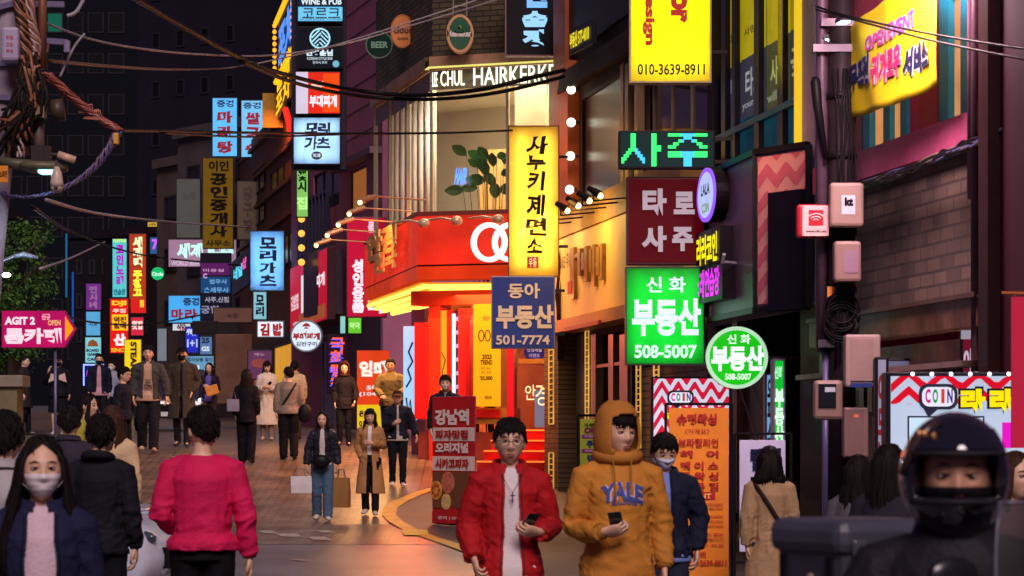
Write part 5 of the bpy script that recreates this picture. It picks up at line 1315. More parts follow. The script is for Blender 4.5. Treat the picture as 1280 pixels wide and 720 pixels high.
q_ = sign('open_banner', 'yellow green opening banner behind the hooded man', 'banner', (725, 524, 792, 640), 37.4, (196, 206, 50), [
    T('그랜드', 729, 529, 750, 533, (40, 60, 20), 0, .03), T('OPEN', 730, 534, 757, 541, (150, 20, 90), 0, .06), T('이벤트', 731, 544, 746, 547, (240, 200, 230), 0, .02, lift=.005), T('뭐바게', 733, 550, 765, 559, (30, 60, 130), 0, .05), T('빵카페', 734, 568, 765, 578, (30, 60, 130), 0, .05), T('이벤트', 731, 562, 746, 565, (240, 200, 230), 0, .02, lift=.005)],
    lit=0, th=.015, case=(190, 200, 50), rim=.003, faceparts=[(727, 543, 750, 548, (160, 60, 130), 0), (727, 561, 750, 566, (160, 60, 130), 0)])
xstand(q_, 67 * 37.4 / F, 116 * 37.4 / F); q_.location.z = px_z(640, 37.4)
bpy.data.objects[[c.name for c in q_.children if c.name.startswith('stand')][0]].scale.z = (px_z(524, 37.4) - ground_z(37.4)) / (116 * 37.4 / F)
for c in q_.children:
    if c.name.startswith('stand'): c.location.z = -(px_z(640, 37.4) - ground_z(37.4))
# yellow cloth banner on the pink building: hanging, wavy
fb = Fac(1064, 27.4, 1192, 24.2)
yb = thing('cloth_banner', 'wavy yellow cloth banner with dark and pink lettering tied to the pink building', 'banner', (fb.a.x, fb.a.y, 0), fb.rz)
ztL, zbL, ztR, zbR = px_z(48, 27.4), px_z(150, 27.4), px_z(-50, 24.2), px_z(106, 24.2)
def bsurf(u, v, off=0):
    zt_ = ztL + (ztR - ztL) * u; zb_ = zbL + (zbR - zbL) * u - .05 * math.sin(u * PI)
    y = .025 * math.sin(u * 9 + v * 2) * (1 - .3 * v) + .012 * math.sin(u * 23 + v * 5)
    return (u * fb.w, -.14 + y - off, zb_ + (zt_ - zb_) * v)
mb = MB(); nu, nv = 40, 14
vs = [bsurf(i / nu, j / nv) for j in range(nv + 1) for i in range(nu + 1)]
mb.add(vs, [(j * (nu + 1) + i, j * (nu + 1) + i + 1, (j + 1) * (nu + 1) + i + 1, (j + 1) * (nu + 1) + i) for j in range(nv) for i in range(nu)])
o_ = mb.build('cloth', pm((226, 206, 14), .6, .1, 2), yb, smooth=True, fix=False); sm = o_.modifiers.new('thick', 'SOLIDIFY'); sm.thickness = .004; sm.offset = 1
def btext(t, u0, v0, u1, v1, c, b=.05, off=.02):
    vs, fs = text_geo(t, b); mb = MB(); mb.add([bsurf(u0 + (u1 - u0) * a, v0 + (v1 - v0) * q, off) for a, q in vs], fs); mb.build('lettering', pm(c, .5, .05), yb, fix=False)
for (t, a, b, c0, d0, col) in (('무조건', .15, .28, .40, .58, (34, 40, 90)), ('귀가로우', .42, .23, .68, .53, (220, 50, 110)), ('서비스', .70, .18, .92, .44, (30, 34, 70))):
    btext(t, a, b, c0, d0, (214, 214, 226), .11, .014); btext(t, a, b, c0, d0, col, .05, .022)
btext('OPEN EVENT', .36, .60, .78, .75, (200, 190, 210), .1, .014); btext('OPEN EVENT', .36, .60, .78, .75, (190, 60, 150), .03, .022)
mb = MB(); mb.add([bsurf(u, v, .02) for u, v in ((.02, .12), (.08, .2), (.13, .5), (.15, .72), (.08, .6), (.02, .45))], [(0, 1, 2, 3, 4, 5)]); mb.build('picture', pm((180, 40, 120), .5), yb, fix=False)
for u in (.05, .3): 
    g = MB().box(-.11, -.05, -.02, .11, .05, .02).build('banner_lamp', pm((60, 60, 70), .4), yb, loc=Vector(bsurf(u, 1)) + Vector((.1, -.2, -.05)))
    MB().box(-.09, -.04, -.03, .09, .04, -.021).build('lamp_panel', em((210, 225, 255), 14, True, 0), g)
for u in (.02, .98): MB().tube([bsurf(u, .99), (u * fb.w, 0.1, bsurf(u, 1)[2] + .05)], .008, 5).build('tie_cord', pm((60, 50, 50)), yb)
# far right pink vertical flag
fr_ = thing('red_flag', 'plain hot pink hanging flag at the right edge on a thin orange rod', 'flag', at(1264, 560, 18))
MB().box(0, 0, 0, .22, .012, (560 - 371) * 18 / F).build('cloth', pm((226, 10, 70), .6, .06), fr_); MB().tube([(-.06, 0, .97), (.4, 0, .96)], .009, 6).build('rod', pm((200, 110, 50), .4), fr_)
for x in (.02, .1): MB().tube([(x, 0, .945), (x, 0, .975)], .006, 5).build('hook', pm((150, 90, 60)), fr_)
sign('window_sign', 'small maroon and white sign with pale characters in the brick building shopfront', 'shop sign', (1200, 412, 1241, 470), 24.4, (140, 30, 60), [T('이벤트', 1204, 436, 1239, 466, (220, 200, 220), .7, .05)], lit=.5, th=.04, faceparts=[(1201, 413, 1240, 424, (190, 180, 200), .6)])
sign('vertical_sign', 'narrow white column sign with red stacked characters left of the zigzag board', 'shop sign', (1094, 446, 1111, 600), 24.6, (170, 160, 190), [T('이\n모\n네', 1097, 466, 1107, 590, (180, 20, 50), 0, .05)], lit=.6, th=.1)
sign('window_sign', 'dull grey blue panel in the shopfront left of the zigzag board', 'panel', (1092, 448, 1140, 600), 26.2, (120, 124, 160), [], lit=.4, th=.05)
# ================================================================== PEOPLE
def gs(v, c, s): return math.exp(-((v - c) / s) ** 2)
def head_point(th, ph, sl=1.0):
    """th: turn from straight ahead (-y), ph: up; returns a point of the head surface about the head centre"""
    a, b, c = .0775, .094, .117
    x, y, z = a * math.sin(th) * math.cos(ph), -b * math.cos(th) * math.cos(ph), c * math.sin(ph)
    t = max(0, -z / c)
    x *= 1 - .30 * t ** 1.7
    if y > 0: y *= 1.04 - .25 * t
    if z > 0: x *= 1 + .05 * (z / c)
    if y < 0:
        f = max(0, -y / b)
        y *= 1 - .05 * gs(z, -.03, .05)
        y -= .014 * gs(z, -.098, .026) * gs(x, 0, .028)
        nz_ = gs(z, -.030, .013) if z < -.030 else gs(z, -.030, .030)
        y -= .024 * gs(x, 0, .0115 + .008 * gs(z, -.032, .014)) * nz_
        y += .010 * (gs(x, .031, .016) + gs(x, -.031, .016)) * gs(z, .006, .011)
        y -= .005 * gs(abs(x), .028, .022) * gs(z, .027, .009)
        y -= .0065 * gs(x, 0, .019) * (gs(z, -.060, .0045) + gs(z, -.0705, .005))
        y += .003 * gs(x, 0, .02) * gs(z, -.0652, .0022)
        y -= .005 * gs(abs(x), .043, .017) * gs(z, -.022, .02)
    return Vector((x, y, z))
def head_mesh(mb, M, mi=0, nt=60, npz=46, face=None):
    vs, fs = [], []
    for j in range(npz + 1):
        ph = -PI / 2 + PI * j / npz
        for i in range(nt):
            s = 2 * i / nt - 1
            th = PI * math.copysign(abs(s) ** 1.6, s)
            vs.append(head_point(th, ph))
    for j in range(npz):
        for i in range(nt): fs.append((j * nt + i, j * nt + (i + 1) % nt, (j + 1) * nt + (i + 1) % nt, (j + 1) * nt + i))
    mb.add(vs, fs, mi, M)
    for s in (-1, 1):    # ears
        e = MB().ball((0, 0, 0), (.011, .019, .031), 10)
        mb.add(e.v, e.f, mi, M @ Matrix.Translation((s * .076, .012, -.008)) @ Matrix.Rotation(s * .35, 4, 'Z'))
    for s in (-1, 1):    # eyes, brows
        e = MB().ball((0, 0, 0), (.0142, .006, .0050), 12); mb.add(e.v, e.f, 1, M @ Matrix.Translation((s * .031, -.0795, .005)) @ Matrix.Rotation(s * -.28, 4, 'Z'))
        e = MB().ball((0, 0, 0), (.0056, .0035, .0054), 10); mb.add(e.v, e.f, 2, M @ Matrix.Translation((s * .0305, -.0845, .0052)))
        mb.tube([M @ Vector((s * .0145, -.0845, .006)), M @ Vector((s * .031, -.0872, .0098)), M @ Vector((s * .0455, -.0775, .0065))], [.0016, .0030, .0018], 5, 2)
        mb.tube([M @ Vector((s * .0145, -.0835, .010)), M @ Vector((s * .031, -.0862, .0150)), M @ Vector((s * .0465, -.0765, .0105))], [.002, .0042, .002], 6, 0)
        mb.tube([M @ Vector((s * .013, -.0905, .025)), M @ Vector((s * .031, -.0885, .0315)), M @ Vector((s * .051, -.0735, .0265))], [.0024, .0036, .0016], 5, 2)
        mb.tube([M @ Vector((s * .003, -.109, -.039)), M @ Vector((s * .0095, -.104, -.0395))], [.0022, .0028], 5, 3)
    for z, r in ((-.0612, .0036), (-.0698, .0048)):
        mb.tube([M @ Vector((-.0215, -.0855, -.0655)), M @ Vector((-.010, -.0925, z)), M @ Vector((0, -.0945, z - .0005)), M @ Vector((.010, -.0925, z)), M @ Vector((.0215, -.0855, -.0655))], [.001, r * .75, r * .75, r * .75, .001], 6, 3)
    mb.tube([M @ Vector((-.019, -.0895, -.0655)), M @ Vector((0, -.0985, -.0652)), M @ Vector((.019, -.0895, -.0655))], .0013, 4, 2)
skin_c = [(222, 176, 146), (206, 160, 130), (196, 146, 118)]
eye_w = pm((168, 156, 150), .3, .02); ink = pm((24, 18, 16), .35, .1)
def skin_mats(k=0):
    c = skin_c[k % 3]
    return [pm(c, .48, .07, 9, bump=.06, bscale=220), eye_w, ink, pm((176, 104, 94), .45, .08)]
def remesh(mb, vox, smooth=4, fold=0, fseed=0, fscale=(7, 7, 4), joints=()):
    me = bpy.data.meshes.new('w'); me.from_pydata([tuple(p) for p in mb.v], [], mb.f); me.update()
    bm = bmesh.new(); bm.from_mesh(me); bmesh.ops.recalc_face_normals(bm, faces=bm.faces); bm.to_mesh(me); bm.free()
    o = bpy.data.objects.new('w', me)
    m = o.modifiers.new('r', 'REMESH'); m.mode = 'VOXEL'; m.voxel_size = vox; m.adaptivity = 0
    m = o.modifiers.new('s', 'SMOOTH'); m.factor = .5; m.iterations = smooth
    r = bake(o)
    bpy.data.objects.remove(o)
    if fold:
        r.update()
        s = Vector((fseed * 3.1, fseed * 1.7, fseed))
        nr_ = [v.normal.copy() for v in r.vertices]; co_ = []
        for v, vn in zip(r.vertices, nr_):
            p = v.co.copy()
            q = Vector((p.x * fscale[0], p.y * fscale[1], p.z * fscale[2] + (p.x + p.y) * 2.5)) + s
            n = noise.noise(q) + .5 * noise.noise(q * 2.3)
            n = 1 - abs(n) * 2.2
            w_ = .28
            for jp, jr in joints: w_ += 1.5 * math.exp(-((p - jp).length / jr) ** 2)
            n += .35 * (1 - 3 * abs(noise.noise(Vector((p.x * 14 + s.x, p.y * 14, p.z * 22 + (p.x - p.y) * 9)))))
            co_ += (p + vn * fold * min(w_, 1.8) * (n - .5))[:]
        r.vertices.foreach_set('co', co_)
    vs = [v.co.copy() for v in r.vertices]; fs = [tuple(p.vertices) for p in r.polygons]
    bpy.data.meshes.remove(r)
    return vs, fs
def finger(mb, M, base, direc, bend, ln, r, curl, mi=0):
    """three-joint finger; direc unit vector along the finger, bend the palm-side vector it curls to"""
    p = Vector(base); d = Vector(direc).normalized(); b = Vector(bend).normalized()
    pts = [p - d * .012, p]; rr = [r * 1.05, r * 1.1]
    a = 0
    for k, f in enumerate((.45, .31, .24)):
        a += curl * (.75, 1.1, .8)[k]
        p = p + (d * math.cos(a) + b * math.sin(a)) * ln * f
        pts.append(p); rr.append(r * (1.0, .9, .72)[k])
    pts.append(p + (d * math.cos(a) + b * math.sin(a)) * r * .5); rr.append(r * .35)
    mb.tube([M @ q for q in pts], rr, 7, mi)
def hand(mb, wrist, direc, palm, s, curl=.35, sc=1.0, mi=0, thumb=.4):
    """wrist point, finger direction, palm-side direction, s=+1 when the thumb lies to palm x direc"""
    d = Vector(direc).normalized(); n = Vector(palm); n = (n - d * n.dot(d)).normalized()
    t = n.cross(d) * s
    M = Matrix(((t.x, d.x, n.x, wrist[0]), (t.y, d.y, n.y, wrist[1]), (t.z, d.z, n.z, wrist[2]), (0, 0, 0, 1))) @ Matrix.Scale(sc, 4)
    X = Vector
    mb.tube([M @ X((0, -.035, 0)), M @ X((0, 0, 0)), M @ X((.002, .03, .002)), M @ X((0, .065, .002)), M @ X((-.002, .092, .004))],
            [(.026, .020), (.027, .019), (.038, .0165), (.042, .015), (.038, .011)], 12, mi, side=t)
    for k, (x, y, ln, r) in enumerate(((.031, .084, .072, .0088), (.0105, .090, .080, .0092), (-.0105, .087, .074, .0088), (-.030, .078, .058, .0078))):
        finger(mb, M, (x, y, .003), (x * 1.2 * (1 - curl), 1, 0), (0, 0, 1), ln, r, curl * (1 + .12 * k), mi)
    pts = [X((.026, .012, .004)), X((.046, .036, .010)), X((.056 - .012 * thumb, .062, .014 + .018 * thumb)), X((.056 - .03 * thumb, .086, .016 + .03 * thumb)), X((.055 - .033 * thumb, .092, .017 + .032 * thumb))]
    mb.tube([M @ p for p in pts], [.014, .0125, .0105, .0082, .004], 8, mi)
def seg(mb, pts, rr, side=(1, 0, 0), n=14): mb.tube(pts, rr, n, side=side)

HAIR = [pm((26, 19, 18), .62, .3, 30, stretch=(1, 1, .15)), pm((62, 38, 26), .6, .3, 30, stretch=(1, 1, .15))]
def hair_short(rnd, M, long_top=.045, fringe=.5, cap_only=False, volume=1.0, parted=0):
    mb = MB()
    nt, npz = 36, 22
    vs, fs, keep = [], [], {}
    def edge(th):   # lowest elevation covered at this turn
        a = abs(th)
        if parted and a < .95: return .50 + .42 * (1 - (a / .95)) - .15 * a
        return .62 - .16 * fringe if a < .7 else (.62 - .16 * fringe) + (a - .7) * -.62 if a < 1.5 else -.02 - (a - 1.5) * .36
    for j in range(npz + 1):
        for i in range(nt):
            th = -PI + 2 * PI * i / nt; lo_ = edge(th); ph = lo_ + (PI / 2 - lo_) * j / npz
            p = head_point(th, ph)
            k = 1.05 + .08 * volume * math.sin(max(0, ph)) ** .7 + (.03 * volume if j > 0 else .0)
            n = noise.noise(Vector((th * 3, ph * 5, 2))) + 1.1 * noise.noise(Vector((math.sin(th) * 9 + math.cos(th) * 5, ph * 3, 6)))
            vs.append(p * (k + .02 * n))
    for j in range(npz):
        for i in range(nt): fs.append((j * nt + i, j * nt + (i + 1) % nt, (j + 1) * nt + (i + 1) % nt, (j + 1) * nt + i))
    mb.add(vs, fs, 0, M)
    for k in range(20 if cap_only else 300):
        th = rnd.uniform(-PI, PI); ph = edge(th) + rnd.random() ** .7 * (1.35 - edge(th))
        p = head_point(th, ph) * (1.07 + (.06 + .05 * rnd.random()) * volume * max(0.2, math.sin(ph)))
        # hair falls from the crown outward
        th2 = th + rnd.uniform(-.25, .25); ph2 = ph - rnd.uniform(.35, .6)
        lim = edge(th2) - .22 * rnd.random() * (1.2 if abs(th2) < .8 else .5)
        q = head_point(th2, max(ph2, lim)) * (1.08 + .12 * rnd.random() ** 1.5 * volume)
        m = (p + q) / 2 * (1.05 + .05 * rnd.random())
        mb.tube([M @ p, M @ m, M @ q], [.004, .0055, .001], 4, 0)
    return mb
def hair_long(rnd, M, ln=.42, front=True, part=0.0, n=200, width=1.0, bang=0):
    mb = hair_short(rnd, M, fringe=.15, cap_only=True, volume=.8, parted=not bang)
    for k in range(n):
        s = rnd.choice((-1, 1)); t = rnd.random()
        th = s * (1.15 + t * (PI - 1.15)) if (not front or t > .3) else s * (.95 + t)
        L = ln * rnd.uniform(.8, 1.05)
        p0 = head_point(th * .75, .95 + .3 * rnd.random()) * 1.12
        p1 = head_point(th, .25) * 1.18; p2 = head_point(th, -.35); p2 = Vector((p2.x * 1.0, p2.y, p2.z)); p2 = Vector((math.sin(th) * .086 * width, -math.cos(th) * .098 + .008, -.055))
        out = Vector((math.sin(th), -math.cos(th) * .7, 0))
        w1, w2 = rnd.uniform(-.012, .012), rnd.uniform(-.02, .02)
        p3 = Vector((p2.x * 1.12 + w1, p2.y * (1.0) + .01 + w1, -.12 - .0 * L)); p4 = Vector((p2.x * 1.18 * width + w2, p2.y * .95 + .012 + w2, -.05 - L * .55)); p5 = Vector((p2.x * 1.1 * width + w2 * 1.5, p2.y * .8 + .01, -.05 - L))
        mb.tube([M @ p for p in (p0, p1, p2, p3, p4, p5)], [.006, .010, .011, .011, .009, .002], 5, 0)
    if bang:
        for k in range(46):
            th = rnd.uniform(-.75, .75); p = head_point(th * .8, 1.0) * 1.13; q = head_point(th, .62) * 1.16; r = head_point(th, .22 + .12 * rnd.random()) * 1.09
            mb.tube([M @ p, M @ q, M @ r], [.006, .007, .0015], 4, 0)
    return mb
def surf_patch(mb, M, th0, th1, p0, p1, off, nt=14, npz=10, mi=0, fn=None):
    vs = []
    for j in range(npz + 1):
        for i in range(nt + 1):
            u, v = i / nt, j / npz
            p = head_point(th0 + (th1 - th0) * u, p0 + (p1 - p0) * v)
            d = off if fn is None else fn(u, v)
            vs.append(M @ (p + Vector((p.x, p.y, 0)).normalized() * d))
    mb.add(vs, [(j * (nt + 1) + i, j * (nt + 1) + i + 1, (j + 1) * (nt + 1) + i + 1, (j + 1) * (nt + 1) + i) for j in range(npz) for i in range(nt)], mi)
PEOPLE = {}
def person(label, px, top, d, h=1.72, yaw=0, dx=0, seed=0, lod=1, female=False,
           top_c=(30, 30, 36), top_k='jacket', hem=.86, shirt=None, open_w=.0, legs='trousers', legs_c=(22, 22, 28), leg_w=1.0, shoe=(60, 56, 54),
           hair='short', hair_c=0, hair_len=.4, bang=0, hair_w=1.0, mask=None, glasses=False, cap=None, hood=None, head_yaw=0, head_pitch=0, skin=0,
           armL='down', armR='down', stride=0.0, strap=None, lean=0, group=None, fat=1.0, z=None, cloth_rough=.75, sleeves=None, curl=.45, collar=False, bare_legs=False, handless=False):
    """px: picture column of the body, top: picture row of the head top, d: distance. yaw 0 faces the camera, pi walks away"""
    rnd = random.Random(seed * 77 + 5)
    k = h / 1.75
    gz = ground_z(d) if z is None else z
    r = thing('person', label, 'person', (px_x(px, d), d, gz), yaw, group or 'people in the street')
    S_ = Matrix.Scale(k, 4)
    vox = (.007, .011, .016)[2 - lod] if lod < 3 else .007
    vox = {2: .0075, 1: .012, 0: .017}[lod]
    hw = .9 if female else 1.0
    sw = (.150 if female else .176) * fat    # shoulder half width
    V = Vector
    lx = .088 * fat
    fr = stride if stride else rnd.uniform(.12, .5)
    def leg(s):    # hip, knee, ankle, toe
        f = fr * s
        hip = V((s * lx, 0, .92)); kn = V((s * lx * 1.02, -.10 * f - .02 - (.05 if f < 0 else 0), .49)); an = V((s * lx * 1.0, -.22 * f + .01, .085 + (.07 * abs(f) if f < 0 else 0)))
        toe = an + V((s * .02, -.15, -.045 - (.05 * abs(f) if f < 0 else 0)))
        return hip, kn, an, toe
    LEG = {1: leg(1), -1: leg(-1)}
    sh = {s: V((s * sw, .005, 1.395)) for s in (1, -1)}
    def arm(s, mode):
        a = sh[s]
        if isinstance(mode, tuple): e, w = V(mode[0]), V(mode[1]); e.x *= s; w.x *= s; dr = V(mode[2]) if len(mode) > 2 else (w - e); 
        elif mode == 'down': e, w = V((s * (sw + .036), .035 + .05 * fr * s, 1.14)), V((s * (sw + .045), -.015 + .12 * fr * s, .91)); dr = V((0, -.12, -1))
        elif mode == 'pocket': e, w = V((s * (sw + .06), .07, 1.14)), V((s * (sw - .02), -.06, .95)); dr = V((-s * .2, -.1, -1))
        elif mode == 'phone': e, w = V((s * (sw + .045), .0, 1.13)), V((s * .085, -.25, 1.14)); dr = V((-s * .5, -.6, .3))
        elif mode == 'chest': e, w = V((s * (sw + .05), .0, 1.14)), V((s * .06, -.22, 1.18)); dr = V((-s, -.3, .2))
        elif mode == 'up': e, w = V((s * (sw + .06), -.06, 1.16)), V((s * (sw - .0), -.22, 1.36)); dr = V((-s * .2, -.2, 1))
        elif mode == 'bag': e, w = V((s * (sw + .07), .02, 1.14)), V((s * (sw + .10), -.04, .90)); dr = V((0, 0, -1))
        if isinstance(mode, tuple) and len(mode) > 2: dr = V((dr.x * s, dr.y, dr.z))
        return a, e, w, dr
    ARM = {1: arm(1, armL), -1: arm(-1, armR)}
    hc = V((0, -.018 - lean * .06, 1.610)); HM = Matrix.Translation(hc) @ Matrix.Rotation(head_yaw, 4, 'Z') @ Matrix.Rotation(head_pitch, 4, 'X') @ Matrix.Scale(1.075, 4)
    # --- body: one remeshed figure plus face and fingers
    mb = MB()
    tor = [(.90, .150, .105), (.98, .150, .108), (1.08, .130, .098), (1.20, .140, .105), (1.32, .158, .112), (1.41, .140, .085), (1.46, .075, .062)]
    mb.tube([(0, .005, z_) for z_, *_ in tor], [(a * hw * fat, b * hw * fat) for _, a, b in tor], 16, side=(1, 0, 0))
    mb.tube([(0, .012, 1.40), (0, .006, 1.49), (0, -.006, 1.57)], [.062 * hw, .053 * hw, .052 * hw], 12)
    for s in (1, -1):
        a, e, w, dr = ARM[s]
        mb.tube([V((s * .06, .005, 1.41)), V((s * .12, .005, 1.40)), a, a.lerp(e, .5), e, e.lerp(w, .35), w], [.045, .050, .050, .043, .037, .038, .026], 10)
        hip, kn, an, toe = LEG[s]
        mb.tube([hip + V((0, 0, .03)), hip.lerp(kn, .5), kn, kn.lerp(an, .35), an], [.088, .074, .052, .052, .036], 12)
        mb.tube([an + V((0, .035, -.02)), an + V((0, -.02, -.03)), toe], [.036, .038, .028], 8)
    vs, fs = remesh(mb, max(vox, .011), 3)
    body = MB().add(vs, fs)
    head_mesh(body, HM, 0, *((60, 46) if lod == 2 else (40, 30)))
    PALM = {}
    if not handless:
        for s in (1, -1):
            a, e, w, dr = ARM[s]
            palm = V((-s, .1, 0)) if abs(dr.normalized().z) > .6 else V((-s * .2, .5, -1)) if dr.z <= .2 else V((-s * .3, .9, .3))
            if isinstance((armL if s == 1 else armR), tuple) and len(armL if s == 1 else armR) > 3: palm = V((armL if s == 1 else armR)[3]); palm.x *= s
            PALM[s] = palm
            hand(body, w + (dr.normalized() * .012), dr, palm, -s, curl, .94 if female else 1.0)
    body.v = [S_ @ p for p in body.v]
    body.build('body', skin_mats(skin), r, smooth=True, fix=False)
    def put(name, mbx, mats, smooth=True, par=None):
        mbx.v = [S_ @ p for p in mbx.v]; return mbx.build(name, mats, par or r, smooth=smooth, fix=False)
    cb = dict(bump=.25, bscale=90)
    # --- legs
    if legs in ('trousers', 'wide', 'jeans'):
        q = MB(); w_ = leg_w
        q.tube([(0, .005, .86), (0, .005, .93), (0, .005, 1.01)], [(.165 * hw * fat, .125 * fat), (.165 * hw * fat, .125 * fat), (.142 * fat * hw, .112 * fat)], 14, side=(1, 0, 0))
        for s in (1, -1):
            hip, kn, an, toe = LEG[s]
            q.tube([hip + V((0, 0, .02)), hip.lerp(kn, .5), kn, kn.lerp(an, .5), an.lerp(kn, .0) + V((0, 0, -.035))], [.100 * fat, .088 * fat * (.5 + w_ / 2), .070 * w_, .066 * w_, .060 * w_], 12)
        vs, fs = remesh(q, vox, 3, .007, seed, (6, 6, 9), [(LEG[s_][1], .12) for s_ in (1, -1)] + [(LEG[s_][2], .12) for s_ in (1, -1)] + [(V((0, -.1, .88)), .1)])
        put('trousers', MB().add(vs, fs), pm(legs_c, .8, .3, 5, **cb))
    elif legs in ('shorts', 'skirt'):
        q = MB(); zb_ = .50 if legs == 'shorts' else .46
        q.tube([(0, .0, zb_), (0, .0, .75), (0, .005, .93), (0, .005, 1.0)], [(.20 * fat, .15), (.19 * fat, .14), (.165 * fat, .125), (.14 * fat, .11)], 16, side=(1, 0, 0))
        vs, fs = remesh(q, vox, 3, .008, seed, (9, 9, 2)); put('shorts' if legs == 'shorts' else 'skirt', MB().add(vs, fs), pm(legs_c, .8, .3, 5, **cb))
    # --- shoes
    for s in (1, -1):
        hip, kn, an, toe = LEG[s]
        q = MB(); q.tube([an + V((0, .055, -.035)), an + V((0, .02, -.03)), an + V((0, -.05, -.042)), toe + V((0, .01, -.005)), toe + V((0, -.05, -.008))], [(.028, .034), (.042, .045), (.043, .036), (.044, .028), (.022, .016)], 12, side=(1, 0, 0))
        put('shoe', q, pm(shoe, .5, .2))
    # --- top
    tm = pm(top_c, cloth_rough, .22, 4, **cb)
    coat = hem < .75
    ex = .0 if top_k in ('tee',) else .014 if top_k in ('sweater', 'hoodie') else .022
    def upper(ex, hem, sleeves, flare=0.0):
        q = MB()
        T_ = [(1.02, .148, .112), (1.12, .148, .112), (1.22, .156, .118), (1.33, .170, .120), (1.41, .152, .095), (1.465, .085, .074)]
        pts, rr = [], []
        if coat:
            pts += [(0, .005, hem), (0, .005, (hem + .95) / 2), (0, .005, .95)]; rr += [((.195 + flare) * fat + ex, .15 + flare + ex), ((.18 + flare * .5) * fat + ex, .14 + ex), (.162 * fat * hw + ex, .122 + ex)]
        else:
            pts += [(0, .005, hem), (0, .005, .5 * (hem + 1.02))]; exb = max(ex, .018); rr += [(.184 * fat * hw + exb, .136 * fat + exb), (.174 * fat * hw + exb * 1.3, .130 * fat + exb * 1.3)]
        for z_, a, b in T_:
            pts.append((0, .005, z_)); rr.append((a * hw * fat + ex, b * fat + ex * (1 if z_ < 1.4 else .5)))
        q.tube(pts, rr, 18, side=(1, 0, 0))
        for s in (1, -1):
            a, e, w, dr = ARM[s]
            w2 = w if sleeves is None else e.lerp(w, sleeves)
            m1 = e.lerp(w2, .5) + V((0, .004, -.006))
            q.tube([V((s * .055, .005, 1.425)), V((s * .11, .005, 1.412)), a + V((0, 0, -.006)), a.lerp(e, .5), e, m1, w2], [.045 + ex * .3, .052 + ex * .5, .056 + ex * .8, .052 + ex * 1.1, .049 + ex * 1.1, .046 + ex * 1.1, .036 + ex * .8], 12)
        return q
    def upper_short(ex):
        q = MB(); T_ = [(.97, .150, .112), (1.12, .148, .112), (1.22, .156, .118), (1.33, .170, .120), (1.41, .150, .095), (1.465, .085, .074)]
        q.tube([(0, .005, z_) for z_, *_ in T_], [(a * hw * fat + .004, b * fat + .004) for _, a, b in T_], 18, side=(1, 0, 0)); return q
    vs, fs = remesh(upper(ex, hem, sleeves, .03 if coat else 0), vox, 3, {'sweater': .008, 'hoodie': .010, 'jacket': .009, 'tee': .006}.get(top_k, .01), seed, (5, 5, 8) if not coat else (9, 9, 3), [(ARM[s_][1], .10) for s_ in (1, -1)] + [(ARM[s_][2], .08) for s_ in (1, -1)] + [(V((0, 0, max(hem, .85) + .06)), .2)] + [(V((s_ * .16, -.08, 1.30)), .07) for s_ in (1, -1)])
    if shirt is not None:
        q = upper(max(-.006, ex - .026), .97 if coat else max(hem, .80) - .03, .6, 0) if not coat else upper_short(ex)
        v2, f2 = remesh(q, max(vox, .012), 3, .005, seed + 3)
        put('shirt', MB().add(v2, f2), pm(shirt, .75, .12, 4, **cb))
        def gone(f):
            c = sum((vs[i] for i in f), V()) / len(f)
            wz = open_w * (.6 + .5 * (1.45 - c.z)) + .012 * noise.noise(V((0, c.z * 6, seed)))
            return c.y < -.02 and abs(c.x) < wz and abs(c.x) < .16
        fs = [f for f in fs if not gone(f)]
        used = sorted({i for f in fs for i in f}); mp = {a: b for b, a in enumerate(used)}
        vs = [vs[i] for i in used]; fs = [tuple(mp[i] for i in f) for f in fs]
        cnt = {}
        for f in fs:
            for i in range(len(f)):
                e_ = tuple(sorted((f[i], f[(i + 1) % len(f)]))); cnt[e_] = cnt.get(e_, 0) + 1
        for i in {i for e_, c in cnt.items() if c == 1 for i in e_}:
            c = vs[i]; wz = open_w * (.6 + .5 * (1.45 - c.z)) + .012 * noise.noise(V((0, c.z * 6, seed)))
            if c.y < -.02 and abs(c.x) < wz + .03 and wz < .16: c.x = math.copysign(wz, c.x)
    jk = put({'sweater': 'sweater', 'hoodie': 'hoodie', 'tee': 'shirt'}.get(top_k, 'coat' if coat else 'jacket'), MB().add(vs, fs), tm)
    if shirt is not None: sm = jk.modifiers.new('thick', 'SOLIDIFY'); sm.thickness = .006; sm.offset = -1
    if top_k in ('sweater', 'hoodie'):       # ribbed cuffs, hem and neck
        q = MB(); q.tube([(.0 + (.184 * hw * fat) * math.cos(a * PI / 12), .005 + .140 * fat * math.sin(a * PI / 12), hem + .02) for a in range(25)], .017, 6)
        rb_ = pm([v * .85 for v in top_c], .85, .2, 40); put('hem_ribbing', q, rb_)
        for s in (1, -1):
            a, e, w, dr = ARM[s]; put('cuff', MB().tube([e.lerp(w, .9), e.lerp(w, 1.05)], [.046, .040], 10), rb_)
    if top_k == 'hoodie' and hood is None:
        q = MB(); q.tube([(.09 * math.cos(t), .03 + .085 * math.sin(t), 1.475 + .02 * math.sin(t)) for t in [PI * (-.25 + 1.5 * i / 14) for i in range(15)]], [.014 + .018 * math.sin(PI * i / 14) for i in range(15)], 8); put('hood', q, tm)
    if collar or top_k in ('jacket',) or coat:
        q = MB(); n_ = 16; ring = []
        a0 = .30 if (shirt is not None) else .12
        for j, (rr_, z_) in enumerate(((.080, 1.455), (.078, 1.49), (.090, 1.502), (.104, 1.462))):
            for i in range(n_ + 1):
                t = -PI / 2 + a0 + (2 * PI - 2 * a0) * i / n_
                ring.append(V((rr_ * 1.08 * hw * math.cos(t), .006 + rr_ * .92 * math.sin(t), z_ + .018 * math.sin(t))))
        q.add(ring, [(j * (n_ + 1) + i, j * (n_ + 1) + i + 1, (j + 1) * (n_ + 1) + i + 1, (j + 1) * (n_ + 1) + i) for j in range(3) for i in range(n_)])
        put('collar', q, tm)
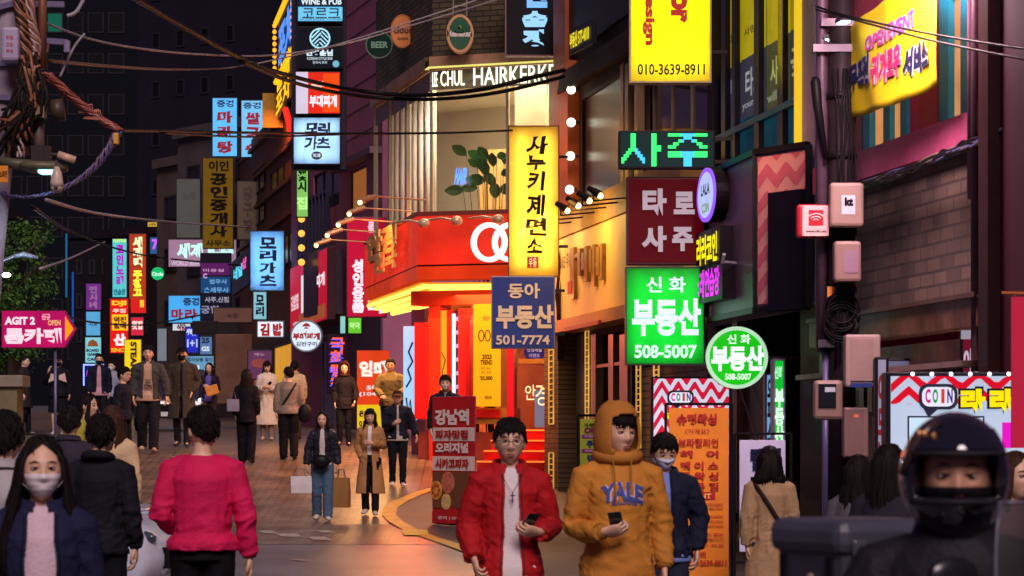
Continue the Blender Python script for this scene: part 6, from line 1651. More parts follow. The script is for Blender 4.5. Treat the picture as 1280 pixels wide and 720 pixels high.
    if lod == 2 and top_k == 'jacket':      # zip or placket edges and pocket seams lying on the cloth
        tree = bvhtree.BVHTree.FromPolygons(vs, fs)
        q = MB()
        for s in (1, -1):
            if shirt is not None:
                ln_ = []
                for i in range(14):
                    z_ = hem + .03 + (1.40 - hem) * i / 13; x_ = open_w * (.6 + .5 * (1.45 - z_)) + .012 * noise.noise(V((0, z_ * 6, seed))) + .012
                    hit = tree.ray_cast(V((s * x_, -.6, z_)), V((0, 1, 0)))
                    if hit[0]: ln_.append(hit[0] + V((0, -.002, 0)))
                if len(ln_) > 2: q.tube(ln_, .004, 5)
            ln_ = []
            for i in range(6):
                hit = tree.ray_cast(V((s * (.115 + .010 * i), -.6, 1.06 - .03 * i)), V((0, 1, 0)))
                if hit[0]: ln_.append(hit[0] + V((0, -.001, 0)))
            if len(ln_) > 2: q.tube(ln_, .0045, 5)
        if q.v: put('seam', q, pm([v * .6 for v in top_c], .6, .2))
    # --- hair
    hm = HAIR[hair_c]
    if hood is not None:
        q = MB(); nt, npz = 40, 26; vv, ff = [], []
        Mh = HM @ Matrix.Translation((0, .012, -.004))
        for j in range(npz + 1):
            ph = -1.15 + (PI / 2 + 1.15) * j / npz
            for i in range(nt + 1):
                th = PI * (-1 + 2 * i / nt)
                p = head_point(th, ph); p = V((math.sin(th) * .102 * math.cos(ph * .86), -math.cos(th) * .112 * math.cos(ph * .86), .142 * math.sin(ph) + (.012 if ph > .5 else 0)))
                if ph < 0: p.x *= 1 + .10 * -ph; p.y = p.y * (1 + .05 * -ph)
                p *= 1 + .03 * noise.noise(V((th * 1.4, ph * 2.2, seed)))
                vv.append(p)
        for j in range(npz):
            for i in range(nt):
                th = PI * (-1 + 2 * (i + .5) / nt); ph = -1.15 + (PI / 2 + 1.15) * (j + .5) / npz
                z_ = .142 * math.sin(ph)
                if abs(th) < .86 - .25 * (z_ < -.07) and -.16 < z_ < .088 - .03 * (abs(th) / .86) ** 2: continue
                ff.append((j * (nt + 1) + i, j * (nt + 1) + i + 1, (j + 1) * (nt + 1) + i + 1, (j + 1) * (nt + 1) + i))
        q.add(vv, ff, 0, Mh); ho = put('hood', q, pm(hood, .8, .2, 4, **cb)); sm = ho.modifiers.new('thick', 'SOLIDIFY'); sm.thickness = .018; sm.offset = 1
        sb = ho.modifiers.new('round', 'SUBSURF'); sb.levels = 1; sb.render_levels = 1
        q = MB(); q.tube([(.105 * math.cos(t), .012 + .10 * math.sin(t), 1.495 + .015 * math.sin(t)) for t in [2 * PI * i / 20 for i in range(21)]], .036, 8); put('hood_base', q, pm(hood, .8, .2, 4, **cb))
        if hair == 'short':
            q = MB()
            for _ in range(70):
                th = rnd.uniform(-.8, .8); p = head_point(th * .9, .95) * 1.08; m_ = head_point(th, .62) * 1.11; e_ = head_point(th + rnd.uniform(-.1, .1), .18 + .2 * rnd.random()) * 1.07
                q.tube([HM @ p, HM @ m_, HM @ e_], [.007, .0075, .0015], 4)
            surf_patch(q, HM, -1.2, 1.2, .42, 1.4, .008); put('hair', q, hm)
        elif hair == 'long': put('hair', hair_long(rnd, HM, hair_len * .6, True, n=60), hm)
    elif hair == 'short': put('hair', hair_short(rnd, HM, fringe=.9 if bang else .45, cap_only=(lod == 0)), hm)
    elif hair == 'long': put('hair', hair_long(rnd, HM, hair_len, True, n={2: 300, 1: 150, 0: 70}[lod], bang=bang, width=hair_w), hm)
    elif hair == 'bob': put('hair', hair_long(rnd, HM, .16, True, n=160, width=1.15, bang=bang), hm)
    if cap:
        q = MB(); surf_patch(q, HM, -PI, PI, .42, PI / 2, .016, 28, 8)
        surf_patch(q, HM, -.75, .75, .40, .47, 0, 12, 3, fn=lambda u, v: .018 + .075 * math.sin(PI * u) ** .6 * (1 - v)); put('cap', q, pm(cap, .7, .2))
    if mask is not None:
        q = MB(); surf_patch(q, HM, -.95, .95, -1.02, -.12, 0, 20, 14, fn=lambda u, v: .006 + .013 * math.sin(PI * u) * math.sin(PI * min(1, v * 1.0)) + .0012 * math.sin(v * 24) - .002 * (abs(u - .5) < .05) * (v < .8))
        for s in (-1, 1):
            for a, b in ((-.25, .012), (-.75, -.03)): q.tube([HM @ (head_point(s * .93, a) * 1.03), HM @ V((s * .074, -.02, (a * .09 + b) / 2)), HM @ V((s * .083, .012, b))], .0016, 4)
        put('mask', q, pm(mask, .7, .06))
    if glasses:
        q = MB()
        for s in (-1, 1):
            q.tube([HM @ V((s * .033 + .0235 * math.cos(t), -.101 + .012 * abs(s * .033 + .0235 * math.cos(t)) / .05, .002 + .019 * math.sin(t))) for t in [2 * PI * i / 20 for i in range(21)]], .0018, 5)
            q.tube([HM @ V((s * .056, -.089, .008)), HM @ V((s * .078, -.03, .008)), HM @ V((s * .081, .02, .0))], .0018, 5)
        q.tube([HM @ V((-.010, -.1, .004)), HM @ V((.010, -.1, .004))], .0018, 5)
        put('glasses', q, pm((50, 46, 50), .3, metal=.5))
    if strap:
        sgn, col = strap
        q = MB(); n_ = 24; ring = []
        for i in range(n_ + 1):
            t = 2 * PI * i / n_; ca, sa = math.cos(t), math.sin(t)
            zz = 1.22 + .235 * ca
            wx = sgn * (.15 * ca); yy = .005 + (-.160 if True else 0) * sa * fat
            ring.append(V((wx, yy, zz)))
        q.tube(ring, [(.016, .004)] * (n_ + 1), 6, cap=False, side=(.6 * sgn, 0, -1)); put('strap', q, pm(col, .5, .2))
    PEOPLE[label] = dict(r=r, k=k, arm=ARM, palm=PALM, HM=HM, S=S_)
    return r
def held(root_label, s, off=(0, 0, 0)):
    P = PEOPLE[root_label]; a, e, w, dr = P['arm'][s]
    p = (w + dr.normalized() * .07 + Vector(off)) * P['k']
    return P['r'].matrix_basis @ p, P['r'].rotation_euler.z
def phone(label, root_label, s, lit=True):
    """a phone lying in the curled hand: long side across the palm, screen toward the holder"""
    P = PEOPLE[root_label]; a, e, w, dr = P['arm'][s]; n = Vector(P['palm'][s]); d = dr.normalized()
    n = (n - d * n.dot(d)).normalized(); t = d.cross(n)
    if t.z < 0: t = -t
    p = (w + d * .080 + n * .030 + t * .03) * P['k']
    rt_ = thing('phone', label, 'phone', P['r'].matrix_basis @ p, P['r'].rotation_euler.z)
    M = Matrix(((d.x, n.x, t.x, 0), (d.y, n.y, t.y, 0), (d.z, n.z, t.z, 0), (0, 0, 0, 1)))
    mb = MB().box(-.037, -.0045, -.077, .037, .0045, .077); mb.v = [M @ v for v in mb.v]; mb.build('case', pm((18, 18, 22), .2, .1, coat=.5), rt_, bevel=.003)
    if lit:
        mb = MB().box(-.033, .0046, -.071, .033, .0052, .071); mb.v = [M @ v for v in mb.v]; mb.build('screen', em((170, 180, 210), .6, True, 0), rt_)
    mb = MB().box(-.030, -.0065, .045, -.008, -.0046, .068); mb.v = [M @ v for v in mb.v]; mb.build('camera_bump', pm((40, 40, 46), .15, coat=.5), rt_)
    return rt_
def folk(label, px, top, d, extra_h=0, **kw):
    g = kw.get('z', None); g = ground_z(d) if g is None else g
    h = px_z(top, d) - g - .015 - extra_h
    hh = min(max(h, 1.50), 1.88)
    if abs(hh - h) > .01: print('HEIGHT', label, round(h, 2))
    return person(label, px, top, d, h=hh, seed=int(px * 3 + d), **kw)
def bag(name, label, p, rz, w, h, t, col, handles=True, rough=.8, open_top=True):
    r = thing(name, label, 'bag', p, rz)
    mb = MB(); a, b = w / 2, t / 2
    vs = [(-a, -b, -h), (a, -b, -h), (a, b, -h), (-a, b, -h), (-a * 1.02, -b * .9, -h * .5), (a * 1.02, -b * .9, -h * .5), (a * 1.02, b * .9, -h * .5), (-a * 1.02, b * .9, -h * .5), (-a, -b * .5, 0), (a, -b * .5, 0), (a, b * .5, 0), (-a, b * .5, 0)]
    mb.add(vs, [(3, 2, 1, 0), (0, 1, 5, 4), (1, 2, 6, 5), (2, 3, 7, 6), (3, 0, 4, 7), (4, 5, 9, 8), (5, 6, 10, 9), (6, 7, 11, 10), (7, 4, 8, 11), (8, 9, 10, 11)])
    mb.build('body', pm(col, rough, .15, 6, bump=.2, bscale=30), r, bevel=.006)
    if handles:
        for y in (-b * .5, b * .5):
            MB().tube([(-a * .5, y, -.01), (-a * .3, 0, .11), (a * .3, 0, .11), (a * .5, y, -.01)], .006, 5).build('handle', pm([v * .7 for v in col], .6), r)
    return r
BLK = (26, 25, 30)
# ---- nearest row
folk('woman in white face mask and open navy jacket with long dark hair', 52, 539, 11, female=True, yaw=.12, top_c=(34, 36, 64), top_k='jacket', hem=.78, shirt=(214, 186, 196), open_w=.085, hair='long', hair_len=.42, hair_w=1.22, mask=(226, 212, 214), lod=2, legs_c=(40, 44, 70), collar=True, head_yaw=.12, fat=1.02)
folk('young man in red zip jacket and glasses holding a phone', 637, 519, 16.5, yaw=.12, top_c=(176, 16, 24), top_k='jacket', hem=.74 + .02, shirt=(226, 214, 214), open_w=.062, glasses=True, lod=2, legs_c=(150, 130, 110), bang=1, head_yaw=-.06, curl=.75, armL=((.235, .03, 1.12), (.15, -.20, 1.10), (-.85, -.4, .1), (.1, .75, .6)), armR=((.235, .05, 1.13), (.215, -.09, .95)), collar=True, fat=.97)
phone('black phone in the hand of the young man in the red jacket', 'young man in red zip jacket and glasses holding a phone', 1)
P_ = PEOPLE['young man in red zip jacket and glasses holding a phone']
nk = MB(); nk.tube([P_['S'] @ Vector((x, -.105 - .02 * (1 - abs(x) / .07), 1.455 - .13 * (1 - (abs(x) / .07) ** 1.2))) for x in (-.07, -.05, -.025, 0, .025, .05, .07)], .0016, 5)
nk.box(-.003, -.147, 1.265, .003, -.141, 1.325); nk.box(-.016, -.147, 1.302, .016, -.141, 1.308)
nk.build('cross_necklace', pm((60, 54, 54), .3, metal=.7), P_['r'])
YL = 'young man in mustard college hoodie with the hood up looking at a phone'
folk(YL, 772, 497, 16, extra_h=.04, yaw=.16, top_c=(196, 128, 44), top_k='hoodie', hem=.80, hood=(186, 120, 46), lod=2, legs_c=(96, 88, 84), head_yaw=.34, curl=.75, armR=((.245, .01, 1.10), (.13, -.235, 1.09), (-.9, -.3, .1), (.1, .75, .6)), armL=((.245, .03, 1.12), (.245, -.05, .90)), fat=1.06)
phone('black phone in the hand of the hooded young man', YL, -1)
# lettering on the hoodie, wrapped on the cloth
PY = PEOPLE[YL]
hd = [c for c in PY['r'].children if c.name.startswith('hoodie')][0]
bvh = bvhtree.BVHTree.FromPolygons([v.co.copy() for v in hd.data.vertices], [tuple(p.vertices) for p in hd.data.polygons])
def wrap(t, x0, z0, x1, z1, col, bold, arch=0, off=.004):
    vs, fs = text_geo(t, bold); q = []
    for a, b in vs:
        x = x0 + (x1 - x0) * a; z = z0 + (z1 - z0) * b - arch * (2 * a - 1) ** 2
        hit = bvh.ray_cast(Vector((x, -.6, z)), Vector((0, 1, 0)))
        y = hit[0].y if hit[0] else -.13
        q.append((x, y - off, z))
    MB().add(q, fs).build('lettering', pm(col, .7, .15, 8), PY['r'], fix=False)
wrap('YALE', -.12, 1.30, .12, 1.40, (222, 200, 210), .09, .030, .004); wrap('YALE', -.12, 1.30, .12, 1.40, (74, 86, 160), .045, .030, .007)
wrap('BULLDOGS', -.06, 1.275, .085, 1.296, (90, 90, 150), .04, .008, .005)
for s in (-1, 1):
    MB().tube([PY['S'] @ Vector((s * .05, -.118, 1.47)), PY['S'] @ Vector((s * .045, -.150, 1.40)), PY['S'] @ Vector((s * .04, -.162, 1.27 + .02 * s))], .0035, 5).build('drawstring', pm((170, 112, 44), .8), PY['r'])
pk = MB()
pv = []
for (x, z) in ((-.16, .86), (.16, .86), (.16, .93), (.10, 1.06), (-.10, 1.06), (-.16, .93)):
    hit = bvh.ray_cast(Vector((x * PY['k'], -.6, z * PY['k'])), Vector((0, 1, 0))); pv.append((x * PY['k'], (hit[0].y if hit[0] else -.14) - .012, z * PY['k']))
# pocket as a fine patch following the cloth
n_ = 14; ring = []
for j in range(n_ + 1):
    z = .85 + .20 * j / n_; hw_ = .155 if z < .93 else .155 - .055 * (z - .93) / .12
    for i in range(n_ + 1):
        x = -hw_ + 2 * hw_ * i / n_; hit = bvh.ray_cast(Vector((x, -.6, z)), Vector((0, 1, 0))); ring.append((x, (hit[0].y if hit[0] else -.15) - .006 - .006 * math.sin(PI * i / n_), z))
pk.add(ring, [(j * (n_ + 1) + i, j * (n_ + 1) + i + 1, (j + 1) * (n_ + 1) + i + 1, (j + 1) * (n_ + 1) + i) for j in range(n_) for i in range(n_)])
pk.build('front_pocket', pm((188, 120, 42), .8, .2, 4, bump=.25, bscale=90), PY['r'], smooth=True, fix=False)
folk('person in pale grey jacket walking away at the left edge', 4, 509, 14, yaw=PI, top_c=(170, 164, 166), top_k='jacket', lod=1)
folk('man in black hooded top walking away beside the parked white car', 125, 515, 18.4, yaw=PI - .15, top_c=(28, 27, 34), top_k='hoodie', lod=2, head_yaw=.25, fat=.97)
folk('man in bright crimson sweater and black trousers walking away', 253, 504, 17.2, yaw=PI, top_c=(212, 20, 84), top_k='sweater', hem=.92, lod=2, head_yaw=.55, fat=1.04, legs_c=(20, 18, 22), armR=((.25, .03, 1.12), (.27, -.02, .89)), armL=((.24, .04, 1.12), (.13, -.20, 1.02)), stride=.3)
folk('woman with long brown hair and cream sleeves walking away behind the black hooded top', 140, 504, 25, yaw=PI + .1, female=True, top_c=(196, 170, 130), top_k='sweater', hem=.9, hair='long', hair_c=1, hair_len=.36, lod=1)
folk('dark haired person seen from behind in the crowd at far left', 86, 506, 24, yaw=PI, top_c=(50, 44, 56), lod=1)
folk('woman in olive yellow top seen from the side in the left crowd', 108, 486, 34, yaw=1.3, female=True, top_c=(170, 160, 60), top_k='sweater', hair='long', hair_len=.25, lod=1)
folk('man in navy jacket and white face mask looking down by the orange banner', 830, 538, 19, yaw=.1, top_c=(32, 34, 54), top_k='jacket', shirt=(120, 140, 210), open_w=.05, mask=(220, 222, 236), lod=2, head_pitch=.32, head_yaw=.1, legs_c=(40, 44, 60), collar=True, bang=1, armL=((.26, .03, 1.14), (.235, -.04, .92)))
folk('woman in beige coat with a dark bob walking away at the white board', 962, 565, 21, yaw=PI, female=True, top_c=(178, 142, 104), top_k='jacket', hem=.42, hair='bob', lod=2, strap=(1, (50, 36, 34)), legs_c=(60, 54, 60))
folk('woman with very long dark hair standing left of the helmeted rider', 1072, 565, 17.5, yaw=PI - .4, female=True, top_c=(90, 84, 92), hair='long', hair_len=.44, lod=1)
folk('woman with dark hair close behind the helmeted rider', 1110, 551, 15.5, yaw=PI - .5, female=True, top_c=(46, 40, 52), hair='long', hair_len=.42, lod=1)
folk('woman with auburn hair half hidden at the right edge', 1266, 560, 14, yaw=.6, female=True, top_c=(120, 90, 90), hair='long', hair_c=1, hair_len=.40, lod=1)
# ---- middle of the street
DW = 'woman in black leather jacket and blue jeans carrying two shopping bags'
folk(DW, 403, 513, 40.4, yaw=.05, female=True, top_c=(38, 38, 48), cloth_rough=.35, top_k='jacket', hem=.92, shirt=(196, 186, 180), open_w=.06, hair='long', hair_len=.30, hair_c=0, lod=1, legs='jeans', leg_w=1.25, legs_c=(70, 96, 120), shoe=(200, 196, 190), stride=.5, armL='bag', armR='bag', head_yaw=-.1)
TW = 'woman in long camel trench coat walking beside the leather jacket woman'
folk(TW, 463, 509, 41, yaw=-.05, female=True, top_c=(168, 122, 76), top_k='jacket', hem=.36, shirt=(220, 212, 204), open_w=.05, hair='long', hair_len=.26, bang=1, lod=1, legs_c=(24, 22, 26), shoe=(190, 184, 176), stride=.5, armR='pocket', armL='chest')
p, rz = held(DW, -1); bag('paper_bag', 'white paper shopping bag carried low by the leather jacket woman', p + Vector((-.08, -.05, -.10)), .3, .30, .24, .10, (206, 200, 196))
p, rz = held(DW, 1); bag('paper_bag', 'brown kraft shopping bag between the leather jacket and trench coat women', p + Vector((.05, -.03, -.12)), -.4, .24, .42, .12, (150, 106, 58))
o = MB().ball((0, 0, 0), (.13, .06, .10), 12).build('waist_bag', pm((20, 20, 24), .4, .2, bump=.2), None, smooth=True, loc=(px_x(401, 40.2), 40.4 - .20, px_z(577, 40.2))); tag(o, 'black crossbody bag at the waist of the leather jacket woman', 'bag')
folk('woman in black jacket and dark trousers walking in front of the stroller', 497, 487, 44.7, yaw=.08, female=False, top_c=(30, 30, 44), top_k='jacket', hem=.86, shirt=(180, 170, 160), open_w=.03, hair='short', hair_c=1, lod=1, legs_c=(22, 22, 28), stride=.4, armR='phone', armL=((.28, .0, 1.15), (.33, -.1, .95)), shoe=(200, 196, 196), cap=(150, 104, 70), fat=1.05)
folk('man in olive field jacket and dark glasses pushing a stroller', 488, 447, 50, yaw=.0, top_c=(98, 84, 48), top_k='jacket', hem=.84, hair='short', lod=1, glasses=True, skin=2, armL=((.26, -.05, 1.15), (.14, -.32, 1.02), (-.3, -1, 0)), armR=((.26, -.05, 1.15), (.14, -.32, 1.02), (-.3, -1, 0)), collar=True, fat=1.08)
folk('woman in hooded black parka by the orange rent banner', 430, 458, 51.5, yaw=.12, female=True, top_c=(34, 28, 36), top_k='jacket', hem=.72 + .05, hood=(60, 30, 30), hair='long', hair_len=.2, lod=1, legs_c=(24, 22, 28), armL=((.25, .0, 1.14), (.22, -.10, .95)))
folk('man in black jacket and pale face mask behind the red standing banner', 557, 467, 44.6, yaw=-.05, top_c=(26, 24, 30), top_k='jacket', shirt=(120, 116, 120), open_w=.03, mask=(206, 190, 180), lod=1, bang=1)
folk('woman in black with long black hair walking away with a pale shoulder bag', 308, 460, 47.5, yaw=PI - .1, female=True, top_c=(22, 21, 26), top_k='jacket', hem=.76, hair='long', hair_len=.42, lod=1, legs='wide', leg_w=1.35, legs_c=(20, 19, 24), stride=.35)
o = bag('shoulder_bag', 'pale blue grey shoulder bag of the woman in black', at(291, 499, 47.2), .3, .20, .20, .08, (120, 124, 144), True)
folk('woman in long white coat looking down at her phone', 334, 455, 54, yaw=.05, female=True, top_c=(206, 190, 176), top_k='jacket', hem=.34, hair='long', hair_len=.28, bang=1, lod=1, head_pitch=.3, armL='phone', armR='phone', legs_c=(120, 100, 90), shoe=(170, 150, 130))
phone('phone with dark red case held by the woman in the white coat', 'woman in long white coat looking down at her phone', 1)
folk('man in grey sweater with black sling bag walking away', 361, 457, 48, yaw=PI + .1, top_c=(128, 118, 106), top_k='sweater', hem=.86, strap=(-1, (24, 22, 24)), lod=1, legs='wide', leg_w=1.3, legs_c=(24, 22, 26), shoe=(40, 36, 38), stride=.3, fat=1.1, head_yaw=.4)
o = MB().ball((0, 0, 0), (.12, .07, .16), 12).build('sling_bag', pm((22, 21, 24), .5, .2), None, smooth=True, loc=at(381, 517, 47.7)); tag(o, 'black sling bag on the hip of the man in the grey sweater', 'bag')
folk('person in pale cream coat walking away beyond the grey sweater man', 368, 450, 54.5, yaw=PI, top_c=(206, 180, 140), top_k='jacket', hem=.6, lod=1, legs_c=(60, 50, 46))
folk('man in open dark jacket over a printed pale shirt walking toward the camera', 185, 430, 49, yaw=.1, top_c=(66, 64, 62), top_k='jacket', hem=.86, shirt=(186, 152, 124), open_w=.10, lod=1, legs='wide', leg_w=1.3, legs_c=(30, 28, 32), shoe=(150, 120, 90), stride=.6, bang=1, fat=1.08, armL=((.28, .0, 1.15), (.30, -.06, .92)))
PJ = PEOPLE['man in open dark jacket over a printed pale shirt walking toward the camera']
write_text('OLD\nTOWN', -.07, 1.08, .07, 1.24, -.172, pm((70, 54, 48), .8), PJ['r'], bold=.06)
folk('man in long dark coat with black cap and black mask', 228, 432, 51, yaw=-.05, top_c=(62, 54, 44), top_k='jacket', hem=.50, shirt=(26, 24, 28), open_w=.03, lod=1, mask=(26, 26, 32), cap=(24, 24, 30), legs_c=(36, 32, 34), stride=.5, armL='pocket', fat=1.1)
folk('woman in violet top holding an orange pouch', 262, 455, 58, yaw=-.2, female=True, top_c=(40, 30, 44), shirt=(96, 74, 150), open_w=.11, hair='long', hair_len=.3, lod=1, armL='chest', legs_c=(90, 60, 60))
o = MB().cbox((0, 0, 0), (.26, .05, .20)).build('pouch', pm((226, 140, 50), .5, .2), None, bevel=.02, loc=at(265, 488, 57.6)); o.rotation_euler = (0, -.3, 0); tag(o, 'orange pouch held by the woman in the violet top', 'pouch')
folk('man in dark shirt and thin glasses seen from the side', 154, 457, 46.5, yaw=1.25, top_c=(26, 27, 40), top_k='sweater', glasses=True, lod=1, legs_c=(20, 20, 26), bang=1)
CM = 'man in black jacket with two pale chest panels and black shorts'
folk(CM, 73, 443, 60, yaw=.05, top_c=(22, 22, 28), top_k='jacket', hem=.84, mask=(22, 22, 26), cap=(24, 26, 40), legs='shorts', legs_c=(18, 18, 22), lod=1, armR='up', fat=1.12, shoe=(200, 180, 170))
PC = PEOPLE[CM]
for s in (-1, 1): MB().prism([(s * .03, 1.16), (s * .03, 1.25), (s * .15, 1.30), (s * .19, 1.10)] if s > 0 else [(-.19, 1.10), (-.15, 1.30), (-.03, 1.25), (-.03, 1.16)], -.172, -.15).build('chest_panel', pm((200, 160, 150), .6), PC['r'])
folk('person in dark coat turned sideways behind the low concrete wall', 30, 443, 60, yaw=1.4, top_c=(44, 34, 36), top_k='jacket', hem=.6, lod=0)
folk('man in navy jacket over a pale pink shirt in the far crowd', 124, 441, 62, yaw=.1, top_c=(24, 26, 44), shirt=(190, 140, 150), open_w=.07, mask=(30, 34, 60), lod=0)
folk('person in light jacket and white mask behind the navy jacket man', 140, 450, 64, yaw=-.3, top_c=(150, 150, 170), mask=(214, 214, 220), lod=0)
folk('shop clerk in dark suit inside the yellow restaurant doorway', 747, 476, 42.8, yaw=-.2, top_c=(30, 26, 26), shirt=(190, 170, 150), open_w=.03, lod=0) if False else None
# ---- stroller
sg = Vector((px_x(512, 49.2), 49.2, ground_z(49.2)))
st_ = thing('stroller', 'small dark folding stroller behind the woman in the black jacket', 'stroller', sg)
mb = MB()
for s in (-.2, .2): mb.tube([(s, .45, 1.0), (s, -.25, .12)], .014, 6); mb.tube([(s, -.2, .62), (s, .2, .12)], .014, 6)
mb.tube([(-.2, .45, 1.0), (.2, .45, 1.0)], .016, 6); mb.build('frame', pm((50, 50, 56), .4, metal=.6), st_)
MB().box(-.18, -.18, .38, .18, .16, .46).build('seat', pm((30, 28, 34), .8), st_, bevel=.02)
MB().add([(-.18, .12, .46), (.18, .12, .46), (.18, .3, .85), (-.18, .3, .85), (-.18, -.1, .95), (.18, -.1, .95)], [(0, 1, 2, 3), (3, 2, 5, 4)]).build('canopy', pm((30, 28, 34), .8), st_)
for (x, y) in ((-.2, -.25), (.2, -.25), (-.2, .2), (.2, .2)):
    mb = MB(); mb.disc((0, .09), .085, -.02, .02, n=18); mb.v = [Matrix.Rotation(PI / 2, 4, 'Z') @ v + Vector((x, y, 0)) for v in mb.v]; mb.build('wheel', pm((24, 24, 26), .6), st_)

# ---- rider with helmet
RD = 'delivery rider in black jacket and glossy black helmet with open visor'
folk(RD, 1194, 492, 6.8, extra_h=.05, yaw=-.18, top_c=(36, 32, 40), top_k='jacket', hem=.84, hair='none', lod=2, head_yaw=.1, legs_c=(24, 24, 28), fat=1.05, collar=True, cloth_rough=.55, skin=2,
     armL=((.30, -.10, 1.16), (.24, -.38, 1.08), (0, -1, -.1)), armR=((.30, -.02, 1.14), (.30, -.26, 1.04), (0, -1, -.1)))
PR = PEOPLE[RD]; HMr = PR['HM']
q = MB(); nt, npz = 56, 40; vv, ff = [], []
def helm(th, ph): 
    p = Vector((.128 * math.sin(th) * math.cos(ph), -.150 * math.cos(th) * math.cos(ph), .152 * math.sin(ph)))
    if p.z < 0: p.x *= 1 - .10 * (-p.z / .15); p.y *= 1 + .04 * (-p.z / .15)
    return p
lo_, hi_ = -1.12, PI / 2
for j in range(npz + 1):
    for i in range(nt): vv.append(helm(2 * PI * i / nt - PI, lo_ + (hi_ - lo_) * j / npz) + Vector((0, .012, .0)))
for j in range(npz):
    for i in range(nt):
        th = 2 * PI * (i + .5) / nt - PI; ph = lo_ + (hi_ - lo_) * (j + .5) / npz
        if abs(th) < 1.02 and -.30 - .05 * math.cos(th * 1.5) < ph < .34: continue
        ff.append((j * nt + i, j * nt + (i + 1) % nt, (j + 1) * nt + (i + 1) % nt, (j + 1) * nt + i))
q.add(vv, ff, 0, HMr); q.v = [PR['S'] @ v for v in q.v]
ho = q.build('helmet', pm((16, 16, 22), .12, .3, 3, coat=1), PR['r'], smooth=True, fix=False); m_ = ho.modifiers.new('t', 'SOLIDIFY'); m_.thickness = .022; m_.offset = -1
def onhelm(pts, rr, nm, mat, n=6, par=ho, off=.004):
    mb = MB(); mb.tube([PR['S'] @ (HMr @ (helm(a, b) * (1 + off / .14) + Vector((0, .012, 0)))) for a, b in pts], rr, n); return mb.build(nm, mat, par, smooth=True)
onhelm([(-1.02 + .17 * k, .37) for k in range(13)], .007, 'edge_trim', pm((40, 40, 44), .5))
onhelm([(-1.02 + .17 * k, -.34) for k in range(13)], .007, 'edge_trim', pm((40, 40, 44), .5))
onhelm([(-1.15, .05), (-.95, .55), (-.55, .95)], [.010, .016, .010], 'visor_arm', pm((60, 44, 40), .25, coat=.6), off=.008)
for a, b in ((-1.0, .50), (-.85, .66), (-.72, .66), (-.5, .62)): 
    onhelm([(a - .02, b), (a + .02, b)], .010, 'stud', pm((226, 160, 90), .25, metal=.6), off=.012)
q = MB(); vv = []      # raised visor
for j in range(9):
    for i in range(25): a = -1.05 + 2.1 * i / 24; vv.append(HMr @ (helm(a, .42 + .36 * j / 8) * 1.07 + Vector((0, .012, 0))))
q.add(vv, [(j * 25 + i, j * 25 + i + 1, (j + 1) * 25 + i + 1, (j + 1) * 25 + i) for j in range(8) for i in range(24)]); q.v = [PR['S'] @ v for v in q.v]
q.build('visor', pm((20, 22, 34), .06, .2, coat=1), ho, smooth=True, fix=False)
q = MB(); surf_patch(q, HMr, -1.3, 1.3, -1.2, -.16, .012, 20, 12); q.v = [PR['S'] @ v for v in q.v]; q.build('face_cover', pm((28, 24, 30), .7, .3, bump=.3), PR['r'], smooth=True, fix=False)
# ---- delivery scooter, facing right of the picture
sc = thing('delivery_scooter', 'dark delivery scooter with a big rear box and clear windscreen under the rider', 'scooter', (px_x(1192, 7.0), 7.0, 0), -1.12)
blk_ = pm((22, 22, 26), .35, .3, coat=.3)
def wheel_y(x, r_, nm='wheel'):
    mb = MB(); mb.tube([(x + (r_ - .05) * math.cos(2 * PI * k / 24), 0, r_ + (r_ - .05) * math.sin(2 * PI * k / 24)) for k in range(25)], .05, 8); w = mb.build(nm, pm((20, 20, 22), .8), sc, smooth=True)
    mb = MB(); mb.disc((x, r_), r_ - .09, -.03, .03, n=20); mb.build('rim', pm((120, 120, 126), .3, metal=.8), w)
wheel_y(-.55, .26); wheel_y(.62, .26)
MB().prism([(-.75, .42), (-.2, .36), (.0, .30), (.35, .30), (.5, .55), (.58, 1.0), (.50, 1.02), (.36, .62), (.24, .42), (.02, .44), (-.1, .74), (-.72, .78)], -.14, .14).build('bodywork', blk_, sc, bevel=.03)
MB().box(-.72, -.15, .78, -.02, .15, .86).build('seat', pm((26, 24, 26), .6), sc, bevel=.03)
MB().box(-.60, -.145, .96, -.28, .145, 1.40).build('cargo_box', pm((58, 58, 70), .5, .3, 3), sc, bevel=.03)
MB().box(-.615, -.16, 1.34, -.265, .16, 1.43).build('box_lid', pm((72, 72, 86), .45, .25, 3), sc, bevel=.03)
mb = MB()
for k, (x, z) in enumerate(((-.50, 1.20), (-.42, 1.28), (-.38, 1.16), (-.55, 1.10))): mb.disc((x, z), .012, -.151, -.146, n=10)
mb.build('sticker_dots', pm((206, 180, 150), .4), sc)
for y in (-.10, .10):
    MB().box(-.2655, y - .02, 1.26, -.258, y + .02, 1.38).build('latch', pm((150, 150, 160), .3, metal=.8), sc, bevel=.004)
for x in (-.55, -.33): MB().box(x - .012, -.152, .97, x + .012, -.1455, 1.335).build('strap', pm((20, 20, 22), .7), sc)
MB().box(-.50, -.152, 1.02, -.38, -.1455, 1.05).build('reflector', pm((190, 60, 40), .2, coat=.6), sc)
MB().box(-.58, -.14, .86, -.25, .14, .958).build('carrier', pm((40, 40, 44), .4, metal=.6), sc)
mb = MB(); mb.tube([(.50, -.34, 1.10), (.46, -.12, 1.08), (.46, .12, 1.08), (.50, .34, 1.10)], .016, 8); mb.build('handlebar', pm((30, 30, 34), .4, metal=.5), sc)
mb = MB(); vv = []
for j in range(9):
    for i in range(11):
        a = -1 + .2 * i; z = 1.02 + .47 * j / 8; w = .27 - .05 * (j / 8) ** 3
        vv.append((.60 + .04 * (1 - a * a) - .10 * j / 8, a * w, z))
mb.add(vv, [(j * 11 + i, j * 11 + i + 1, (j + 1) * 11 + i + 1, (j + 1) * 11 + i) for j in range(8) for i in range(10)])
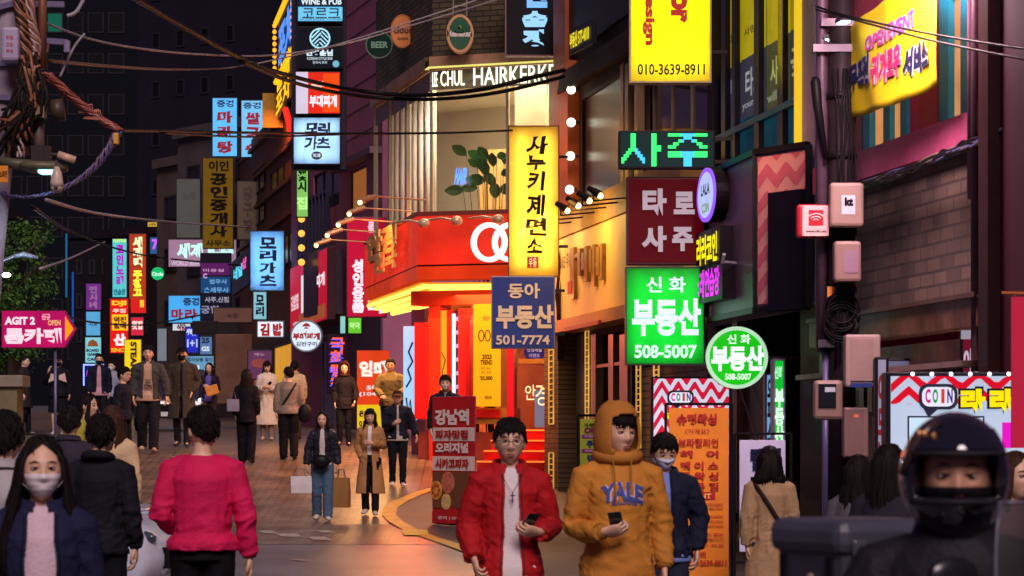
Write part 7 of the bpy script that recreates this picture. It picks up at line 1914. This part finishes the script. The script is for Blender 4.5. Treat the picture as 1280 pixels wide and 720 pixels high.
ws = mb.build('windscreen', glass_mat((130, 116, 120), .05, .3), sc, smooth=True, fix=False)
mb = MB(); edge = [vv[i * 11] for i in range(9)] + [vv[8 * 11 + i] for i in range(11)] + [vv[i * 11 + 10] for i in range(8, -1, -1)]; mb.tube(edge, .005, 6); mb.build('edge_seal', pm((90, 84, 100), .3), ws, smooth=True)
for s in (-1, 1):
    mb = MB(); mb.tube([(.50, s * .3, 1.1), (.54, s * .36, 1.28)], .008, 6); mb.ball((.55, s * .38, 1.33), (.02, .07, .045), 12); mb.build('mirror', blk_, sc, smooth=True)
MB().ball((.66, 0, .86), (.06, .09, .08), 12).build('headlight', pm((180, 180, 186), .1, coat=.6), sc, smooth=True)
# ---- white car, mostly behind the walkers, and a dark car far up the street
def car(label, loc, rz, paint, lit=False):
    c = thing('parked_car', label, 'car', loc, rz)
    pts = [(-2.15, .35), (-2.2, .75), (-2.05, .95), (-1.5, 1.02), (-.95, 1.40), (.35, 1.44), (1.05, 1.02), (1.75, .90), (2.12, .74), (2.2, .5), (2.12, .30)]
    W2 = .88; vs = []; n = len(pts); lay = [(-1, .0), (-.93, .5), (-.55, 1), (.55, 1), (.93, .5), (1, 0)]
    for yy, k in lay:
        for (x, z) in pts: vs.append((x * (1 - .015 * (1 - k) - .03 * (abs(yy) > .99)), yy * W2 * (1 - .16 * max(0, (z - .95) / .45)), z + .02 * k if z > .35 else z))
    fs = [(j * n + i, j * n + (i + 1) % n, (j + 1) * n + (i + 1) % n, (j + 1) * n + i) for j in range(len(lay) - 1) for i in range(n)] + [tuple(range(n - 1, -1, -1)), tuple((len(lay) - 1) * n + i for i in range(n))]
    b = MB().add(vs, fs).build('body', pm(paint, .25, .06, 1, coat=1), c, smooth=True); b.modifiers.new('e', 'BEVEL').width = .04
    gm = pm((12, 14, 20), .05, .2, coat=1)
    for s in (-1, 1):
        MB().prism([(-1.35, 1.02), (.85, 1.04), (.3, 1.36), (-.9, 1.34)], -.01 + s * .79, .01 + s * .79).build('side_window', gm, c)
        mb = MB(); mb.ball((1.98, s * .66, .70), (.20, .14, .07), 14); hl = mb.build('headlight', em((220, 235, 255), 6, True, 0) if lit else pm((60, 80, 90), .05, .3, coat=1), c, smooth=True)
        for x in (-1.35, 1.35):
            mb = MB(); mb.tube([(x + .27 * math.cos(2 * PI * k / 24), s * .80, .33 + .27 * math.sin(2 * PI * k / 24)) for k in range(25)], .07, 8); w = mb.build('wheel', pm((18, 18, 20), .7), c, smooth=True)
            MB().disc((x, .33), .21, s * .80 - .09, s * .80 + .09, n=18).build('rim', pm((110, 112, 118), .3, metal=.8), w)
        MB().ball((.72, s * .98, 1.06), (.10, .08, .07), 10).build('mirror', pm(paint, .25, coat=1), c, smooth=True)
    MB().add([(.98, -.62, 1.075), (.98, .62, 1.075), (.36, .58, 1.425), (.36, -.58, 1.425)], [(0, 1, 2, 3)]).build('windscreen', gm, c)
    MB().box(2.16, -.5, .45, 2.22, .5, .62).build('grille', pm((20, 20, 24), .4), c)
    MB().box(2.195, -.26, .34, 2.235, .26, .44).build('number_plate', pm((220, 220, 216), .4), c)
    return c
car('white car nosing out behind the crimson sweater man', (px_x(222, 23.5) - 2.1, 24.2, ground_z(24)), -.22, (196, 200, 214))
car('dark car far up the street with a bright headlight between the walkers', (px_x(208, 66), 67.5, ground_z(66)), -PI / 2 + .1, (40, 44, 60), True)
# ================================================================== POLES, BOXES, WIRES, TREE
def wire(pts, r, name='cable', mat=None, label=None, cat='cable', sag=0, n=20, group=None):
    """hanging cable through (column,row,distance) points"""
    P3 = [at(*p) for p in pts]; out = []
    if len(P3) == 2:
        for i in range(n + 1):
            t = i / n; p = P3[0].lerp(P3[1], t); p.z -= sag * 4 * t * (1 - t); out.append(p)
    else:
        Q = [P3[0]] + P3 + [P3[-1]]
        for i in range(1, len(Q) - 2):
            for k in range(8):
                t = k / 8; a, b, c, d = Q[i - 1], Q[i], Q[i + 1], Q[i + 2]
                out.append(.5 * ((2 * b) + (c - a) * t + (2 * a - 5 * b + 4 * c - d) * t * t + (3 * b - a - 3 * c + d) * t ** 3))
        out.append(P3[-1])
    o = MB().tube(out, r, 6).build(name, mat or pm((20, 18, 20), .5), smooth=True)
    if label: tag(o, label, cat, group)
    return o
steel = pm((120, 100, 110), .4, .25, 3, metal=.5); conc = pm((150, 136, 150), .75, .2, 3, bump=.2, bscale=20); blackc = pm((22, 20, 22), .45, .2)
# --- right pole
d0 = 27.0
g0 = ground_z(d0)
rp = thing('utility_pole', 'dark steel utility pole with boxes and cables at the pink building corner', 'utility pole', (px_x(1052, d0), d0, g0))
MB().tube([(0, 0, 0), (0, 0, 3), (0, 0, 8)], [.14, .128, .115], 16).build('shaft', pm((46, 38, 42), .5, .4, 3, metal=.2), rp, smooth=True)
cx_ = px_x(1028, d0) - px_x(1052, d0)
MB().tube([(cx_, .05, px_z(440, d0) - g0), (cx_, .05, 8)], .058, 12).build('conduit', pm((104, 82, 100), .45, .3, metal=.3), rp, smooth=True)
MB().tube([(cx_ + .03, .0, 0), (cx_ + .03, .0, px_z(440, d0) - g0)], .035, 10).build('conduit', pm((96, 92, 130), .4, .2, metal=.3), rp, smooth=True)
for q, x0, x1 in ((62, 1015, 1087), (430, 1022, 1066), (30, 1025, 1066)):
    z = px_z(q, d0) - g0; MB().box(px_x(x0, d0) - px_x(1052, d0), -.13, z - .035, px_x(x1, d0) - px_x(1052, d0), -.05, z + .035).build('crossarm', pm((84, 76, 86), .4, .2, metal=.5), rp)
for q in (120, 195, 290, 362, 480): z = px_z(q, d0) - g0; MB().tube([(0, 0, z - .03), (0, 0, z + .03)], .146, 16).build('band', pm((40, 36, 40), .4, metal=.6), rp, smooth=True)
mb = MB(); x = px_x(1018, d0) - px_x(1052, d0); mb.tube([(x, -.1, px_z(98, d0) - g0), (x, -.1, px_z(104, d0) - g0), (x + .02, -.1, px_z(135, d0) - g0), (x + .1, -.1, px_z(200, d0) - g0)], [.03, .05, .045, .02], 10); mb.build('cable_boot', blackc, rp, smooth=True)
mb = MB(); rr = random.Random(3)
for k in range(9):
    x0 = rr.uniform(-.17, .12); pts = []
    for i in range(9):
        q = 88 + 46 * i; pts.append((x0 + .05 * noise.noise(Vector((i * .45, k * 2.7, 3))) + (.02 * i if x0 < 0 else -.012 * i), -.13 - .02 * rr.random(), px_z(q, d0) - g0))
    mb.tube(pts, .009, 5)
for k in range(6):
    z = px_z(395 + rr.uniform(-14, 14), d0) - g0; R = .12 + .05 * rr.random()
    mb.tube([(-.02 + R * math.cos(t), -.17 + .02 * rr.random(), z + R * math.sin(t)) for t in [2 * PI * i / 16 for i in range(17)]], .01, 5)
mb.build('cable_tangle', blackc, rp, smooth=True)
o = MB().box(-.04, -.02, -.05, .04, .0, .05).build('yellow_tag', pm((214, 130, 40), .5), rp, loc=(px_x(1037, d0) - px_x(1052, d0), -.14, px_z(366, d0) - g0))
def ebox(name, label, b, d, col, depth=.2, parts=(), cat='utility box', bev=.02):
    x0, y0, x1, y1 = b; p = at(x0, y1, d); w, h = (x1 - x0) * d / F, (y1 - y0) * d / F
    r = thing(name, label, cat, p)
    MB().box(0, 0, 0, w, depth, h).build('case', pm(col, .5, .15, 3), r, bevel=bev)
    for (nm, a, b_, c, e, cc, y) in parts:
        MB().box((a - x0) / (x1 - x0) * w, -y, (y1 - e) / (y1 - y0) * h, (c - x0) / (x1 - x0) * w, -.0005, (y1 - b_) / (y1 - y0) * h).build(nm, pm(cc, .4, .15), r)
    return r, w, h
r_, w, h = ebox('telecom_box', 'mauve beige telecom box with white label high on the right pole', (1038, 228, 1080, 283), 26.6, (158, 132, 120), .2, [('label', 1052, 244, 1069, 268, (216, 208, 216), .006)], bev=.03)
write_text('kt', w * .42, h * .46, w * .68, h * .66, -.009, pm((30, 28, 40)), r_, bold=.07)
r_, w, h = ebox('telecom_box', 'plain mauve box with faded label below the white labelled box on the pole', (1043, 301, 1077, 352), 26.6, (146, 118, 110), .18, [('label', 1055, 312, 1073, 341, (150, 122, 140), .005)], bev=.03)
r_, w, h = ebox('electric_box', 'pale pink two door electric box on the lower pole', (1057, 418, 1101, 484), 26.3, (170, 144, 138), .22, [('door', 1063, 424, 1092, 476, (162, 136, 130), .012), ('blue_base', 1063, 479, 1090, 484, (40, 60, 130), .02)])
r_, w, h = ebox('electric_meter', 'grey electric meter with dark glass window on the pole', (1018, 475, 1054, 525), 26.2, (140, 112, 104), .16, [('window', 1023, 480, 1045, 509, (24, 28, 36), .012), ('dial', 1031, 484, 1044, 490, (190, 200, 210), .014)], cat='electric meter', bev=.035)
r_, w, h = ebox('electric_box', 'brownish lower electric box with small orange label near the pavement', (1055, 509, 1086, 572), 26.4, (136, 108, 104), .2, [('label', 1067, 518, 1073, 522, (240, 130, 100), .006), ('door', 1058, 512, 1080, 570, (128, 100, 98), .004)])
r_, w, h = ebox('wifi_sign', 'white and red rounded wireless sign with arc symbol beside the pole', (996, 255, 1037, 297), 26.8, (170, 14, 36), .12, [('face', 1003, 257, 1036, 295, (232, 190, 186), .01)], cat='sign', bev=.03)
MB().box(w * .36, -.016, h * .36, w * .80, -.0105, h * .82).build('badge', pm((190, 16, 40), .4), r_, bevel=.01)
mb = MB()
for k in (1, 2, 3): mb.tube([(w * .58 + .03 * k * math.cos(t), -.02, h * .46 + .026 * k * math.sin(t)) for t in [PI * (.22 + .56 * i / 8) for i in range(9)]], .006, 5)
mb.build('arc_symbol', pm((240, 220, 220), .4), r_); write_text('www.wifi.com', w * .28, h * .15, w * .9, h * .23, -.013, pm((60, 30, 30)), r_, bold=.03)
# --- left pole cluster
d1 = 26.0; g1 = ground_z(d1); X1 = px_x(8, d1)
lp = thing('utility_pole', 'pale concrete utility pole wrapped in thick twisted cables at the left edge', 'utility pole', (X1, d1, g1))
def L1(px, py, dy=0): return Vector((px_x(px, d1) - X1, dy, px_z(py, d1) - g1))
MB().tube([L1(-62, 742, 0), L1(-24, 400, 0), L1(6, 100, 0), L1(24, -80, 0)], [.17, .155, .14, .13], 18).build('shaft', conc, lp, smooth=True)
MB().tube([L1(58, -60, -.2), L1(57, 90, -.2)], .04, 10).build('steel_rod', pm((130, 84, 60), .5, .3, metal=.3), lp, smooth=True)
MB().tube([L1(53, 140, -.2), L1(53, 205, -.2)], .05, 10).build('steel_rod', pm((110, 92, 88), .5, .3, metal=.3), lp, smooth=True)
for (a, b, c, d_) in ((0, 82, 40, 82), (40, 8, 84, 9), (0, 124, 34, 126), (60, 54, 88, 56), (-20, 18, 30, 6)): MB().tube([L1(a, b, -.16), L1(c, d_, -.16)], .035, 4).build('crossarm', pm((120, 110, 140), .4, .2, metal=.4), lp)
MB().tube([L1(10, 42, -.16), L1(34, 88, -.16)], .03, 4).build('brace', steel, lp)
MB().tube([L1(62, 68, -.16), L1(63, 55, -.16)], .02, 6).build('brace', steel, lp); MB().tube([L1(87, 54, -.16), L1(87, 68, -.16)], .03, 8).build('insulator', pm((150, 140, 170), .3), lp)
rr = random.Random(11)
def bundle(path, n, spread, r, nm, mats, twist=6, par=lp):
    for mi_, m_ in enumerate(mats):
        mb = MB()
        for k in range(mi_, n, len(mats)):
            ph = 2 * PI * k / n; pts = []
            N = 30
            for i in range(N + 1):
                t = i / N * (len(path) - 1); j = min(int(t), len(path) - 2); u = t - j
                p = path[j].lerp(path[j + 1], u * u * (3 - 2 * u) if False else u); a = ph + twist * i / N + .6 * noise.noise(Vector((i * .3, k * 3.1, 0)))
                pts.append(p + Vector((math.cos(a) * spread, math.sin(a) * spread, .02 * noise.noise(Vector((i * .5, k, 5))))))
            mb.tube(pts, r, 5)
        mb.build(nm, m_, par, smooth=True)
cu1, cu2, cu3 = pm((150, 96, 66), .4, .3, 8), pm((176, 150, 150), .4, .2, 8), pm((52, 40, 36), .5, .3)
bundle([L1(30, -30, -.3), L1(33, 20, -.3), L1(37, 50, -.3), L1(43, 92, -.3)], 9, .045, .017, 'cable_bundle', (cu1, cu3), 14)
bundle([L1(41, -30, -.28), L1(44, 30, -.28), L1(51, 60, -.26), L1(49, 80, -.26)], 8, .04, .016, 'cable_bundle', (cu2, cu1), 12)
mb = MB(); mb2 = MB()
for k in range(46):
    a = L1(rr.uniform(30, 62), rr.uniform(70, 110), -.3 - .1 * rr.random()); b = L1(rr.uniform(28, 60), rr.uniform(110, 150), -.3 - .1 * rr.random()); c = L1(rr.uniform(-10, 50), rr.uniform(140, 205), -.2 - .1 * rr.random())
    (mb if k % 4 else mb2).tube([a, a.lerp(b, .5) + Vector((rr.uniform(-.06, .06), 0, rr.uniform(-.05, .05))), b, b.lerp(c, .5) + Vector((rr.uniform(-.08, .02), 0, -.05)), c], .012 + .008 * rr.random(), 5)
mb.build('cable_tangle', pm((40, 34, 28), .5, .3), lp, smooth=True); mb2.build('cable_tangle', cu1, lp, smooth=True)
bundle([L1(40, 150, -.25), L1(34, 175, -.25), L1(32, 200, -.25)], 4, .03, .012, 'cable_bundle', (cu2,), 5)
MB().tube([L1(70, 142, -.2), L1(84, 140, -.2)], [.10, .10], 14).build('closure_barrel', pm((70, 58, 40), .5), lp, smooth=True)
MB().box(*(L1(52, 152, -.35)), *(L1(63, 138, -.2))).build('junction_box', pm((150, 120, 90), .5), lp)
r_, w, h = ebox('transformer_box', 'white pole mounted equipment case with faded red print', (1, 33, 23, 76), d1 - .45, (176, 160, 190), .2, bev=.03)
for k, t in enumerate(('위험', '고압', '주의')): write_text(t, w * .3, h * (.62 - .2 * k), w * .7, h * (.74 - .2 * k), -.006, pm((190, 90, 100)), r_)
# luminaire, cameras
sl = thing('street_lamp', 'flat dark street luminaire glowing cyan white underneath on the left pole', 'street lamp', at(50, 212, d1 - .4))
def LS(px, py, dy=0): return at(px, py, d1 - .4) - at(50, 212, d1 - .4) + Vector((0, dy, 0))
MB().tube([LS(-6, 200), LS(20, 205), LS(44, 208)], [.04, .05, .06], 10).build('arm', pm((84, 80, 56), .5), sl, smooth=True)
MB().tube([LS(26, 207), LS(40, 208), LS(70, 209), LS(84, 211)], [(.10, .03), (.15, .06), (.14, .055), (.05, .03)], 14, side=(0, 1, 0)).build('head', pm((92, 88, 60), .45, .2), sl, smooth=True)
MB().box(*LS(50, 217, -.11), *LS(71, 213.5, .11)).build('led_panel', em((150, 235, 255), 4, True, 0), sl)
lamp('street_light', 'SPOT', LS(60, 222), 30, (200, 235, 255), sl, .15, (math.radians(12), 0, 0), 2.4)
dc = thing('dome_camera', 'white dome surveillance camera hanging under the left luminaire', 'camera', at(71, 228, d1 - .55))
MB().tube([(0, 0, .14), (0, 0, .08), (0, 0, .0), (0, 0, -.04)], [.02, .045, .058, .056], 16).build('housing', pm((200, 176, 160), .35, .1), dc, smooth=True)
MB().ball((0, 0, -.045), (.055, .055, .045), 16).build('dome', pm((190, 166, 150), .3), dc, smooth=True); MB().ball((0, -.045, -.05), .02, 10).build('lens', pm((14, 12, 14), .1, coat=1), dc, smooth=True)
MB().tube([(0, 0, .14), (-.02, .1, .2)], .015, 6).build('mount', steel, dc)
bc = thing('bullet_camera', 'small cream bullet camera pointing right above the left luminaire', 'camera', at(84, 196, d1 - .5))
MB().tube([(-.08, 0, .02), (.07, 0, -.03)], [.035, .035], 12).build('housing', pm((206, 170, 140), .4), bc, smooth=True); MB().tube([(-.08, 0, .02), (-.2, .05, .03)], .012, 6).build('mount', steel, bc); MB().box(-.32, 0, -.06, -.16, .14, .10).build('bracket_box', pm((60, 52, 48), .5), bc)
r_, w, h = ebox('warning_plate', 'small orange plate with dark characters at the far left pole', (-6, 207, 10, 228), d1 - .5, (226, 140, 30), .02, cat='sign', bev=.004); write_text('소화전', w * .35, h * .3, w * .95, h * .7, -.005, pm((50, 30, 10)), r_)
r_, w, h = ebox('cable_tag', 'yellow cable closure box at the bend of the reddish bundle', (141, 166, 148, 180), d1 - .05, (226, 160, 40), .08, cat='closure box', bev=.01)
# bundle out to the bend and back
bpath = [L1(62, 96, -.25), L1(90, 122, -.1), L1(118, 144, 0), L1(148, 163, 0)]
rb = thing('cable_bundle', 'reddish loose cable bundle running down to the right from the left pole', 'cable bundle', lp.location)
bundle(bpath, 8, .05, .011, 'strand', (pm((170, 96, 80), .4, .3), pm((140, 70, 60), .4, .3)), 9, rb)
mb = MB()
for k in range(4): a = L1(rr.uniform(96, 120), rr.uniform(128, 150), -.05); mb.tube([a, a + Vector((.08, 0, .02)), a + Vector((.1, 0, -.06)), a + Vector((-.04, 0, -.05))], .007, 5)
mb.build('loose_loop', pm((190, 120, 100), .4), rb, smooth=True)
rb2 = thing('cable_bundle', 'drooping dark bundle curving from the bend back to the lower left', 'cable bundle', lp.location)
bundle([L1(148, 164, 0), L1(138, 184, 0), L1(120, 208, 0), L1(98, 226, 0), L1(72, 240, -.05), L1(40, 248, -.1), L1(14, 246, -.1), L1(-14, 236, -.1)], 8, .035, .011, 'strand', (pm((110, 84, 90), .45), pm((90, 80, 140), .4)), 30, rb2)
wt = pm((170, 160, 165), .4)
wl = pm((120, 90, 60), .45)
wires = [
 ([(55, 28, 26), (110, 48, 27), (170, 60, 29), (250, 68, 34), (340, 69, 42), (430, 55, 46), (520, 30, 46), (640, -6, 45)], .012, wt, 'thin pale wire sagging from the left pole across to the salon roof'),
 ([(60, 76, 26), (140, 83, 32), (215, 87, 45), (275, 86, 70), (306, 82, 92)], .018, wl, 'brownish wire from the left pole toward the grey building'),
 ([(150, -14, 30), (220, 28, 33), (300, 72, 37), (360, 94, 40), (440, 112, 42), (520, 119, 42), (600, 112, 41), (660, 98, 41), (705, 88, 43)], .034, blackc, 'thick black cable swagged in front of the salon lettering'),
 ([(300, 76, 37), (370, 104, 40), (450, 120, 42), (540, 124, 42), (620, 116, 41), (705, 96, 42.5)], .03, blackc, 'second thick black cable just under the swagged one'),
 ([(148, 163, 26), (220, 164, 32), (320, 166, 36), (440, 167, 40), (560, 166, 40), (640, 163, 41)], .017, blackc, 'level black wire crossing the blue lightboxes and the plant window'),
 ([(200, 166, 30), (300, 171, 36), (370, 170, 38), (480, 166, 40)], .013, blackc, 'thin wire just below the level black wire'),
 ([(320, 80, 38), (420, 56, 42), (560, 12, 44), (640, -16, 44)], .010, wt, 'very thin pale wire rising to the upper right past the pub signs'),
 ([(1020, 8, 27), (1060, 20, 26), (1150, 40, 24), (1260, 58, 22), (1300, 62, 21)], .011, blackc, 'black wire crossing above the yellow cloth banner'),
 ([(1020, 12, 27), (1080, 28, 25.5), (1170, 52, 23.5), (1300, 78, 20.5)], .011, blackc, 'second black wire crossing the yellow cloth banner'),
 ([(60, 80, 45), (120, 112, 60), (180, 118, 80)], .012, blackc, None),
 ([(58, 250, 28), (130, 268, 45), (220, 278, 70), (310, 284, 84)], .022, wt, 'long thin wire crossing low behind the left pole'),
 ([(40, 258, 40), (90, 290, 60), (150, 312, 85), (200, 322, 100), (300, 332, 86)], .030, blackc, 'black wire dipping past the cyan karaoke lightbox'),
 ([(50, 336, 50), (90, 322, 70), (132, 302, 100)], .025, wt, 'pale wire rising from the tree to the cyan karaoke lightbox'),
 ([(60, 384, 50), (110, 402, 70), (180, 406, 95), (250, 394, 86)], .025, blackc, 'dark wire passing behind the magenta arrow sign'),
 ([(640, 160, 41), (668, 162, 42), (690, 162, 42), (712, 158, 43)], .010, blackc, None),
 ([(106, 42, 26), (92, 60, 26), (75, 96, 26)], .012, wt, 'thin stay wire hanging beside the left pole'),
 ([(84, 20, 26), (96, 14, 26), (108, -8, 26)], .018, wt, 'pale curved cable end at the top left'),
]
for pts, r, m, lb in wires: wire(pts, r, 'wire', m, lb or '', 'wire', group='overhead wires') if lb else None
# cable tangle along the pink building ledge
tg = thing('cable_bundle', 'messy dark cable bundle lying along the ledge over the brick wall', 'cable bundle', (0, 0, 0))
for mi_, m_ in enumerate((blackc, pm((110, 100, 90), .4), pm((90, 90, 140), .4))):
    mb = MB()
    for k in range(9 if mi_ == 0 else 3):
        pts = []
        for i in range(16):
            px = 1066 + 12.5 * i; q = 236 - .40 * (px - 1080) + 10 * noise.noise(Vector((i * .5, k * 2.3 + mi_ * 9, 1))) - 2
            dd = bP.f.d(min(px, 1249)) - .75 - .1 * rr.random(); pts.append(at(px, q, dd))
        mb.tube(pts, .014, 5)
    mb.build('strand', m_, tg, smooth=True)
# cables beside the orange column at the yellow shop
cb_ = thing('cable_bundle', 'dark vertical cable tangle hanging beside the yellow sign at the shop corner', 'cable bundle', (0, 0, 0)); mb = MB()
for k in range(12):
    a = rr.uniform(-4, 4); mb.tube([at(704 + a * .6, 290, 43.9), at(700 + a + rr.uniform(-3, 3), 330, 43.8), at(697 + a, 370, 43.8), at(702 + a + rr.uniform(-5, 5), 405, 43.8), at(700 + a, 450, 43.9)], .012, 5)
mb.build('strand', pm((60, 36, 30), .5), cb_, smooth=True)
# --- tree at the left
rt = random.Random(5)
tr = thing('street_tree', 'leafy green street tree lit from beside the far lamp', 'tree', (px_x(14, 62), 62, ground_z(62)))
X0_ = px_x(14, 62); G0 = ground_z(62)
def LT(px, py): return Vector((px_x(px, 62) - X0_, 0, px_z(py, 62) - G0))
mb = MB(); mb.tube([(0, 0, 0), (.05, 0, 1.2), (0, .1, 2.4), (-.1, .1, 3.6)], [.16, .13, .11, .05], 10)
for k in range(9):
    a = k * 2.4; z = 1.8 + .22 * k; mb.tube([(0, .05, z), (.5 * math.cos(a), .5 * math.sin(a), z + .5), (1.0 * math.cos(a), .9 * math.sin(a), z + .9)], [.05, .035, .012], 6)
mb.build('trunk', pm((70, 54, 44), .85, .3, 6, bump=.4), tr, smooth=True)
cl = []
for k in range(52):
    c = LT(rt.uniform(-30, 56), rt.uniform(278, 452)); c.y = rt.uniform(-.8, .8)
    e = ((c.x - LT(10, 360).x) / 1.0) ** 2 + ((c.z - LT(10, 360).z) / 1.75) ** 2
    if e < 1: cl.append((c, rt.uniform(.22, .42)))
for mi_, m_ in enumerate((pm((52, 92, 26), .6, .3, 8), pm((26, 52, 18), .65, .3, 8), pm((74, 112, 32), .55, .3, 8))):
    mb = MB()
    for ci, (c, r) in enumerate(cl):
        for k in range(36):
            v = Vector((rt.gauss(0, 1), rt.gauss(0, 1), rt.gauss(0, .8))).normalized() * r * rt.random() ** .4
            p = c + v; s = rt.uniform(.035, .07); a = Vector((rt.gauss(0, 1), rt.gauss(0, 1), rt.gauss(0, 1))).normalized(); b = a.orthogonal().normalized()
            mb.add([p - a * s, p + b * s * .45, p + a * s, p - b * s * .45], [(0, 1, 2, 3)])
    mb.build('crown', m_, tr, fix=False)
fl = thing('street_lamp', 'far street lamp with bright bluish bulb and curved arm in front of the tree', 'street lamp', (px_x(-14, 58), 58, ground_z(58)))
def LF(px, py, dy=0): return Vector((px_x(px, 58) - px_x(-14, 58), dy, px_z(py, 58) - ground_z(58)))
MB().tube([(0, 0, 0), LF(-14, 350), LF(-8, 335), LF(4, 326), LF(18, 320), LF(26, 320)], [.09, .07, .05, .04, .04, .04], 8).build('post', pm((110, 110, 120), .4, metal=.5), fl, smooth=True)
MB().tube([LF(18, 320), LF(30, 318), LF(48, 322)], [(.1, .04), (.17, .06), (.05, .03)], 12, side=(0, 1, 0)).build('head', pm((130, 140, 150), .4, .1), fl, smooth=True)
MB().ball(LF(21, 348, -1.2), (.09, .06, .05), 12).build('bulb', em((220, 240, 255), 8, True, 0), fl, smooth=True)
MB().tube([LF(21, 348, -1.2), LF(10, 340, -.6), LF(4, 330, 0)], .012, 6).build('bulb_stem', steel, fl)
lamp('street_light', 'POINT', LF(21, 350, -1.4), 160, (200, 225, 255), fl, .15)
# low concrete wall at left
lw = thing('low_wall', 'low grey concrete gatepost with a thick cap at the left edge', 'wall', (px_x(-20, 38), 38, ground_z(38)))
MB().box(0, 0, 0, (41 * 38 / F), .5, px_z(484, 38) - ground_z(38)).build('post', pm((120, 112, 80), .8, .3, 3, bump=.3), lw); MB().box(-.05, -.06, px_z(484, 38) - ground_z(38) + .002, 49 * 38 / F, .56, px_z(469, 38) - ground_z(38)).build('cap', pm((140, 128, 110), .8, .2, 3), lw, bevel=.015)
# --- potted plant in the salon window
po = thing('potted_plant', 'broad leaved plant in a pale pot in the lit salon window', 'plant', RO @ Vector((xq(600), .5, z1)), bO.f.rz)
MB().tube([(0, 0, .0), (0, 0, .22), (0, 0, .24)], [.13, .17, .16], 16).build('pot', pm((200, 180, 150), .6), po, smooth=True)
zb0 = z1
stm = MB(); lv = MB()
rt = random.Random(21)
tips = [(563, 155), (580, 160), (598, 162), (610, 158), (572, 170), (592, 178), (606, 172), (614, 182), (585, 190), (600, 196), (608, 204), (578, 200), (560, 204), (590, 168), (618, 168), (630, 160), (596, 184), (604, 214)]
for i, (px, py) in enumerate(tips):
    x = xq(px) - xq(600); z = px_z(py, 48) - z1; dy = rt.uniform(-.1, .25)
    b = Vector((x * .25, dy * .5, .25 + z * .45)); stm.tube([(rt.uniform(-.03, .03), 0, .2), b, (x * .8, dy, z * .92)], [.014, .010, .006], 5)
    L = rt.uniform(.20, .30); ang = rt.uniform(.2, 1.4) * (1 if x > 0 else -1) if abs(x) > .1 else rt.uniform(-.6, .6)
    ax = Vector((math.sin(ang), rt.uniform(-.4, .1), math.cos(ang))).normalized(); sd = Vector((ax.z, 0, -ax.x)).normalized() * L * .34
    c = Vector((x * .8, dy, z * .92)); prof = ((0, .12), (.15, .7), (.35, 1.0), (.55, .98), (.75, .72), (.9, .36), (1.0, .0)); bend = Vector((0, -.06, -.05)); vs = []
    for (t, wd) in prof:
        m_ = c + ax * L * 1.15 * t + bend * t * t; vs += [m_ - sd * wd + Vector((0, -.02 * wd, 0)), m_, m_ + sd * wd + Vector((0, -.02 * wd, 0))]
    lv.add(vs, [(j * 3 + i, j * 3 + i + 1, j * 3 + i + 4, j * 3 + i + 3) for j in range(6) for i in range(2)])
stm.build('stem', pm((90, 70, 40), .7), po, smooth=True); lv.build('leaves', pm((58, 110, 44), .4, .4, 6, coat=.3), po, smooth=False, fix=False)
nb = thing('neon_sign', 'small blue neon scribble on the salon window beside the plant', 'neon sign', (bO.f.a.x, bO.f.a.y, 0), bO.f.rz); bx = bO.f.rect(570, 210, 585, 231); write_text('HAIR', *bx, -.04, em((90, 160, 255), 1.5, False, 0), nb, bold=.04, shear=.2)
gl = MB().ball((0, 0, 0), .13, 14).build('globe_lamp', em((255, 224, 150), 1.6, True, 0), None, smooth=True, loc=RO @ Vector((xq(693), -.35, px_z(133, 47.4)))); tag(gl, 'hanging cream globe lamp at the right end of the salon window', 'lamp'); MB().tube([(0, 0, .13), (0, 0, .55)], .008, 5).build('cord', blackc, gl)
for o in list(bpy.data.objects):
    if o.name.startswith('globe_lamp') and o.get('label') is None: pass
